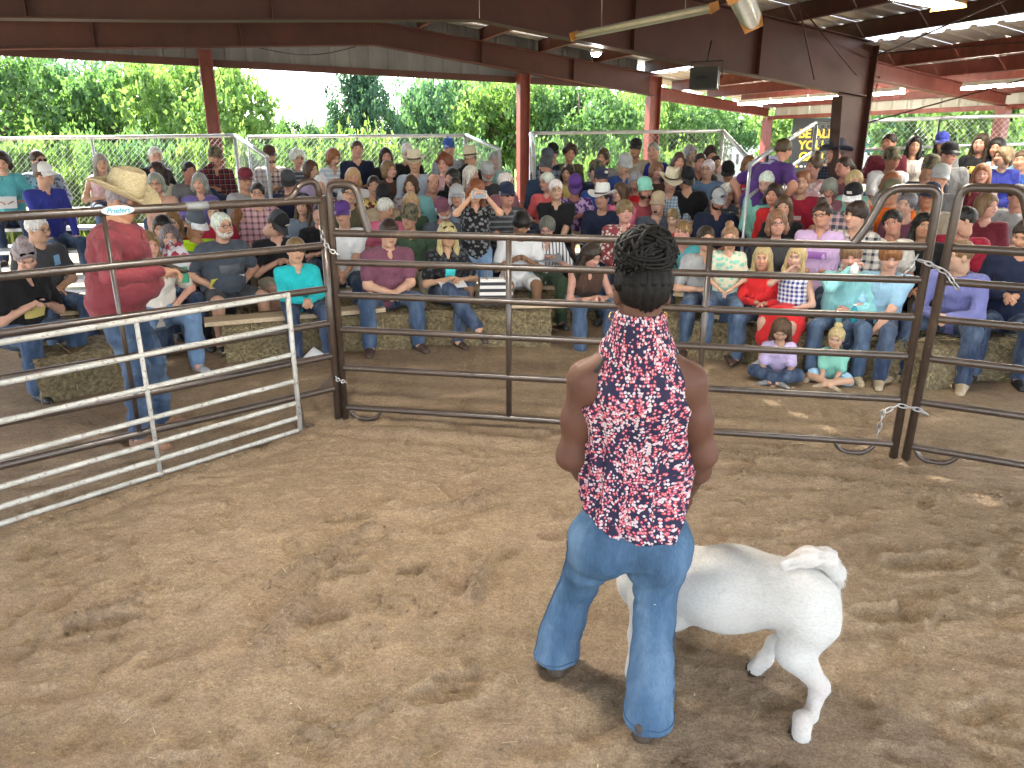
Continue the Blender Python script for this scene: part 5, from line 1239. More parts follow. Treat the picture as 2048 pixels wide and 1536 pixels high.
# reader-board sign
so_ = empty('sign_board', (*pl(1624, 14.5), 0)); mi = Matrix.Translation(so_.location).inverted(); c = at(1622, 300, 14.5); rt_ = Vector((1, -.03, 0)).normalized(); wS = 62 / 1572 * 14.5
m = MB(); m.box(c, (wS * 1.30, .12, 1.12)); m.build('panel', 'sign_black', so_, mi)
for dx in (-.55, .55): MB().tube([(c[0] + dx * wS, c[1] + .08, -.06), (c[0] + dx * wS, c[1] + .08, c[2] - .5)], .05, 8).build('leg', 'galvanized', so_, mi)
for v, txt, sz in ((268, 'BE ALL', .215), (291, 'YOU', .215), (314, 'CAN BE', .215)):
    q = at(1598, v, 14.42); textobj(txt, sz, 'sign_yellow', 'lettering', so_, mi @ facem((q[0], c[1] - .063, q[2]), (1, 0, 0), (0, 0, 1)), .003, 'LEFT', 0, .006)
q = at(1640, 331, 14.42); textobj('TEAM', .10, 'orange_plate', 'lettering', so_, mi @ facem((q[0], c[1] - .063, q[2]), (1, 0, 0), (0, 0, 1)), .003)
for k in range(5): q = at(1594 + 9 * k, 333, 14.42); MB().box((q[0], c[1] - .063, q[2]), (.05, .004, .03)).build('marking', 'sign_yellow' if k == 0 else 'white_paint', so_, mi)
tag(so_, 'black sign board with yellow BE ALL YOU CAN BE lettering', 'sign')
s2 = empty('banner_sign', (*pl(1672, 14.9), 0)); mi = Matrix.Translation(s2.location).inverted(); c = at(1680, 300, 14.9); m = MB(); m.box(c, (.55, .05, 1.2)); m.build('panel', 'blue_paint', s2, mi)
for v, txt in ((252, 'SEN'), (270, 'GRI'), (290, 'YOU')): q = at(1662, v, 14.8); textobj(txt, .19, 'sign_yellow', 'lettering', s2, mi @ facem((q[0], c[1] - .028, q[2]), (1, 0, 0), (0, 0, 1)), .002, 'LEFT', 0, .004)
for dx in (-.22, .22): MB().tube([(c[0] + dx, c[1] + .04, -.06), (c[0] + dx, c[1] + .04, c[2] - .55)], .03, 8).build('leg', 'galvanized', s2, mi)
tag(s2, 'narrow sign with SEN GRI YOU in yellow beside the thick column', 'sign')
# white stock trailers and a teal canopy on the far drive
def trailer(u, Y, Lg, rot, label, slat=True, col='white_paint'):
    p = pl(u, Y); o = empty('stock_trailer', (p[0], p[1], -.06), rot); m = MB(); m.box((0, 0, 1.25), (Lg, 1.9, .9)); m.add([(-Lg / 2, -.96, 1.7), (Lg / 2, -.96, 1.7), (Lg / 2, .96, 1.7), (-Lg / 2, .96, 1.7), (-Lg / 2, -.6, 1.95), (Lg / 2, -.6, 1.95), (Lg / 2, .6, 1.95), (-Lg / 2, .6, 1.95)], [(4, 5, 6, 7), (0, 1, 5, 4), (1, 2, 6, 5), (2, 3, 7, 6), (3, 0, 4, 7)]); m.build('body', col, o)
    if slat:
        for k in range(int(Lg / .28)): MB().box((-Lg / 2 + .2 + k * .28, -.956, 1.45), (.09, .012, .36)).build('slot', 'dark_glass', o)
    for e in (-.45, .45): MB().lathe([(0, -.10), (.22, -.10), (.34, -.07), (.34, .07), (.22, .10), (0, .10)], 16).build('wheel', 'rubber', o, Matrix.Translation((e, -.98, .38)) @ Matrix.Rotation(R(90), 4, 'X'))
    MB().box((0, -1.0, .80), (1.9, .14, .06)).build('fender', 'galvanized', o)
    MB().tube([(Lg / 2, 0, .6), (Lg / 2 + 1.1, 0, .55)], .05, 6).build('tongue', 'galvanized', o); tag(o, label, 'trailer', 'stock trailers parked beyond the bleachers')
trailer(1490, 30, 2.6, .1, 'white slatted stock trailer parked beyond the lilac shirted woman'); trailer(1440, 36, 2.6, -.1, 'pale blue stock trailer further back by the trees', True, 'galvanized')
trailer(1800, 24, 3.4, .0, 'white trailer parked behind the right bleacher by the column')
o = empty('canopy', (*pl(1760, 20), -.06)); m = MB(); m.add([(-1.2, -1.2, 2.0), (1.2, -1.2, 2.0), (1.2, 1.2, 2.0), (-1.2, 1.2, 2.0), (0, 0, 2.9), (-1.2, -1.2, 1.8), (1.2, -1.2, 1.8), (1.2, 1.2, 1.8), (-1.2, 1.2, 1.8)], [(0, 1, 4), (1, 2, 4), (2, 3, 4), (3, 0, 4), (0, 5, 6, 1), (1, 6, 7, 2), (2, 7, 8, 3), (3, 8, 5, 0)]); m.build('awning', 'teal_canvas', o)
for x in (-1.15, 1.15):
    for y in (-1.15, 1.15): MB().tube([(x, y, 0), (x, y, 2.0)], .025, 6).build('leg', 'galvanized', o)
tag(o, 'teal pop-up canopy standing on the drive beside the thick column', 'canopy')
yd = MB(); yd.add([(-24, -40, -.05), (40, -40, -.05), (40, 14, -.05), (15, 14, -.05), (13, -6, -.05), (-13, -6, -.05), (-24, -6, -.05)], [(0, 1, 2, 3, 4, 5, 6)]); tag(yd.build('bounce_gravel', 'gravel'), kind='structure')  # unseen pale gravel, added to bounce sunlight in under the roof
dr = MB(); a = pl(1450, 16.2); dr.add([(2.2, 16.2, -.045), (26, 14.0, -.045), (26, 27, -.045), (5.5, 30, -.045)], [(0, 1, 2, 3)]); tag(dr.build('gravel_drive', 'concrete'), kind='structure')
# ================================================================ the crowd
R0 = ([-100, 50, 350, 592, 780, 905, 1183, 1412, 1600, 1780, 1918, 2048, 2150], [5.7, 5.95, 6.65, 7.05, 7.35, 7.5, 7.5, 7.1, 6.5, 6.3, 6.25, 6.25, 6.2])
R1 = ([-100, 60, 325, 445, 553, 686, 819, 1094, 1250, 1365, 1554, 1644, 1785, 1926, 2150], [6.9, 7.15, 7.6, 7.65, 7.95, 8.25, 8.35, 8.4, 8.45, 8.15, 7.35, 7.2, 7.1, 7.05, 7.0])
AIM = np.array((.4, 3.0))
LOG = []
def rowpos(u, v, row):
    if row in (0, 1):
        Y = float(np.interp(u, *(R0 if row == 0 else R1))); return Y, .40 if row == 0 else .43
    k = '1' if u < 475 else '2' if u < 1045 else '3' if u < 1508 else '4'
    u0, u1, rows, _ = SEC[k]; Ya, Yb, z = rows[row]; a, b = pl(u0, Ya), pl(u1, Yb)
    ang = ray(u, v)[:2]; d = b - a
    t_ = (a[0] * ang[1] - a[1] * ang[0]) / (d[1] * ang[0] - d[0] * ang[1]); return float((a + d * t_)[1]), z
PEOPLE = {}
def P(u, v, row, spec, label, key=None, dY=0., dyaw=None, **kw):
    a = [x.strip() for x in spec.split('|')]; h0 = a[0].split(); sex, skin = h0[0][0], h0[0][1]; s = kw.pop('s', 1.0)
    pose = kw.pop('posed', None) or (a[4] if len(a) > 4 and a[4] else 'lap'); lean = kw.pop('lean', .45 if pose in ('clasp', 'low') else .30 if pose in ('paper', 'phone', 'write', 'face') else .16)
    lean += random.uniform(-.04, .04) if 'lean' not in kw else 0
    Y, z = rowpos(u, v, row); Y += dY - .34 * math.sin(lean) - .03
    hd = at(u, v, Y); d = AIM - hd[:2]; yaw = math.atan2(-d[0], d[1]) + (random.gauss(0, .17) if dyaw is None else dyaw)
    sit = hd[2] - z; nat = .74 * s * (math.cos(lean) * .75 + .25)
    LOG.append((label[:40], row, round(sit, 2), round(nat, 2)))
    kw.setdefault('lod', 0 if row <= 1 else 1)
    kw.setdefault('hp', {'paper': .35, 'phone': .45, 'write': .40}.get(pose, .05)); kw.setdefault('hy', random.gauss(0, .32)); kw.setdefault('lat', random.gauss(0, .045))
    o, inf = person(hd, yaw, sit, z, sex='f' if sex == 'f' else 'm', s=s, skin=skin, hair=' '.join(h0[1:]) or None, hat=a[1] or None, top=a[2], bot=a[3] if len(a) > 3 and a[3] else 'ddenim', pose=pose, lean=lean, label=label, group='spectators seated round the ring', **kw)
    if key: PEOPLE[key] = inf
    return inf
def sheet(inf, label, name='paper', w_=.21, h_=.28, col=(.78, .79, .80), tilt=.6, e=None, off=(0, .02, .02), cat=None, th=.004):
    """paper, phone or pad held at the hands"""
    H = (inf['hands'][-1] + inf['hands'][1]) / 2 if e is None else inf['hands'][e]
    R3 = inf['wm'].to_3x3(); c = H + R3 @ Vector(off); fwd = R3 @ Vector((0, math.cos(tilt), -math.sin(tilt)));  r_ = R3 @ Vector((1, 0, 0)); n_ = r_.cross(fwd)
    m = Matrix((r_, fwd, n_)).transposed().to_4x4(); m.translation = c
    o = empty(name, c); MB().box((0, 0, 0), (w_, h_, th)).build('sheet' if name != 'phone' else 'case', 'paint', o, Matrix.Translation(-c) @ m, col)
    if name == 'phone': MB().box((0, 0, th * .5 + .001), (w_ * .9, h_ * .93, .002)).build('screen', 'glass_dark', o, Matrix.Translation(-c) @ m)
    if name == 'notebook': MB().box((0, -h_ * .48, .006), (w_ * .9, .016, .012)).build('clip', 'galvanized', o, Matrix.Translation(-c) @ m)
    tag(o, label, cat or name); return o
# --- left bleacher and left bales
i = P(3, 323, 4, 'f1 bob d||tee turq|ddenim|paper', 'person in a turquoise T-shirt holding white papers at the far left edge'); sheet(i, 'white papers held by the turquoise shirt person at the left edge')
P(77, 321, 5, 'm1 short d||shirt greyblue floral slate|ddenim', 'person in sunglasses and patterned grey shirt behind the blue shirted man', glasses='dark')
P(88, 350, 3, 'm1 short b|cap white grey white|shirt royal|denim|knees', 'person in a royal blue shirt and white cap looking to the right at left', w=1.2, hy=.55, dyaw=.25)
P(202, 327, 5, 'f1 long g||tank lpink floral offw|denim', 'person with long grey hair and pink patterned top behind the straw hat', hp=.1)
P(311, 313, 5, 'm1 short w||tee black|denim', 'person with white hair in a black T-shirt left of the gable post', w=1.25)
P(315, 345, 4, 'f1 wavy d||tee cream|denim', 'person with dark wavy hair and cream T-shirt turned to the left', hy=-.9, dY=-.1)
P(312, 368, 3, 'f1 bob g||tee peach|denim|face', 'person with grey hair resting a hand on their cheek beside the straw hat', glasses='clear')
P(379, 343, 4, 'm3 short k||tee grey|ddenim', 'person with dark goatee in a grey T-shirt in front of the gable post', beard='goatee k')
P(399, 367, 3, 'f1 bob g||tee violet|ddenim', 'smiling person with grey hair in a violet blue V-neck top', w=1.1)
P(430, 315, 5, 'm2 short d|camo|shirt maroon plaid black|ddenim|face', 'person in a camouflage cap and dark red plaid shirt with hand at chin', legs='cross')
P(491, 360, 3, 'm2 short b|cap maroon maroon maroon|tee lgrey|ddenim', 'person in a grey T-shirt and dark red cap beside the sloping railing', w=1.2, glasses='clear')
P(515, 387, 2, 'm1 short k||shirt lpink plaid plum|khaki', 'person with dark hair and glasses in a pink plaid shirt', glasses='clear')
P(430, 424, 2, 'm1 short d||tee crimson|ddenim', 'person in a crimson T-shirt behind the white bearded man', w=1.1)
P(482, 436, 2, 'f1 long o||tank mauve|denim', 'person with long red hair and a mauve tank top', hy=.3)
P(345, 446, 1, 'f1 long l||tee red|ddenim', 'person with fair hair half hidden behind the dark haired girl', dY=.35)
i = P(325, 455, 1, 'f2 long k||tee pale|ddenim|paper', 'person with long dark hair holding white papers beside the neon shirt', s=.9); sheet(i, 'white sheets held by the dark haired girl beside the neon shirt')
P(392, 450, 1, 'm2 short g|cap slate slate white|tee neon|black|lap', 'person in a neon yellow-green T-shirt and slate cap looking down', hp=.4, w=1.1)
i = P(445, 452, 1, 'm1 rec w||tee slate|dgrey short|hips', 'large person with white beard and glasses in a slate grey T-shirt', 'beard', w=1.35, belly=.10, beard='beard w', glasses='clear', spread=.13, dY=-.25, shoes='black')
sheet(i, 'yellow card in the hand of the white bearded man', 'paper', .07, .10, (.80, .72, .12), -.9, 1, (.0, .06, .04)); sheet(i, 'folded white paper in the hands of the white bearded man', 'paper', .10, .20, (.74, .75, .76), -.9, -1, (.08, .06, .02))
print_patch(i, (.11, .12, .14), .2, .07, -.08)
i = P(76, 458, 1, 'm1 rec w||tee dgrey|denim', 'person with white hair and glasses in a dark grey T-shirt with blue emblem', glasses='clear', w=1.15, hy=.4, hp=.2, dY=-.1); print_patch(i, (.20, .42, .66), .07, .09, .02, dx=-.09)
i = P(50, 512, 0, 'f1 bun g||tee black|denim|phone', 'person in a black printed T-shirt with greying bun looking down at a phone', 'blk', w=1.35, glasses='up', hp=.75, shoes='black', spread=.10, lean=.34, lat=0.)
print_patch(i, (.62, .50, .16), .17, .15, -.10); print_patch(i, (.02, .02, .02), .06, .06, -.08, name='star_print', dx=.02); sheet(i, 'phone in the hands of the woman in the black printed T-shirt', 'phone', .075, .15, (.02, .02, .02), .2, None, (0, .03, .03), None, .009)
P(296, 492, 0, 'f1 wavy l||tee offw|ldenim|hips', 'person in a beige T-shirt and pale jeans hidden behind the man in the straw hat', 'beige', w=1.25, dyaw=-.1, shoes='lgrey', spread=.12)
P(340, 475, 1, 'f1 bob s||tee greyblue|ddenim', 'person in a grey-green T-shirt mostly hidden by the straw hat man', dY=-.2)
# --- middle left
P(540, 312, 5, 'm1 buzz b|cap brown brown brown|shirt offw plaid maroon|ddenim', 'person in a cap and cream and maroon plaid shirt next to the railing', beard='beard b')
P(596, 318, 5, 'f1 curly w||ls slate hstripe lgrey|ddenim', 'person with curly white hair in a grey striped sweater', glasses='clear', w=1.1)
P(623, 340, 4, 'f1 bob b||ls lilac|ddenim', 'person with brown bob in a lilac top looking to the right', hy=.6, s=.95)
P(577, 362, 3, 'm1 short g|cap dgrey lgrey black|polo navy|tan|lap', 'person in a navy polo shirt and dark cap with head bowed', hp=.55, w=1.2)
P(667, 315, 5, 'f1 bob o||tee pale hstripe white|denim|paper', 'person with reddish hair in a white and blue striped top', hp=.4, w=1.15)
P(714, 299, 5, 'm1 short b||polo navy|denim|lap', 'tall person with brown hair in a navy polo on the top row', w=1.1)
P(772, 313, 5, 'f1 long d||ls black|ddenim', 'smiling person with long dark hair in a black top')
P(641, 371, 3, 'f1 pixie w||ls plum floral offw|ddenim', 'person with white hair in a maroon patterned top behind the ring post')
P(706, 356, 4, 'f1 bob y||tee white|ddenim', 'blonde person in a white top seen through the hooped gate end', dY=-.2)
P(748, 372, 3, 'm2 short d||tee yellow tiedye maroon|ddenim', 'person in a yellow and maroon patterned shirt behind the hoop')
P(778, 340, 4, 'f1 bob l||ls brown|black|lap', 'person with fair bob and brown sweater looking to the right', hy=.7)
P(698, 387, 2, 'm1 short k||tee olive|khaki|lap', 'smiling person with glasses in a grey olive T-shirt under the hoop', glasses='clear')
P(765, 392, 2, 'f1 short d|cap black black black|ls tan|ddenim', 'person in a black cap and tan jacket with head bowed', hp=.8)
P(772, 418, 2, 'f1 pixie w||tee pink|khaki', 'person with white hair in a pink shirt turned to the right', hy=.9, hp=.3, dY=-.2)
P(606, 412, 2, 'f1 long b||ls greyblue|ddenim|clasp', 'person in a chambray blue shirt behind the brown rail', lean=.2)
P(640, 428, 2, 'm1 short d||tee black|ddenim', 'person in a black T-shirt half hidden by the left ring post', dY=-.35)
P(553, 450, 1, 'm1 short d|cap black dgrey black offw|polo black|khaki short|phone', 'person in a black polo and black cap with white patch', hp=.75, w=1.15)
P(686, 429, 1, 'm2 short g|cap purple purple purple|tee white|ddenim|clasp', 'smiling person in a white V-neck shirt and purple cap', w=1.1, lean=.15)
P(815, 305, 5, 'm1 short w||ls black|ddenim', 'person with white hair in black looking down on the top row', hp=.5, beard='goatee w')
P(829, 326, 4, 'm2 short g|cowboy felt brown|shirt pale|denim', 'person in a pale cowboy hat and light blue shirt on the upper row', hp=.2, w=1.1)
P(822, 371, 3, 'f1 bob b||ls lgrey floral mauve|ddenim', 'person with brown hair in a grey floral blouse')
P(866, 367, 3, 'm2 bald b||polo aqua|denim', 'bald person in an aqua polo shirt', w=1.15)
P(888, 327, 4, 'f1 curly r||ls lpink|offw', 'person with short reddish hair in a pale pink sweater', w=1.1)
P(898, 296, 5, 'm1 short w|cap blue blue blue|ls lgrey plaid greyblue|ddenim', 'person in a bright blue cap and grey checked overshirt', w=1.2)
P(941, 319, 5, 'm1 short b|cowboy felt brown|ls black|ddenim|face', 'person in a white cowboy hat and black vest with hand at mouth', dY=-.1)
P(904, 357, 3, 'f1 long k||ls black|ddenim', 'person with long black hair in a black top beside a boy')
i = P(910, 374, 3, 'm2 short d||tee navy|ddenim', 'boy in a navy T-shirt with white emblem', s=.85, dY=-.25); print_patch(i, (.7, .7, .72), .09, .10)
P(943, 350, 4, 'f1 long w||ls lgrey|ddenim', 'person with long white blonde hair in profile', hy=.8, dY=-.1)
P(975, 346, 4, 'm2 short w|cap lgrey lgrey lgrey|ls dgrey|ddenim', 'person with white beard in a charcoal shirt at the bench end', beard='beard w', hp=.2, hy=.3, w=1.15)
P(989, 320, 5, 'm1 short g||shirt mint|ddenim', 'person with grey hair in a mint green shirt by the end railing', glasses='clear', hy=.4)
P(1013, 365, 3, 'f1 pixie w||ls mauve|ddenim', 'older person with white hair in a mauve top near the aisle')
P(1014, 390, 2, 'm2 short g|cap navy navy navy|polo dgrey hstripe grey|ddenim|clasp', 'person in a navy cap and charcoal striped polo beside the aisle', glasses='dark', w=1.15, lean=.2)
P(914, 394, 2, 'f1 bob w|cap lgrey lgrey lgrey|ls greyblue|ddenim', 'person in a pale cap half hidden behind the photographer', dY=.1)
P(822, 407, 2, 'f1 long y||ls green|ddenim', 'person with long grey blonde hair behind the green shirted man', hp=.2)
P(886, 420, 2, 'm2 short w|cap plum plum plum|shirt slate|ddenim', 'person with white beard and maroon cap laughing to the right', beard='beard w', hy=.5, dY=-.2, hroll=.25)
P(819, 436, 1, 'm2 short b|camo|polo green|khaki', 'person in a green polo and camouflage cap tilting their head', w=1.2, hroll=-.2)
P(950, 497, 1, 'f1 bob b||tee dgrey|ddenim', 'person bent low behind the photographer', dY=.2, lean=.5, lod=1) if False else None
i = P(592, 502, 0, 'm1 mop l||shirt teal|ddenim|clasp', 'boy in a bright teal button shirt sitting on a hay bale', s=.88, w=1.15, lean=.12, hp=.1, shoes='brown', hy=.0)
i = P(778, 468, 0, 'm1 mop d||polo plum|denim|clasp', 'large youth in a plum polo shirt and jeans leaning forward', w=1.45, belly=.05, hp=.15, lean=.30, spread=.15, shoes='brown', hy=.05)
i = P(895, 470, 0, 'f2 long y||tee black floral dgrey|ddenim|write', 'blonde person in a black printed T-shirt writing in a notebook', 'wr', legs='cross', glasses='up', hp=.15, shoes='brown', hy=0., dyaw=.1); print_patch(i, (.06, .55, .60), .10, .16, -.06); sheet(i, 'white notebook on the knee of the blonde woman', 'notebook', .26, .20, (.78, .79, .80), .25, None, (.03, .03, -.035))
# photographer
hd = at(951, 383, 7.85); i = person(hd, math.atan2(-(.6 - hd[0]), 3 - hd[1]) + .15, None, hd[2] - .72, lod=0, sex='f', s=.98, w=1.05, skin='1', hair='long r', top='tee black floral grey', bot='ldenim short', pose='photo', lean=.10, legs='stand', foot=-(hd[2] - .74), glasses='clear', shoes='black', label='standing person with long auburn hair taking a photo with a phone', group='spectators seated round the ring', hy=.1)[1] if False else None
def standing(u, v, Y, z0, label, key=None, yaw=None, **kw):
    hd = at(u, v, Y); s = kw.get('s', 1.0); total = hd[2] - z0
    kw['s'] = s = total / (1.56 if kw.get('lean', .08) < .3 else 1.30)
    hipz = .80 * s; sit = total - hipz; d = AIM - hd[:2]
    yw = math.atan2(-d[0], d[1]) if yaw is None else yaw
    o, inf = person(hd, yw, sit, hipz, legs='stand', foot=-hipz, label=label, group='people standing among the benches', **kw)
    inf['s'] = s
    if key: PEOPLE[key] = inf
    return inf
i = standing(951, 383, 7.9, 0, 'standing person with long auburn hair taking a photo with a phone', sex='f', skin='1', hair='long r', top='tee black floral grey', bot='ldenim short', pose='photo', lean=.10, glasses='clear', shoes='black', hp=.2, hy=-.1, lod=0, w=1.05)
sheet(i, 'pale phone held up by the standing photographer', 'phone', .15, .075, (.55, .52, .48), 1.5, None, (0, .03, .02), None, .01)
P(1043, 447, 1, 'm4 mop k||tee white|white short|phone', 'youth with black hair in a white T-shirt looking down at a phone', hp=.7, hy=.2, shoes='white', dY=-.2)
i = P(1094, 457, 1, 'f1 pixie s||tee white vstripe slate|green|paper', 'older person with grey hair in a striped blouse and green trousers', hp=.4, glasses='clear'); sheet(i, 'grey folder on the lap of the striped blouse woman', 'folder', .30, .22, (.20, .21, .23), .3)
# --- middle right
P(1105, 307, 5, 'm1 short d|cap black black black|ls navy|ddenim', 'person in a dark cap at the top left of the middle right bleacher')
P(1096, 318, 4, 'm1 short g|cap slate slate slate|shirt greyblue plaid navy|ddenim', 'person in a slate cap and blue plaid shirt', dY=.15)
P(1091, 335, 3, 'm2 short d|cap dgrey dgrey dgrey|shirt denim|ddenim', 'bearded person in a dark cap and denim shirt at the bench end', beard='beard d', dY=.25)
P(1140, 307, 5, 'f2 curly d||tee olive|ddenim|clasp', 'smiling person with short curly hair in an olive V-neck top', lean=.15)
P(1135, 347, 4, 'f2 bob d||ls yellow|ddenim', 'person with dark bob in a yellow cardigan')
P(1093, 365, 3, 'f1 pixie w||tee coral|ddenim', 'older person with white hair in a coral red shirt', glasses='clear', w=1.1)
P(1112, 380, 2, 'm1 short w||polo black|black|clasp', 'person with white hair and glasses in a black polo', glasses='clear', lean=.2, w=1.1, dY=-.1)
P(1151, 372, 3, 'm3 short d|cap purple purple purple|tee purple tiedye lav|tan short|phone', 'person in a purple cap and tie-dye shirt with head bowed', hp=.8, dY=-.2)
P(1206, 315, 5, 'f1 bob b||tee lgrey|ddenim|mouth', 'person with hair tied back in a pale grey top with hand at mouth')
P(1193, 342, 4, 'm1 short d|camo|ls navy|ddenim', 'person in a tan camouflage cap and navy shirt', hy=.5)
P(1202, 358, 3, 'm2 short d|cap navy navy navy offw|tee blue|ddenim|clasp', 'person in a navy cap and blue T-shirt leaning forward', hy=.3, w=1.15, lean=.3)
i = P(1249, 330, 4, 'm1 short g|cap lgrey lgrey lgrey|shirt blue|ddenim|paper', 'person in a bright blue shirt and grey cap reading papers', w=1.3); sheet(i, 'white papers read by the man in the bright blue shirt')
P(1271, 298, 5, 'm3 short d|cap black black black|shirt khaki|ddenim', 'person in a khaki work shirt and black cap on the top row', w=1.2, lean=.05)
P(1307, 303, 5, 'm1 rec g||ls royal|ddenim', 'person in a royal blue shirt in front of the pink post')
P(1271, 364, 3, 'f2 long g||ls red|ddenim|paper', 'person with long grey hair in a red top looking down', hp=.45)
P(1239, 386, 2, 'f1 long b||tee pink|ddenim', 'person with long brown hair in a pink top', dY=.15)
P(1204, 397, 2, 'm2 short d|cowboy white brown|ls navy|ddenim|clasp', 'person in a white cowboy hat and navy shirt at front of the bleacher', lean=.3)
P(1290, 380, 2, 'm2 short d|cap mint mint mint|tee brick|ddenim', 'bearded person in a brick red T-shirt and pale green cap', beard='beard d', w=1.15, dY=.15)
P(1313, 342, 4, 'f1 bob l||ls brown|ddenim', 'person with fair bob in a dark brown jacket laughing to the right', hy=.6)
P(1342, 364, 3, 'm1 short g|cowboy felt brown|shirt pale check greyblue|ddenim', 'person in a wide pale cowboy hat and light blue checked shirt', hp=.35)
P(1250, 424, 1, 'm1 mop l||shirt brick floral offw|ddenim', 'person with sandy hair in a red floral shirt behind the woman with the bun', w=1.35, belly=.05)
P(1316, 408, 2, 'm1 short d|cap tan tan tan|polo slate|ddenim', 'person with dark beard and tan cap in a slate polo', beard='goatee d', w=1.2)
P(1345, 436, 1, 'm1 short l||tee red|ddenim', 'small boy in a red T-shirt looking down', s=.7, hp=.4, dY=.6)
P(1358, 323, 4, 'f1 bob b||tee navy|ddenim', 'person in a navy top with hair pulled back on the upper row', s=.95)
P(1381, 309, 5, 'f1 bob g||ls lav|ddenim', 'person with grey hair in a lavender top on the top row')
P(1400, 325, 4, 'm2 short d||polo dgrey|ddenim', 'person with dark hair in a charcoal polo', dY=.1)
P(1421, 309, 5, 'f2 long d||tee lpink|ddenim', 'person with long dark hair looking down at a small child', hp=.4, hy=.4)
P(1432, 325, 5, 'f1 short d||tee white|ddenim', 'small child on the lap of the long haired woman on the top row', s=.62, dY=-.35)
P(1415, 339, 4, 'm1 short w||ls ldenim|ddenim', 'older person with thick white hair in a pale denim jacket', glasses='clear', dY=-.05)
i = P(1374, 358, 3, 'm1 short d|cap black black black|polo black|denim|write', 'person in a black polo and cap writing on a pad', hp=.6, w=1.25); sheet(i, 'white pad on the knee of the man in the black polo', 'notebook', .20, .15, (.74, .75, .76), .2, None, (0, .02, -.03))
i = P(1456, 345, 4, 'm1 short d|cap black black black|tee black|ddenim', 'person in a black T-shirt with round emblem and black cap', hp=.4, w=1.2); print_patch(i, (.7, .7, .7), .06, .06, .03, kind='oval', dx=.09)
P(1435, 400, 2, 'm2 short d|cap lgrey dgrey lgrey slate|polo navy|ddenim|lap', 'bearded person in a navy shirt and grey trucker cap looking down', beard='beard d', hp=.4, w=1.3)
P(1454, 388, 3, 'm1 short w||ls dgrey|ddenim', 'person with white hair behind the grey trucker cap', dY=-.2, hp=.3)
i = P(1482, 386, 3, 'm1 short b|cap crimson white crimson offw|tee slate|tan short|phone', 'person in a crimson and white cap and slate T-shirt', w=1.2, hp=.4, dY=-.2); print_patch(i, (.66, .64, .55), .06, .07, .04, dx=.09)
P(1365, 465, 1, 'm1 short l||shirt turq|ddenim|clasp', 'boy in a dark teal shirt beside the woman with the bun', s=.85, hy=-.7)
i = P(1183, 512, 0, 'f2 long d||tank brown|denim|clasp', 'person with long dark hair leaning far forward in a brown top', lean=.55, hp=.5, hy=.4, shoes='dgrey', dyaw=.35)
i = P(1412, 478, 0, 'f1 short d||tee lgrey|denim|lap', 'parent in a grey T-shirt holding a toddler on their lap', 'par', w=1.1, shoes='brown', hy=.1, dY=.12, lean=.10)
i = P(1460, 476, 0, 'f1 bun l||tee cream floral mint|denim|lap', 'toddler in a pale yellow floral T-shirt sitting on a lap', s=.72, dY=-.12, hy=0., shoes='tan', dyaw=.1)
P(1498, 330, 4, 'f1 bob o||tank lgrey|ddenim', 'person with red hair in a grey tank top beside the handrail')
# --- right
yw = R(185); i = standing(1567, 300, 9.0, .30, 'person in a purple T-shirt bending beside the handrail', 'purp', yaw=R(-65), sex='m', skin='2', hair='short b', top='tee purple', bot='denim', pose='side', lean=.55, hp=.2, hy=0., lod=1, w=1.05)
print_patch(i, (.45, .42, .60), .16, .13, .10, back=True)
P(1533, 365, 3, 'm1 buzz w||shirt mint|ddenim', 'older person with white hair in a mint green jacket looking down', hp=.45, hy=-.4)
P(1547, 390, 2, 'f2 bob d||shirt red|ddenim', 'person with dark hair in a bright red jacket', dY=.35, hy=.2)
P(1567, 415, 2, 'f1 long b||ls black|ddenim|lap', 'person with long brown hair and bangs in black behind the girl in red', w=1.15, dY=.05)
P(1554, 447, 1, 'f1 bob l||tee dgrey|ddenim', 'person with fair bob and glasses in a dark grey top', glasses='clear', hy=.3)
i = P(1603, 365, 3, 'm1 short o||tee crimson|khaki', 'young person in a white jacket and crimson T-shirt', w=1.05); print_patch(i, (.7, .6, .6), .12, .05, -.05)
P(1627, 334, 4, 'f2 bun b||tee lpink floral white|ddenim', 'person with hair in a bun and pink floral blouse facing left', hy=-1.0)
P(1670, 307, 5, 'm2 short d|cowboy navy black|shirt navy check slate|ddenim', 'person in a black cowboy hat and navy checked shirt facing left', hy=-.9, dY=.25)
P(1687, 334, 4, 'f2 pony d||tank mauve|ddenim', 'person with dark ponytail in a mauve top facing left', w=1.3, hy=-.6)
P(1659, 377, 3, 'f1 bob g||tee mauve|ddenim', 'child with ash hair bowed low in a mauve top', s=.8, hp=.8)
P(1708, 365, 3, 'f1 pixie y||tank mint|ddenim', 'person with short blonde hair and glasses in a mint top', glasses='clear', w=1.15)
P(1706, 395, 2, 'm1 short g|cap black black white offw|shirt slate plaid lpink|ddenim', 'person in a black and white cap and pink plaid shirt', hp=.35, hy=-.3)
i = P(1644, 431, 1, 'f2 bun d||tee lav|ddenim|cross', 'person with glasses in a lavender pink T-shirt with arms folded', w=1.35, glasses='clear', lean=.02); print_patch(i, (.30, .12, .42), .2, .07, -.04)
P(1712, 431, 1, 'm1 mop d||shirt offw plaid navy|ddenim', 'youth with dark fringe in a navy plaid shirt', s=.92)
P(1780, 386, 2, 'm1 short g|cap olive olive olive|tee orange|khaki', 'large person in a bright orange T-shirt and olive cap', w=1.75, belly=.10, dY=.22)
P(1812, 410, 2, 'm1 short s||tee plum|ddenim', 'person with dark grey hair in a plum T-shirt leaning sideways', hroll=-.3, dY=-.1)
P(1785, 446, 1, 'f3 short k||tee offw|black', 'smiling person with tied back black hair in an off-white top', hroll=.3, hp=.1)
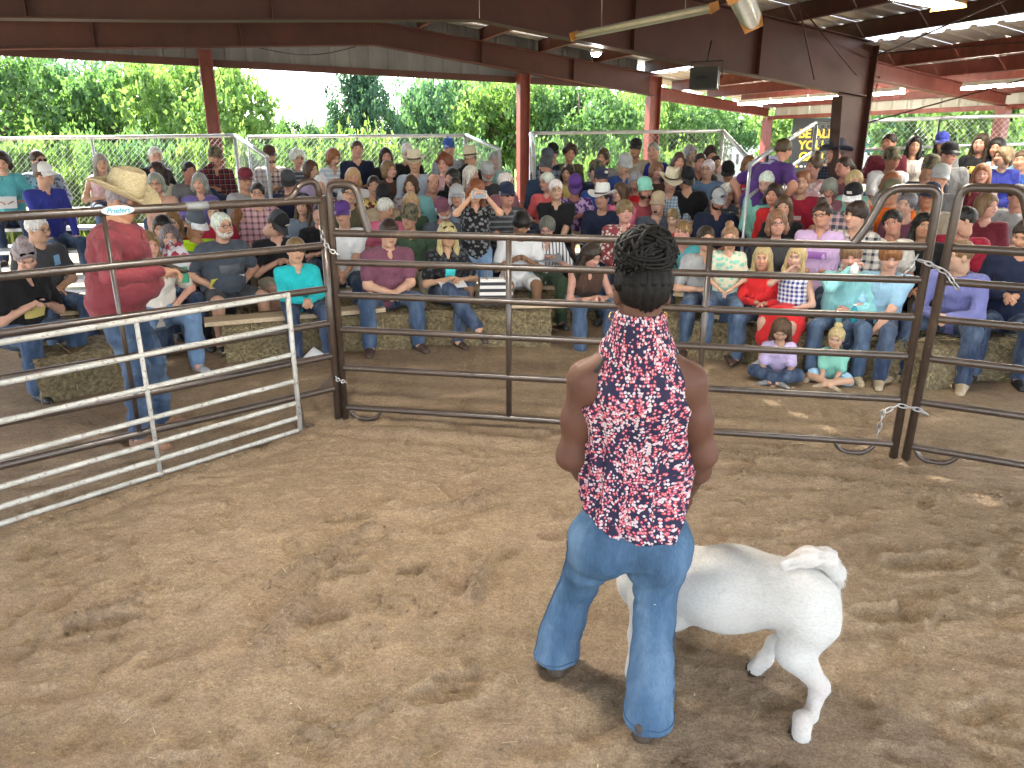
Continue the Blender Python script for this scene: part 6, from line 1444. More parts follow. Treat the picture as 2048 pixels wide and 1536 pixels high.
P(1847, 452, 1, 'f3 long k||tee black|black', 'person with long black hair in a black top behind the gate posts', hy=.2)
P(1926, 440, 1, 'm2 short k||tee crimson|khaki', 'young person with glasses in a crimson T-shirt looking left', hy=-.9, glasses='clear', w=1.15)
P(1974, 412, 2, 'f1 bob l||tee maroon|ddenim', 'person with blonde hair in a maroon top turned away', hy=1.2, dY=-.05)
P(1782, 366, 3, 'f1 bob o||tee lgrey|ddenim', 'person with orange hair half hidden behind the olive cap')
P(1859, 393, 2, 'm2 short g|cap navy lgrey navy|polo khaki|ddenim', 'person in a navy cap and khaki polo behind the gate hoop', glasses='clear', dY=.2, w=1.15)
i = P(1778, 286, 6, 'm3 short d||tee maroon|denim', 'tall person in a maroon T-shirt on the top row beside the column')
i = P(1784, 318, 5, 'm4 short k|camo|tee white|ddenim short|clasp', 'person in a white ringer T-shirt and camouflage cap leaning on their knees', lean=.35); print_patch(i, (.2, .2, .2), .12, .05, -.02)
P(1828, 292, 6, 'f2 long k||ls offw|ddenim', 'person with long black hair in a cream top on the top row')
P(1884, 287, 6, 'f2 long k|cap royal royal royal|ls grey|ddenim', 'person with a blue cap over long dark hair on the top row')
P(1897, 309, 5, 'm2 short d|cap black black black|tee grey|ddenim', 'person in a black cap and grey T-shirt on the upper row', w=1.25, glasses='dark')
i = P(1961, 287, 6, 'f2 long d||ls black|lgrey', 'person with long dark hair in a black hooded top with yellow lettering'); print_patch(i, (.62, .50, .08), .20, .09, -.02)
P(1993, 297, 6, 'f3 bob k||tee sky|ddenim', 'person with short black hair in a light blue shirt on the top row', dY=-.1)
P(2006, 314, 5, 'f1 bob l||ls royal|tan', 'person with fair bob in a royal blue cardigan looking left', hy=-.8, w=1.2)
P(2042, 322, 5, 'm2 short b||ls blue|lgrey|side', 'person in a blue jacket cut off by the right edge', dY=.3, w=1.2)
P(1859, 336, 4, 'm2 short g|camo|ls dgrey|khaki', 'person in a blue camouflage cap and dark jacket looking down', hy=.3, hp=.2)
P(1878, 357, 3, 'm2 short d|cap lgrey lgrey lgrey|tee grey|lgrey', 'person in a pale grey cap behind the gate hoop')
P(1963, 349, 4, 'f1 long o||tank maroon|tan short|cross', 'red haired person in a maroon top with arms folded', s=.95)
P(2035, 392, 3, 'm2 short d||tee lgrey|lgrey', 'person in a pale grey sweatsuit cut off by the right edge', w=1.2)
P(2050, 470, 0, 'm2 short d||ls navy|ddenim|phone', 'person in dark blue jeans at the right edge holding a phone', dyaw=.3, shoes='black')
# front children
P(1525, 517, 0, 'f2 long y||ls red|denim|lap', 'girl with long blonde hair in a red button shirt', s=.80, hy=0, shoes='brown', lean=.08)
P(1592, 515, 0, 'f1 long y||tank white check royal|red|mouth', 'blonde girl in a blue gingham top and red skirt with hand at mouth', s=.78, skirt=True, hy=.1, shoes='white', lean=.10)
P(1702, 513, 0, 'm1 mop l||shirt aqua|denim|mouth', 'boy in an aqua shirt drinking from a cup', 'drink', s=.88, hp=.2, shoes='tan', spread=.1)
P(1781, 514, 0, 'm1 mop o||polo sky|ddenim|low', 'boy with reddish hair in a light blue shirt looking down', s=.88, hp=.35, hy=.35, shoes='tan', lean=.26)
P(1918, 510, 0, 'm1 buzz l||shirt lilacblue|ddenim|clasp', 'youth with short fair hair in a violet-blue shirt looking left', hy=-.85, hp=.15, shoes='tan', lean=.34, spread=.14)
def floor_kid(u, v, Yf, label, **kw):
    hd = at(u, v, Yf); d = np.array((.6, 2.5)) - hd[:2]; yaw = math.atan2(-d[0], d[1])
    s = (hd[2] - .02) / .70; return person(hd, yaw, hd[2] - .03, .0, s=max(.5, min(.8, s)), legs='floor', foot=0., lod=0, label=label, group='children sitting on the sand', **kw)[1]
floor_kid(1562, 660, 6.05, 'girl with brown hair in a lilac blouse sitting on the sand', sex='f', skin='2', hair='long b', top='tee lilac', bot='ddenim', pose='low', hp=.65, hy=0., shoes='grey', lean=.32)
floor_kid(1672, 676, 6.0, 'small blonde girl in a mint dress sitting on the sand', sex='f', skin='1', hair='bun y', top='tee mint', bot='sky short', pose='low', hp=.3, hy=0., shoes='tan', lean=.22)

# --- small things among the seats
def bag(u, v, Y, z):
    p = at(u, v, Y); o = empty('handbag', (p[0], p[1], z)); o.rotation_euler = (0, 0, .05)
    m = MB(); n = 8
    for k in range(n):
        c = (.72, .70, .66) if k % 2 else (.02, .02, .022); MB().box((0, 0, .0 + .26 * (k + .5) / n), (.34 - .03 * k / n, .14 - .04 * k / n, .26 / n)).build('stripe', 'paint', o, None, c)
    for e in (-.05, .05): MB().tube(bez([((-.09, e, .25), 0), ((-.08, e, .40), .06), ((.08, e, .40), .06), ((.09, e, .25), 0)], 5), .007, 6).build('handle', 'leather', o, None, (.30, .20, .12) if e < 0 else (.02, .02, .02))
    tag(o, 'black and white striped handbag on the front plank beside the notebook woman', 'handbag')
bag(992, 585, 7.33, .417)
def bottle(p, label, col, h_=.21):
    o = empty('bottle', p); MB().lathe([(0, 0), (.032, 0), (.033, h_ * .62), (.026, h_ * .76), (.012, h_ * .88), (.012, h_ * .95)], 12).build('body', 'paint', o, None, col); MB().lathe([(.014, h_ * .93), (.014, h_), (0, h_)], 10).build('lid', 'white_paint', o); tag(o, label, 'bottle')
p = at(1060, 545, 8.1); bottle((p[0], p[1], .42), 'clear blue water bottle beside the white T-shirt youth', (.22, .50, .68))
H_ = PEOPLE['par']['hands']; c = (H_[1] + H_[-1]) / 2; bottle(c + Vector((0, -.06, -.06)), 'small blue juice bottle held in the hands of the parent', (.06, .16, .36), .16)
p = PEOPLE['drink']['hands']; bottle(p[1] + Vector((0, -.05, -.05)), 'white paper cup at the mouth of the boy in aqua', (.75, .75, .72), .11); bottle(p[-1] + Vector((.02, -.06, -.10)), 'teal tumbler on the knee of the boy in aqua', (.02, .25, .32), .17)
def crumple(u, v, sz, label, col, cat, name):
    p = gnd(u, v); bm = bmesh.new(); bmesh.ops.create_icosphere(bm, subdivisions=3, radius=1)
    for vt in bm.verts:
        k = 1 + .35 * math.sin(5 * vt.co.x + 3 * vt.co.z) * math.sin(7 * vt.co.y + 2) + random.uniform(-.12, .12); vt.co = Vector((vt.co.x * sz[0] * k, vt.co.y * sz[1] * k, max(-.2, vt.co.z) * sz[2] * k + .2 * sz[2]))
    me = bpy.data.meshes.new(name); bm.to_mesh(me); bm.free(); o = mk(name, me, 'paint', None, None, col); o.location = (p[0], p[1], gz(p[0], p[1])); tag(o, label, cat)
crumple(212, 770, (.13, .10, .14), 'crumpled white plastic bag on the sand behind the straw hat man', (.66, .68, .66), 'plastic bag', 'plastic_bag'); crumple(186, 785, (.05, .05, .12), 'grey dog-eared cloth bundle beside the white plastic bag', (.40, .39, .36), 'cloth bundle', 'cloth_bundle')
p = gnd(628, 722); o = MB().add([(-.10, 0, .02), (.06, -.05, .0), (.12, .03, .03), (-.02, .10, .10), (-.10, 0, .024), (.06, -.05, .004), (.12, .03, .034), (-.02, .10, .104)], [(0, 3, 2, 1), (4, 5, 6, 7), (0, 1, 5, 4), (1, 2, 6, 5), (2, 3, 7, 6), (3, 0, 4, 7)]).build('paper', 'paint', None, None, (.72, .73, .72)); o.location = (p[0], p[1], .01); tag(o, 'torn white paper on the sand at the foot of the teal shirt boy', 'paper')
i = PEOPLE['beige']; b0 = at(352, 520, 6.6); o = empty('tote_bag', b0); bm = bmesh.new(); bmesh.ops.create_icosphere(bm, subdivisions=3, radius=1)
for vt in bm.verts: vt.co = Vector((vt.co.x * .13, vt.co.y * .08, vt.co.z * .16 * (1 + .2 * math.sin(9 * vt.co.x + 4))))
me = bpy.data.meshes.new('bag'); bm.to_mesh(me); bm.free(); mk('bag', me, 'cloth_tiedye', o, None, (.55, .56, .60), (.30, .03, .06)); MB().box((.07, -.07, -.12), (.10, .02, .14)).build('pocket', 'paint', o, None, (.02, .26, .13)); tag(o, 'red white and green patterned bag beside the beige shirt person', 'bag')
# ================================================================ foreground: woman, show wether, man in the straw hat
def blend(a, b, t_): return np.array(a) * (1 - t_) + np.array(b) * t_
# ---- woman, seen from behind
YW = 2.24
def wp(u, v, dy=0.): return at(u, v, YW + dy)
W = dict(head=wp(1283, 585, .02), neck=wp(1279, 655, -.0), c7=wp(1276, 690, .02), shl=wp(1169, 758, .02), shr=wp(1380, 762, .02), ell=wp(1141, 912, .05), elr=wp(1406, 908, .05), hnl=wp(1228, 985, .30), hnr=wp(1372, 990, .28),
         waist=wp(1272, 930, .06), pel=wp(1262, 1040, .05), hipl=wp(1200, 1085, .05), hipr=wp(1318, 1090, .03))
ankl = np.array((.17, 2.43, .085)); ankr = np.array((.475, 2.10, .085))
knl = blend(W['hipl'], ankl, .50) + np.array((.0, .05, .0)); knr = blend(W['hipr'], ankr, .50) + np.array((.01, .05, 0))
wo = gnd(1262, 1425); wo = np.array((.33, 2.25, 0.))
f = F()
f.cap(W['pel'], W['waist'], .118, .100, 1.35).cap(W['waist'], W['c7'] - np.array((0, 0, .15)), .098, .100, 1.42).cap(W['c7'] - np.array((0, 0, .15)), W['c7'] - np.array((0, 0, .04)), .098, .060, 1.5)
f.cap(W['c7'] * .5 + W['shl'] * .5, W['shl'] + np.array((.012, 0, 0)), .048, .053).cap(W['c7'] * .5 + W['shr'] * .5, W['shr'] - np.array((.012, 0, 0)), .048, .053)
f.cap(W['c7'] - np.array((0, 0, .04)), W['neck'] + np.array((0, 0, .06)), .068, .064)
for s_, e_, h_ in (('shl', 'ell', 'hnl'), ('shr', 'elr', 'hnr')):
    f.cap(W[s_], blend(W[s_], W[e_], .5), .048, .045).cap(blend(W[s_], W[e_], .5), W[e_], .045, .038).cap(W[e_], blend(W[e_], W[h_], .35), .040, .040).cap(blend(W[e_], W[h_], .35), W[h_], .040, .027)
for hp_, kn_, an_ in ((W['hipl'], knl, ankl), (W['hipr'], knr, ankr)):
    f.cap(hp_, kn_, .088, .044).cap(kn_, blend(kn_, an_, .4), .042, .042).cap(blend(kn_, an_, .4), an_, .042, .034).cap(an_, an_ + np.array((.02, .13, -.05)), .036, .03)
v, q = f.nets(.0085, .05)
Vs, Qs, Cs = [v], [q], [np.zeros((len(v), 4))]; nb = len(v)
hR = rotm('X', -.22) @ rotm('Z', 0.04)
hv, hq, hcol = HEADS[('f', 0)]; hsW = 1.0
Vs.append(hv * hsW @ hR.T + W['head']); Qs.append(hq + nb); Cs.append(hcol); nb += len(hv)
for e, (el_, hn_) in ((-1, ('ell', 'hnl')), (1, ('elr', 'hnr'))):
    d = W[hn_] - W[el_]; d /= np.linalg.norm(d); m3 = np.array(frame_m((0, 0, 0), d, (e * .3, -.3, 1)).to_3x3()); hv2, hq2 = HANDS[(0, 'f')]; hv2 = hv2.copy()
    if e < 0: hv2[:, 0] *= -1; hq2 = hq2[:, ::-1]
    Vs.append(hv2 * .92 @ m3.T + W[hn_]); Qs.append(hq2 + nb); Cs.append(np.zeros((len(hv2), 4))); nb += len(hv2)
me = npmesh('person', np.concatenate(Vs) - wo, np.concatenate(Qs)); feat_attr(me, np.concatenate(Cs))
woman = mk('person', me, 'skin', color=(.105, .048, .030)); woman.location = wo; MW = Matrix.Translation(-Vector(wo))
tag(woman, 'woman with braided bun and floral halter blouse seen from behind holding the white animal', 'person')
# blouse: loose A-line halter, gathered neck, dipped hem
def blouse():
    f = F(); cb = W['c7'] - np.array((0, 0, .16)); up_ = np.array((0, 0, 1.))
    f.cap(W['neck'] + up_ * .004, W['c7'] - up_ * .02, .083, .102, 1.05, sm=.03).cap(W['c7'] - up_ * .03, cb, .082, .122, 1.45).cap(cb, W['waist'], .124, .122, 1.46).cap(W['waist'], W['pel'] + np.array((.012, -.01, -.02)), .122, .138, 1.46).cap(W['pel'], W['pel'] + np.array((.0, -.03, -.16)), .140, .148, 1.42)
    f.minus_cap(W['neck'] + up_ * .075, W['neck'] + up_ * .2, .070, .070, sm=.006)
    for k, e in (('shl', -1), ('shr', 1)):
        f.minus_ell(W[k] + np.array((e * .034, -.0, .030)), (.060, .20, .118), rotm('Y', e * -.40), .012)
    hx = [at(u, v_, YW - .1) for u, v_ in ((1120, 985), (1160, 1035), (1215, 1078), (1290, 1092), (1350, 1094), (1385, 1052), (1410, 1000))]
    def fn(D, X, Y, Z):
        xs, zs = [p[0] for p in hx], [p[2] for p in hx]; zh = np.interp(X, xs, zs) + .06 * np.clip((Y - YW) / .15, 0, 1)
        d_ = W['c7'][2] - Z; a = np.arctan2(Y - W['waist'][1], X - .37 - .06 * np.clip((Z - 1.0) / .5, -1, 1)); k = np.clip(d_ / .35, 0, 1)
        D = D + k * (.0065 * np.sin(a * 13 + 2.2 * np.sin(Z * 5) + 1.0) + .0025 * np.sin(a * 24 + Z * 11) + .0014 * np.sin(Z * 40 + a * 6)) + (1 - k) * .0028 * np.sin(X * 260) * np.exp(-((d_ - .01) / .05) ** 2)
        D = D + .011 * np.exp(-((X - (.385 - .035 * (W['c7'][2] - Z))) / .011) ** 2) * np.clip(d_ / .12, 0, 1) * (Y < YW)
        return np.maximum(D, (zh - Z) * .8)
    v, q = f.nets(.006, .04, 0, fn)
    me = npmesh('blouse', v - wo, q); at_ = me.attributes.new('clothuv', 'FLOAT_VECTOR', 'POINT')
    a = np.arctan2(v[:, 1] - W['waist'][1], v[:, 0] - .37); a = np.where(a > math.pi / 2, a - 2 * math.pi, a)
    at_.data.foreach_set('vector', np.stack([a * .17, v[:, 2], 0 * a], 1).astype(np.float32).ravel()); return me
t = NT('floral_cloth'); an = t.n('ShaderNodeAttribute'); an.attribute_name = 'clothuv'
def flowers(scale, seed):
    mp = t.n('ShaderNodeMapping'); mp.inputs['Location'].default_value = (seed, seed * 1.7, 0); t.l(an.outputs['Vector'], mp.inputs['Vector'])
    nz = t.n('ShaderNodeTexNoise'); nz.inputs['Scale'].default_value = 130; t.l(mp.outputs[0], nz.inputs['Vector'])
    ad = t.n('ShaderNodeVectorMath', operation='MULTIPLY_ADD'); t.l(nz.outputs['Color'], ad.inputs[0]); ad.inputs[1].default_value = (.006, .006, 0); t.l(mp.outputs[0], ad.inputs[2])
    vo = t.n('ShaderNodeTexVoronoi', voronoi_dimensions='2D'); vo.inputs['Scale'].default_value = scale; vo.inputs['Randomness'].default_value = .85; t.l(ad.outputs[0], vo.inputs['Vector'])
    sp = t.n('ShaderNodeSeparateColor'); t.l(vo.outputs['Color'], sp.inputs[0]); return vo.outputs['Distance'], sp.outputs[0], sp.outputs[1]
c = (.020, .017, .045); cl1 = t.noise(an.outputs['Vector'], 15, 2); cl2 = t.noise(t.mapv(an.outputs['Vector'], (1, 1, 1), (0, 0, 1)), 11, 2)      # blooms fall in loose drifts
for scale, seed, th in ((86, 3.1, .45), (98, 11.7, .44), (92, 23.4, .43)):
    d_, r1, r2 = flowers(scale, seed)
    petal = t.ramp(t.math('ADD', t.math('MULTIPLY', r1, .6), t.math('MULTIPLY', t.math('SUBTRACT', cl1, .44), 1.0)), [(.0, (.50, .41, .42)), (.30, (.56, .47, .49)), (.31, (.42, .040, .070)), (.55, (.50, .075, .105)), (.56, (.54, .13, .11)), (.72, (.38, .10, .20)), (.73, (.32, .05, .10)), (1, (.52, .28, .34))])
    petal.node.color_ramp.interpolation = 'LINEAR'
    core = t.mix(t.math('LESS_THAN', d_, .15), petal, t.mix(t.math('LESS_THAN', r2, .5), (.60, .45, .42), (.22, .02, .05)))
    mask = t.math('MULTIPLY', t.math('LESS_THAN', d_, th), t.math('GREATER_THAN', t.math('ADD', r2, t.math('MULTIPLY', t.math('SUBTRACT', cl2, .5), 1.4)), .67)); c = t.mix(mask, c, core)
t.base(c, .75, 0, .25); t.bump(t.noise(t.coord(), 34, 4), .35, .012); t.m.use_backface_culling = False; M['floral_cloth'] = t.m
bl = mk('blouse', blouse(), 'floral_cloth', woman)
from mathutils.bvhtree import BVHTree
bvw = BVHTree.FromPolygons([x.co for x in woman.data.vertices], [p.vertices for p in woman.data.polygons]); out = []
for k in range(11):
    q_ = at(1188 + 2.6 * k, 730 - 6.5 * k, YW - .12 + .018 * k); h_ = bvw.find_nearest(Vector(q_ - wo)); out.append(h_[0] + h_[1] * .003)
MB().tube(out, .0065, 6).build('bra_strap', 'leather', woman, None, (.01, .01, .01))
# bootcut jeans
f = F(); f.cap(W['pel'] - np.array((0, 0, .02)), W['waist'] - np.array((0, 0, .06)), .128, .112, 1.36)
f.ell(W['hipl'] + np.array((-.005, -.055, -.0)), (.088, .085, .10)).ell(W['hipr'] + np.array((.005, -.055, -.0)), (.088, .085, .10))
for hp_, kn_, an_ in ((W['hipl'], knl, ankl), (W['hipr'], knr, ankr)):
    f.cap(hp_, kn_, .106, .060).cap(kn_, blend(kn_, an_, .45), .060, .063).cap(blend(kn_, an_, .45), an_ + np.array((0, -.01, -.035)), .064, .069).cap(blend(kn_, an_, .8), an_ + np.array((0, -.012, -.12)), .069, .088)
def jf(D, X, Y, Z):
    kz = .8 * np.exp(-((Z - .47) / .12) ** 2) + .45 * np.exp(-((Z - .76) / .05) ** 2) + .5 * np.exp(-((Z - .12) / .10) ** 2)
    D = D + .0065 * kz * np.sin(88 * Z + 55 * X * np.sign(.36 - X) + 2.6 * np.sin(21 * X + 9 * Z)) * (.6 + .4 * np.sin(31 * X + 13 * Z)) + .003 * np.sin(33 * X + 21 * Z) * np.sin(13 * Z + 9 * Y); return np.maximum(D, .042 + .02 * np.clip((Y - 2.2) * 2, -.5, 1) - Z)
t = NT('jeans'); co = t.coord(); fl = t.noise(t.mapv(co, (1, 1, .3)), 7, 5); wv = t.noise(t.mapv(co, (1, 1, .12)), 150, 3); sx = t.n('ShaderNodeSeparateXYZ'); t.l(co, sx.inputs[0])
cc = t.ramp(fl, [(.30, (.036, .074, .128)), (.52, (.068, .125, .205)), (.74, (.135, .21, .30))])
t.base(t.mix(.45, cc, t.mix(1.0, cc, t.ramp(wv, [(.3, (.62, .66, .72)), (.7, (1.25, 1.22, 1.18))]), 'MULTIPLY')), .85, 0, .15); t.bump(t.math('ADD', t.math('MULTIPLY', wv, .25), t.noise(t.mapv(co, (1, 1, 1.8)), 17, 3)), .5, .012); M['jeans'] = t.m
v, q = f.nets(.0075, .060, 0, jf); jn = mk('jeans', npmesh('jeans', v - wo, q), 'jeans', woman)
from mathutils.bvhtree import BVHTree
bvj = BVHTree.FromPolygons([Vector(x) for x in v - wo], [tuple(x) for x in q])
def seam(pts, name='seam'):                             # stitched side seams and crotch seam lying on the cloth
    out = []
    for p_ in pts:
        n_ = bvj.find_nearest(Vector(p_) - Vector(wo)); out.append(n_[0] + n_[1] * .0015)
    MB().tube(out, .0022, 5).build(name, 'cloth_plain', woman, None, (.045, .085, .15))
for hp_, kn_, an_, e in ((W['hipl'], knl, ankl, -1), (W['hipr'], knr, ankr, 1)):
    seam([blend(hp_, kn_, k / 12) + np.array((e * .2, 0, 0)) for k in range(13)] + [blend(kn_, an_, k / 12) + np.array((e * .2, 0, 0)) for k in range(1, 12)])
    seam([an_ + np.array((.15 * math.cos(a), .15 * math.sin(a), -.012)) for a in [2 * math.pi * k / 18 for k in range(19)]], 'hem')
for an_, yv in ((ankl, Vector((-.08, 1, 0))), (ankr, Vector((.55, .85, 0)))):
    o = mk('shoe', npmesh('boot', *shoe_np(.008)), 'leather', woman, MW @ frame_m(an_ - np.array((0, .012, .078)), yv, (0, 0, 1)) @ Matrix.Diagonal((1.02, 1.05, 1, 1)), (.055, .040, .028))
    m = MB(); m.lathe([(0, 0), (.5, 0), (.5, 1), (0, 1)], 20, (0, 0, 0)); MB().lathe([(0, .0), (.052, 0), (.052, .016), (0, .016)], 18, (0, .055, -.002), .95, 2.35).build('sole', 'rubber', o)
# braids drawn up into a bun
t = NT('braid'); co = t.coord(); t.base(t.ramp(t.noise(co, 120, 3), [(.3, (.003, .0027, .0027)), (.7, (.011, .009, .008))]), .6, 0, .2); M['braid'] = t.m
hb = MB(); HC_ = Vector(W['head']) + Vector((0, -.014, .028)); BUN = Vector(at(1291, 506, YW - .02)); HRm = Matrix(hR.tolist())
def strand(m, pts, r, tw):
    pts = [Vector(p) for p in pts]; n = len(pts)
    m.tube(pts, [r * (.82 + .30 * math.sin(i * tw + random.random() * .4) ** 2) * (1 if 0 < i < n - 1 else .6) for i in range(n)], 6)
for k in range(130):
    a = math.pi * (1.0 + (k + .5) / 70) if k < 70 else math.pi * (1.0 + (k - 69.7) / 60) ; cb_ = max(0, -math.sin(a)) ** 4; e0 = (-.55 - .42 * cb_ + .05 * math.sin(k * 5.3)) if k < 70 else -.10
    pts = []
    for j in range(17):
        s__ = j / 16; e = e0 + (1.18 - e0) * s__; aw = a + (1.5 * math.pi - a) * .18 * s__
        rr = 1.075 + .02 * math.sin(k * 7.1) + (.010 if k >= 70 else 0)
        p = Vector((.0785 * rr * math.cos(e) * math.cos(aw), .099 * rr * math.cos(e) * math.sin(aw), .094 * rr * math.sin(e)))
        if abs(math.cos(a)) > .88 and e < -.2: p.z += .03 * (1 - s__)
        pts.append(HC_ + HRm @ p)
    pts.append(BUN + (pts[-1] - BUN) * .4); strand(hb, pts, .0050, 1.9)
nf = len(hb.f)
for k in range(190):                                     # looped braids of the bun
    ax1 = Vector(RNG.normal(0, 1, 3)).normalized(); ax2 = ax1.orthogonal().normalized(); ax3 = ax1.cross(ax2); a0 = RNG.uniform(0, 6.28); L = RNG.uniform(1.6, 3.4); rr = RNG.uniform(.82, 1.08); tl = RNG.uniform(-.5, .5)
    pts = []
    for j in range(15):
        a = a0 + L * j / 14; p = (ax2 * math.cos(a) + ax3 * math.sin(a)) * math.sqrt(1 - tl * tl) + ax1 * tl
        pts.append(BUN + Vector((p.x * .086, p.y * .072, p.z * .078)) * rr)
    strand(hb, pts, .0062, 1.7)
for k in range(60):                                     # stray curls
    ax1 = Vector(RNG.normal(0, 1, 3)).normalized(); b_ = BUN + Vector((ax1.x * .086, ax1.y * .07, ax1.z * .078)); strand(hb, [b_, b_ + ax1 * .012 + Vector((0, 0, -.006)), b_ + ax1 * .016 + Vector((0, 0, -.018))], .004, 1)
f = F(); f.ell(HC_ + Vector((0, 0, 0)), (.080, .100, .096), hR.T).ell(BUN, (.076, .062, .068)); f.cap(HC_ + Vector((0, -.02, .06)), BUN, .05, .05)
f.minus_ell(W['head'] + hR @ np.array((0, .13, -.03)), (.08, .10, .115), None, .01); f.minus_ell(W['head'] + hR @ np.array((0, -.02, -.135)), (.13, .16, .085), None, .01)
v, q = f.nets(.008, .02); hm_ = MB(); hm_.add(v, [tuple(x) for x in q], True); hb.v = [tuple(x) for x in hb.v]
hb.add(v, [tuple(x) for x in q], True); hb.build('braided_hair', 'braid', woman, MW)
for u, v_ in ((1222, 632), (1326, 634)):                # gold hoops
    c = at(u, v_, YW + .015) - wo; MB().tube([c + np.array((.003, .012 * math.cos(a), .014 * math.sin(a))) * 1.0 + np.array((.010 * math.cos(a), 0, 0)) for a in [2 * math.pi * i / 16 for i in range(16)]], .0026, 6, False, True).build('earring', 'gold', woman)

# ---- white wether
def gp(u, v, Y): return at(u, v, Y)
rump = gp(1598, 1190, 2.22); mid = gp(1470, 1172, 2.34); chest = gp(1350, 1165, 2.45); brisk = gp(1292, 1165, 2.53); 
hk = {}
f = F()
f.cap(chest, mid, .138, .140, 1.0).cap(mid, rump + np.array((-.02, 0, -.0)), .138, .122).ell(rump + np.array((.042, 0, -.045)), (.100, .116, .130)).ell(mid + np.array((-.03, 0, -.05)), (.16, .118, .122))
f.cap(chest, brisk, .132, .105); nk = brisk + np.array((-.035, .10, .13)); hd_ = nk + np.array((-.01, .13, .13)); f.cap(brisk + np.array((0, .0, .02)), nk, .105, .075).cap(nk, hd_, .072, .062)
f.cap(hd_, hd_ + np.array((.0, .12, -.055)), .062, .042, 1.0).cap(hd_ + np.array((.0, .12, -.055)), hd_ + np.array((0, .165, -.08)), .041, .034)
for e in (-1, 1): f.cap(hd_ + np.array((e * .055, -.02, .015)), hd_ + np.array((e * .13, -.03, -.075)), .022, .018, 1.0)
def leg(pts, rs):
    for a, b, ra, rb in zip(pts[:-1], pts[1:], rs[:-1], rs[1:]): f.cap(a, b, ra, rb, sm=.03)
H1 = np.array((1.005, 2.075, .0)); hock1 = gp(1648, 1372, 2.16); st1 = gp(1588, 1325, 2.14)
leg([rump + np.array((.02, -.055, -.07)), st1 + np.array((-.0, 0, .04)), hock1 + np.array((-.015, 0, .0)), hock1 + np.array((-.045, -.02, -.12)), H1 + np.array((.0, .0, .055)), H1 + np.array((-.012, -.03, .02))], [.100, .060, .030, .023, .026, .032])
H2 = np.array((.965, 2.40, .0)); hock2 = np.array((1.06, 2.37, .22)); st2 = np.array((.955, 2.30, .33))
leg([rump + np.array((.0, .055, -.07)), st2, hock2, H2 + np.array((.04, 0, .12)), H2 + np.array((.015, 0, .05)), H2 + np.array((-.025, -.02, .022))], [.098, .056, .029, .023, .026, .031])
F1 = np.array((.475, 2.37, 0)); leg([chest + np.array((-.02, -.05, -.08)), np.array((.49, 2.40, .31)), np.array((.48, 2.385, .17)), F1 + np.array((0, 0, .05)), F1 + np.array((-.01, -.02, .02))], [.085, .046, .034, .030, .034])
F2 = np.array((.53, 2.56, 0)); leg([chest + np.array((-.02, .06, -.08)), np.array((.53, 2.54, .31)), np.array((.535, 2.55, .17)), F2 + np.array((0, 0, .05)), F2 + np.array((-.01, -.02, .02))], [.085, .046, .034, .030, .034])

gb = np.array((.8, 2.22, 0.))
def wf(D, X, Y, Z): return np.maximum(D + .0008 * np.sin(60 * X + 9 * np.sin(30 * Z)) * np.sin(50 * Z + 20 * Y) + .004 * np.sin(40 * Z + 14 * X) * np.exp(-((X - .93) / .12) ** 2 - ((Z - .36) / .08) ** 2), .004 - Z)
v, q = f.nets(.0085, .05, 0, wf)
t = NT('white_fur'); co = t.coord(); n1 = t.noise(t.mapv(co, (1, 1, 2.2), (0, .5, 0)), 85, 4, .65); n2 = t.noise(co, 6, 4); sp_ = t.n('ShaderNodeSeparateXYZ'); t.l(co, sp_.inputs[0])
c = t.mix(t.ramp(n2, [(.42, (0, 0, 0)), (.75, (.35, .35, .35))]), (.52, .51, .48), (.42, .37, .32)); c = t.mix(1.0, c, t.ramp(n1, [(.28, (.84, .83, .81)), (.58, (1.03, 1.03, 1.03))]), 'MULTIPLY')
pk = t.ramp(t.noise(co, 3.5, 3), [(.5, (0, 0, 0)), (.7, (.25, .25, .25))]); c = t.mix(pk, c, (.72, .55, .50))
t.base(c, .75, 0, .2); t.bump(n1, .5, .007); t.b.inputs['Sheen Weight'].default_value = .15; M['white_fur'] = t.m
sheep = mk('show_wether', npmesh('show_wether', v - gb, q), 'white_fur'); sheep.location = gb; tag(sheep, 'white show wether standing side-on with curled tail beside the woman', 'goat')
# short coat hair and the curled tail tuft
bv = npmesh('tmp', v - gb, q); nv = len(v); no = np.zeros((nv, 3)); bv.vertices.foreach_get('normal', no.ravel()) if False else None
nrm = np.array([x.normal[:] for x in bv.vertices]); ii = RNG.integers(0, nv, 26000); b0 = (v - gb)[ii] + RNG.normal(0, .003, (len(ii), 3)); nn = nrm[ii]
fl_ = np.array((.55, 0, -.75)) + RNG.normal(0, .25, (len(ii), 3)); fl_ -= nn * (fl_ * nn).sum(1)[:, None]; fl_ /= np.linalg.norm(fl_, axis=1)[:, None]; sd_ = np.cross(fl_, nn); Lh = RNG.uniform(.005, .011, (len(ii), 1))
tip = b0 + fl_ * Lh + nn * Lh * .22; wdt = .0008
Vh = np.stack([b0 - sd_ * wdt, b0 + sd_ * wdt, tip], 1).reshape(-1, 3); hm2 = mk('coat_hair', npmesh('coat_hair', Vh, np.arange(len(Vh)).reshape(-1, 3)), 'white_fur', sheep); hm2['kind'] = 'stuff'
tp = [gp(u, v_, 2.215) - gb for u, v_ in ((1572, 1130), (1614, 1113), (1652, 1117), (1672, 1146), (1670, 1184))]; tr_ = [.022, .032, .034, .027, .010]
f = F()
for a_, b_, ra, rb in zip(tp[:-1], tp[1:], tr_[:-1], tr_[1:]): f.cap(a_, b_, ra, rb, sm=.02)
def tf(D, X, Y, Z): return D + .0025 * np.sin(220 * Y + 60 * X) + .002 * np.sin(150 * Z - 130 * X)
tv, tq = f.nets(.006, .02, 0, tf); m = MB(); m.add(tv, [tuple(x) for x in tq], True)
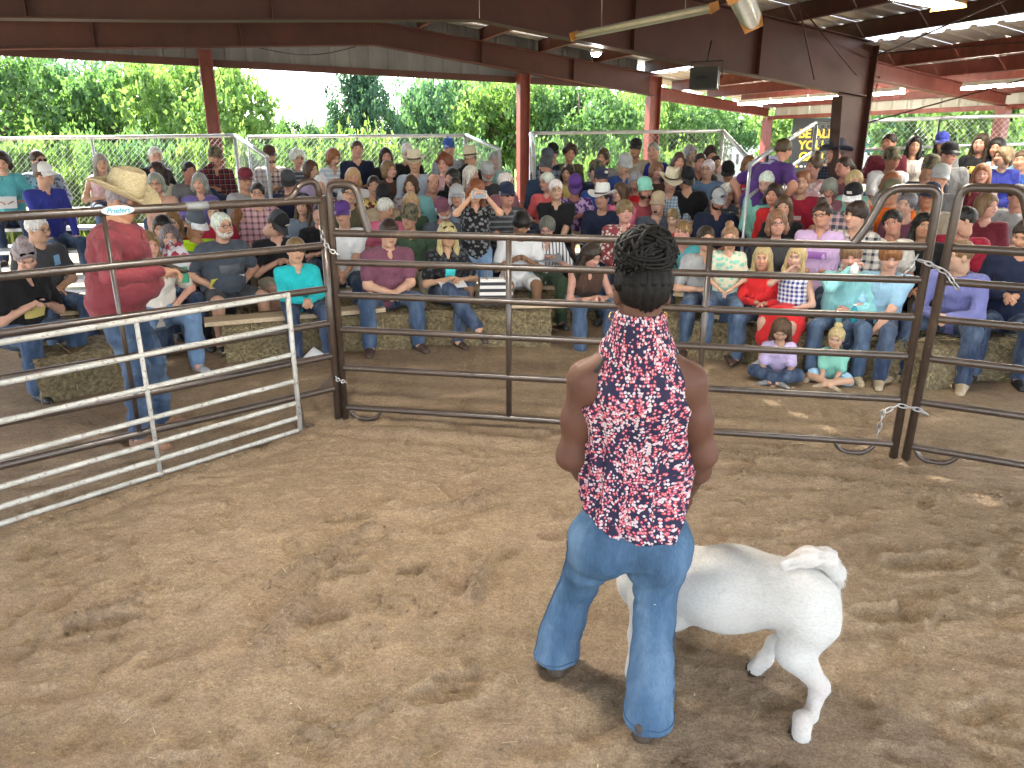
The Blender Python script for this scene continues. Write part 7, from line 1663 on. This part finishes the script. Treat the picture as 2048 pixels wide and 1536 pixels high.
for k in range(1500):
    i_ = RNG.integers(0, 4); w_ = RNG.random(); c0 = tp[i_] * (1 - w_) + tp[i_ + 1] * w_; rr = tr_[i_] * (1 - w_) + tr_[i_ + 1] * w_; d = tp[i_ + 1] - tp[i_]; d = d / np.linalg.norm(d)
    n_ = np.cross(d, RNG.normal(0, 1, 3)); n_ /= np.linalg.norm(n_); p = c0 + n_ * rr * .95; L = RNG.uniform(.016, .034); e1 = p + d * L + n_ * L * .34 + RNG.normal(0, .003, 3); sd = np.cross(d, n_) * .0016
    m.add([p - sd, p + sd, e1], [(0, 1, 2)])
m.build('tail', 'white_fur', sheep)
for Hh, dx in ((H1, -.02), (H2, -.03), (F1, -.015), (F2, -.015)):
    for e in (-1, 1): MB().lathe([(0, 0), (.019, 0), (.017, .022), (.012, .034), (0, .036)], 10, (Hh[0] + dx - gb[0], Hh[1] - .015 + e * .016 - gb[1], .001), 1.35, .8).build('hoof', 'leather', sheep, None, (.035, .028, .022))
for e in (-1, 1): MB().lathe([(0, .011), (.007, .009), (.011, 0), (.007, -.009), (0, -.011)], 10, tuple(hd_ + np.array((e * .054, .05, .012)) - gb)).build('eye', 'glass_dark', sheep)

# ---- man in the straw hat, facing right behind the left panel
hd = at(247, 402, 4.83); z0 = 0.
sM = 1.06; hipz = .86
H1_ = at(322, 545, 4.56); H2_ = at(316, 540, 4.72)
o, inf = person(hd, R(-82), hd[2] - hipz, hipz, lod=0, sex='m', s=sM, w=1.34, belly=.10, skin='2', hair='buzz g', hat=None, top='shirt brick', bot='denim', pose={1: H1_, -1: H2_}, lean=.20, legs='stand', foot=-hipz, hp=.45, hy=-.12, glasses='clear', shoes=None,
                label='large man in a straw cowboy hat and brick red shirt looking at his hands', extra={'feet': (np.array((-2.52, 4.98, .0)), np.array((-2.50, 4.63, .0))), 'h': .013})
hm = inf['hm4'] @ Matrix.Translation((0, -.012, .062)) @ Matrix.Rotation(.0, 4, 'X') @ Matrix.Scale(1.05, 4)
co = mk('cowboy_hat', COWBOY, 'straw_weave', o, hm, K['straw']); mk('hat_band', BAND, 'leather', co, None, (.40, .30, .15))
inv = inf['wm'].inverted()
for e in (-1, 1):
    a_ = inf['feet'][e]; y = Vector((.95, -.25 if e > 0 else .1, 0)); mk('boot', npmesh('boot', *shoe_np(.010)), 'leather', o, inv @ frame_m(a_ - Vector((0, 0, .070)), y, (0, 0, 1)) @ Matrix.Diagonal((1.15, 1.12, 1.1, 1)), (.22, .115, .065)); MB().lathe([(0, .0), (.056, 0), (.056, .020), (0, .020)], 18, (0, .06, -.004), .95, 2.4).build('sole', 'rubber', o, inv @ frame_m(a_ - Vector((0, 0, .070)), y, (0, 0, 1)))
m = MB(); ring = []; pz = inf['wm'] @ Vector((0, 0, 0))
shm = [c for c in o.children if c.name.split('.')[0] == 'trousers'][0]
bvt = BVHTree.FromPolygons([x.co for x in shm.data.vertices], [p.vertices for p in shm.data.polygons]); zb = max(x.co.z for x in shm.data.vertices) - .085
for k in range(28):
    a = 2 * math.pi * k / 28; d = Vector((math.cos(a), math.sin(a), 0)); h_ = bvt.ray_cast(Vector((0, .02, zb)) + d * .6, -d)
    ring.append((h_[0] if h_[0] else Vector((0, 0, zb)) + d * .2) + d * .006)
MB().tube(ring, .017, 6, False, True).build('belt', 'leather', o, None, (.09, .045, .03))
ph_ = (Vector(H1_) + Vector(H2_)) / 2 + Vector((.10, 0, .02)); e_ = empty('phone', ph_); MB().box((0, 0, 0), (.15, .076, .010), Matrix.Rotation(.35, 4, 'Y')).build('case', 'black_box', e_); MB().box((0, 0, .0065), (.135, .068, .002), Matrix.Rotation(.35, 4, 'Y')).build('screen', 'glass_dark', e_); tag(e_, 'black phone in the hands of the man in the straw hat', 'phone')
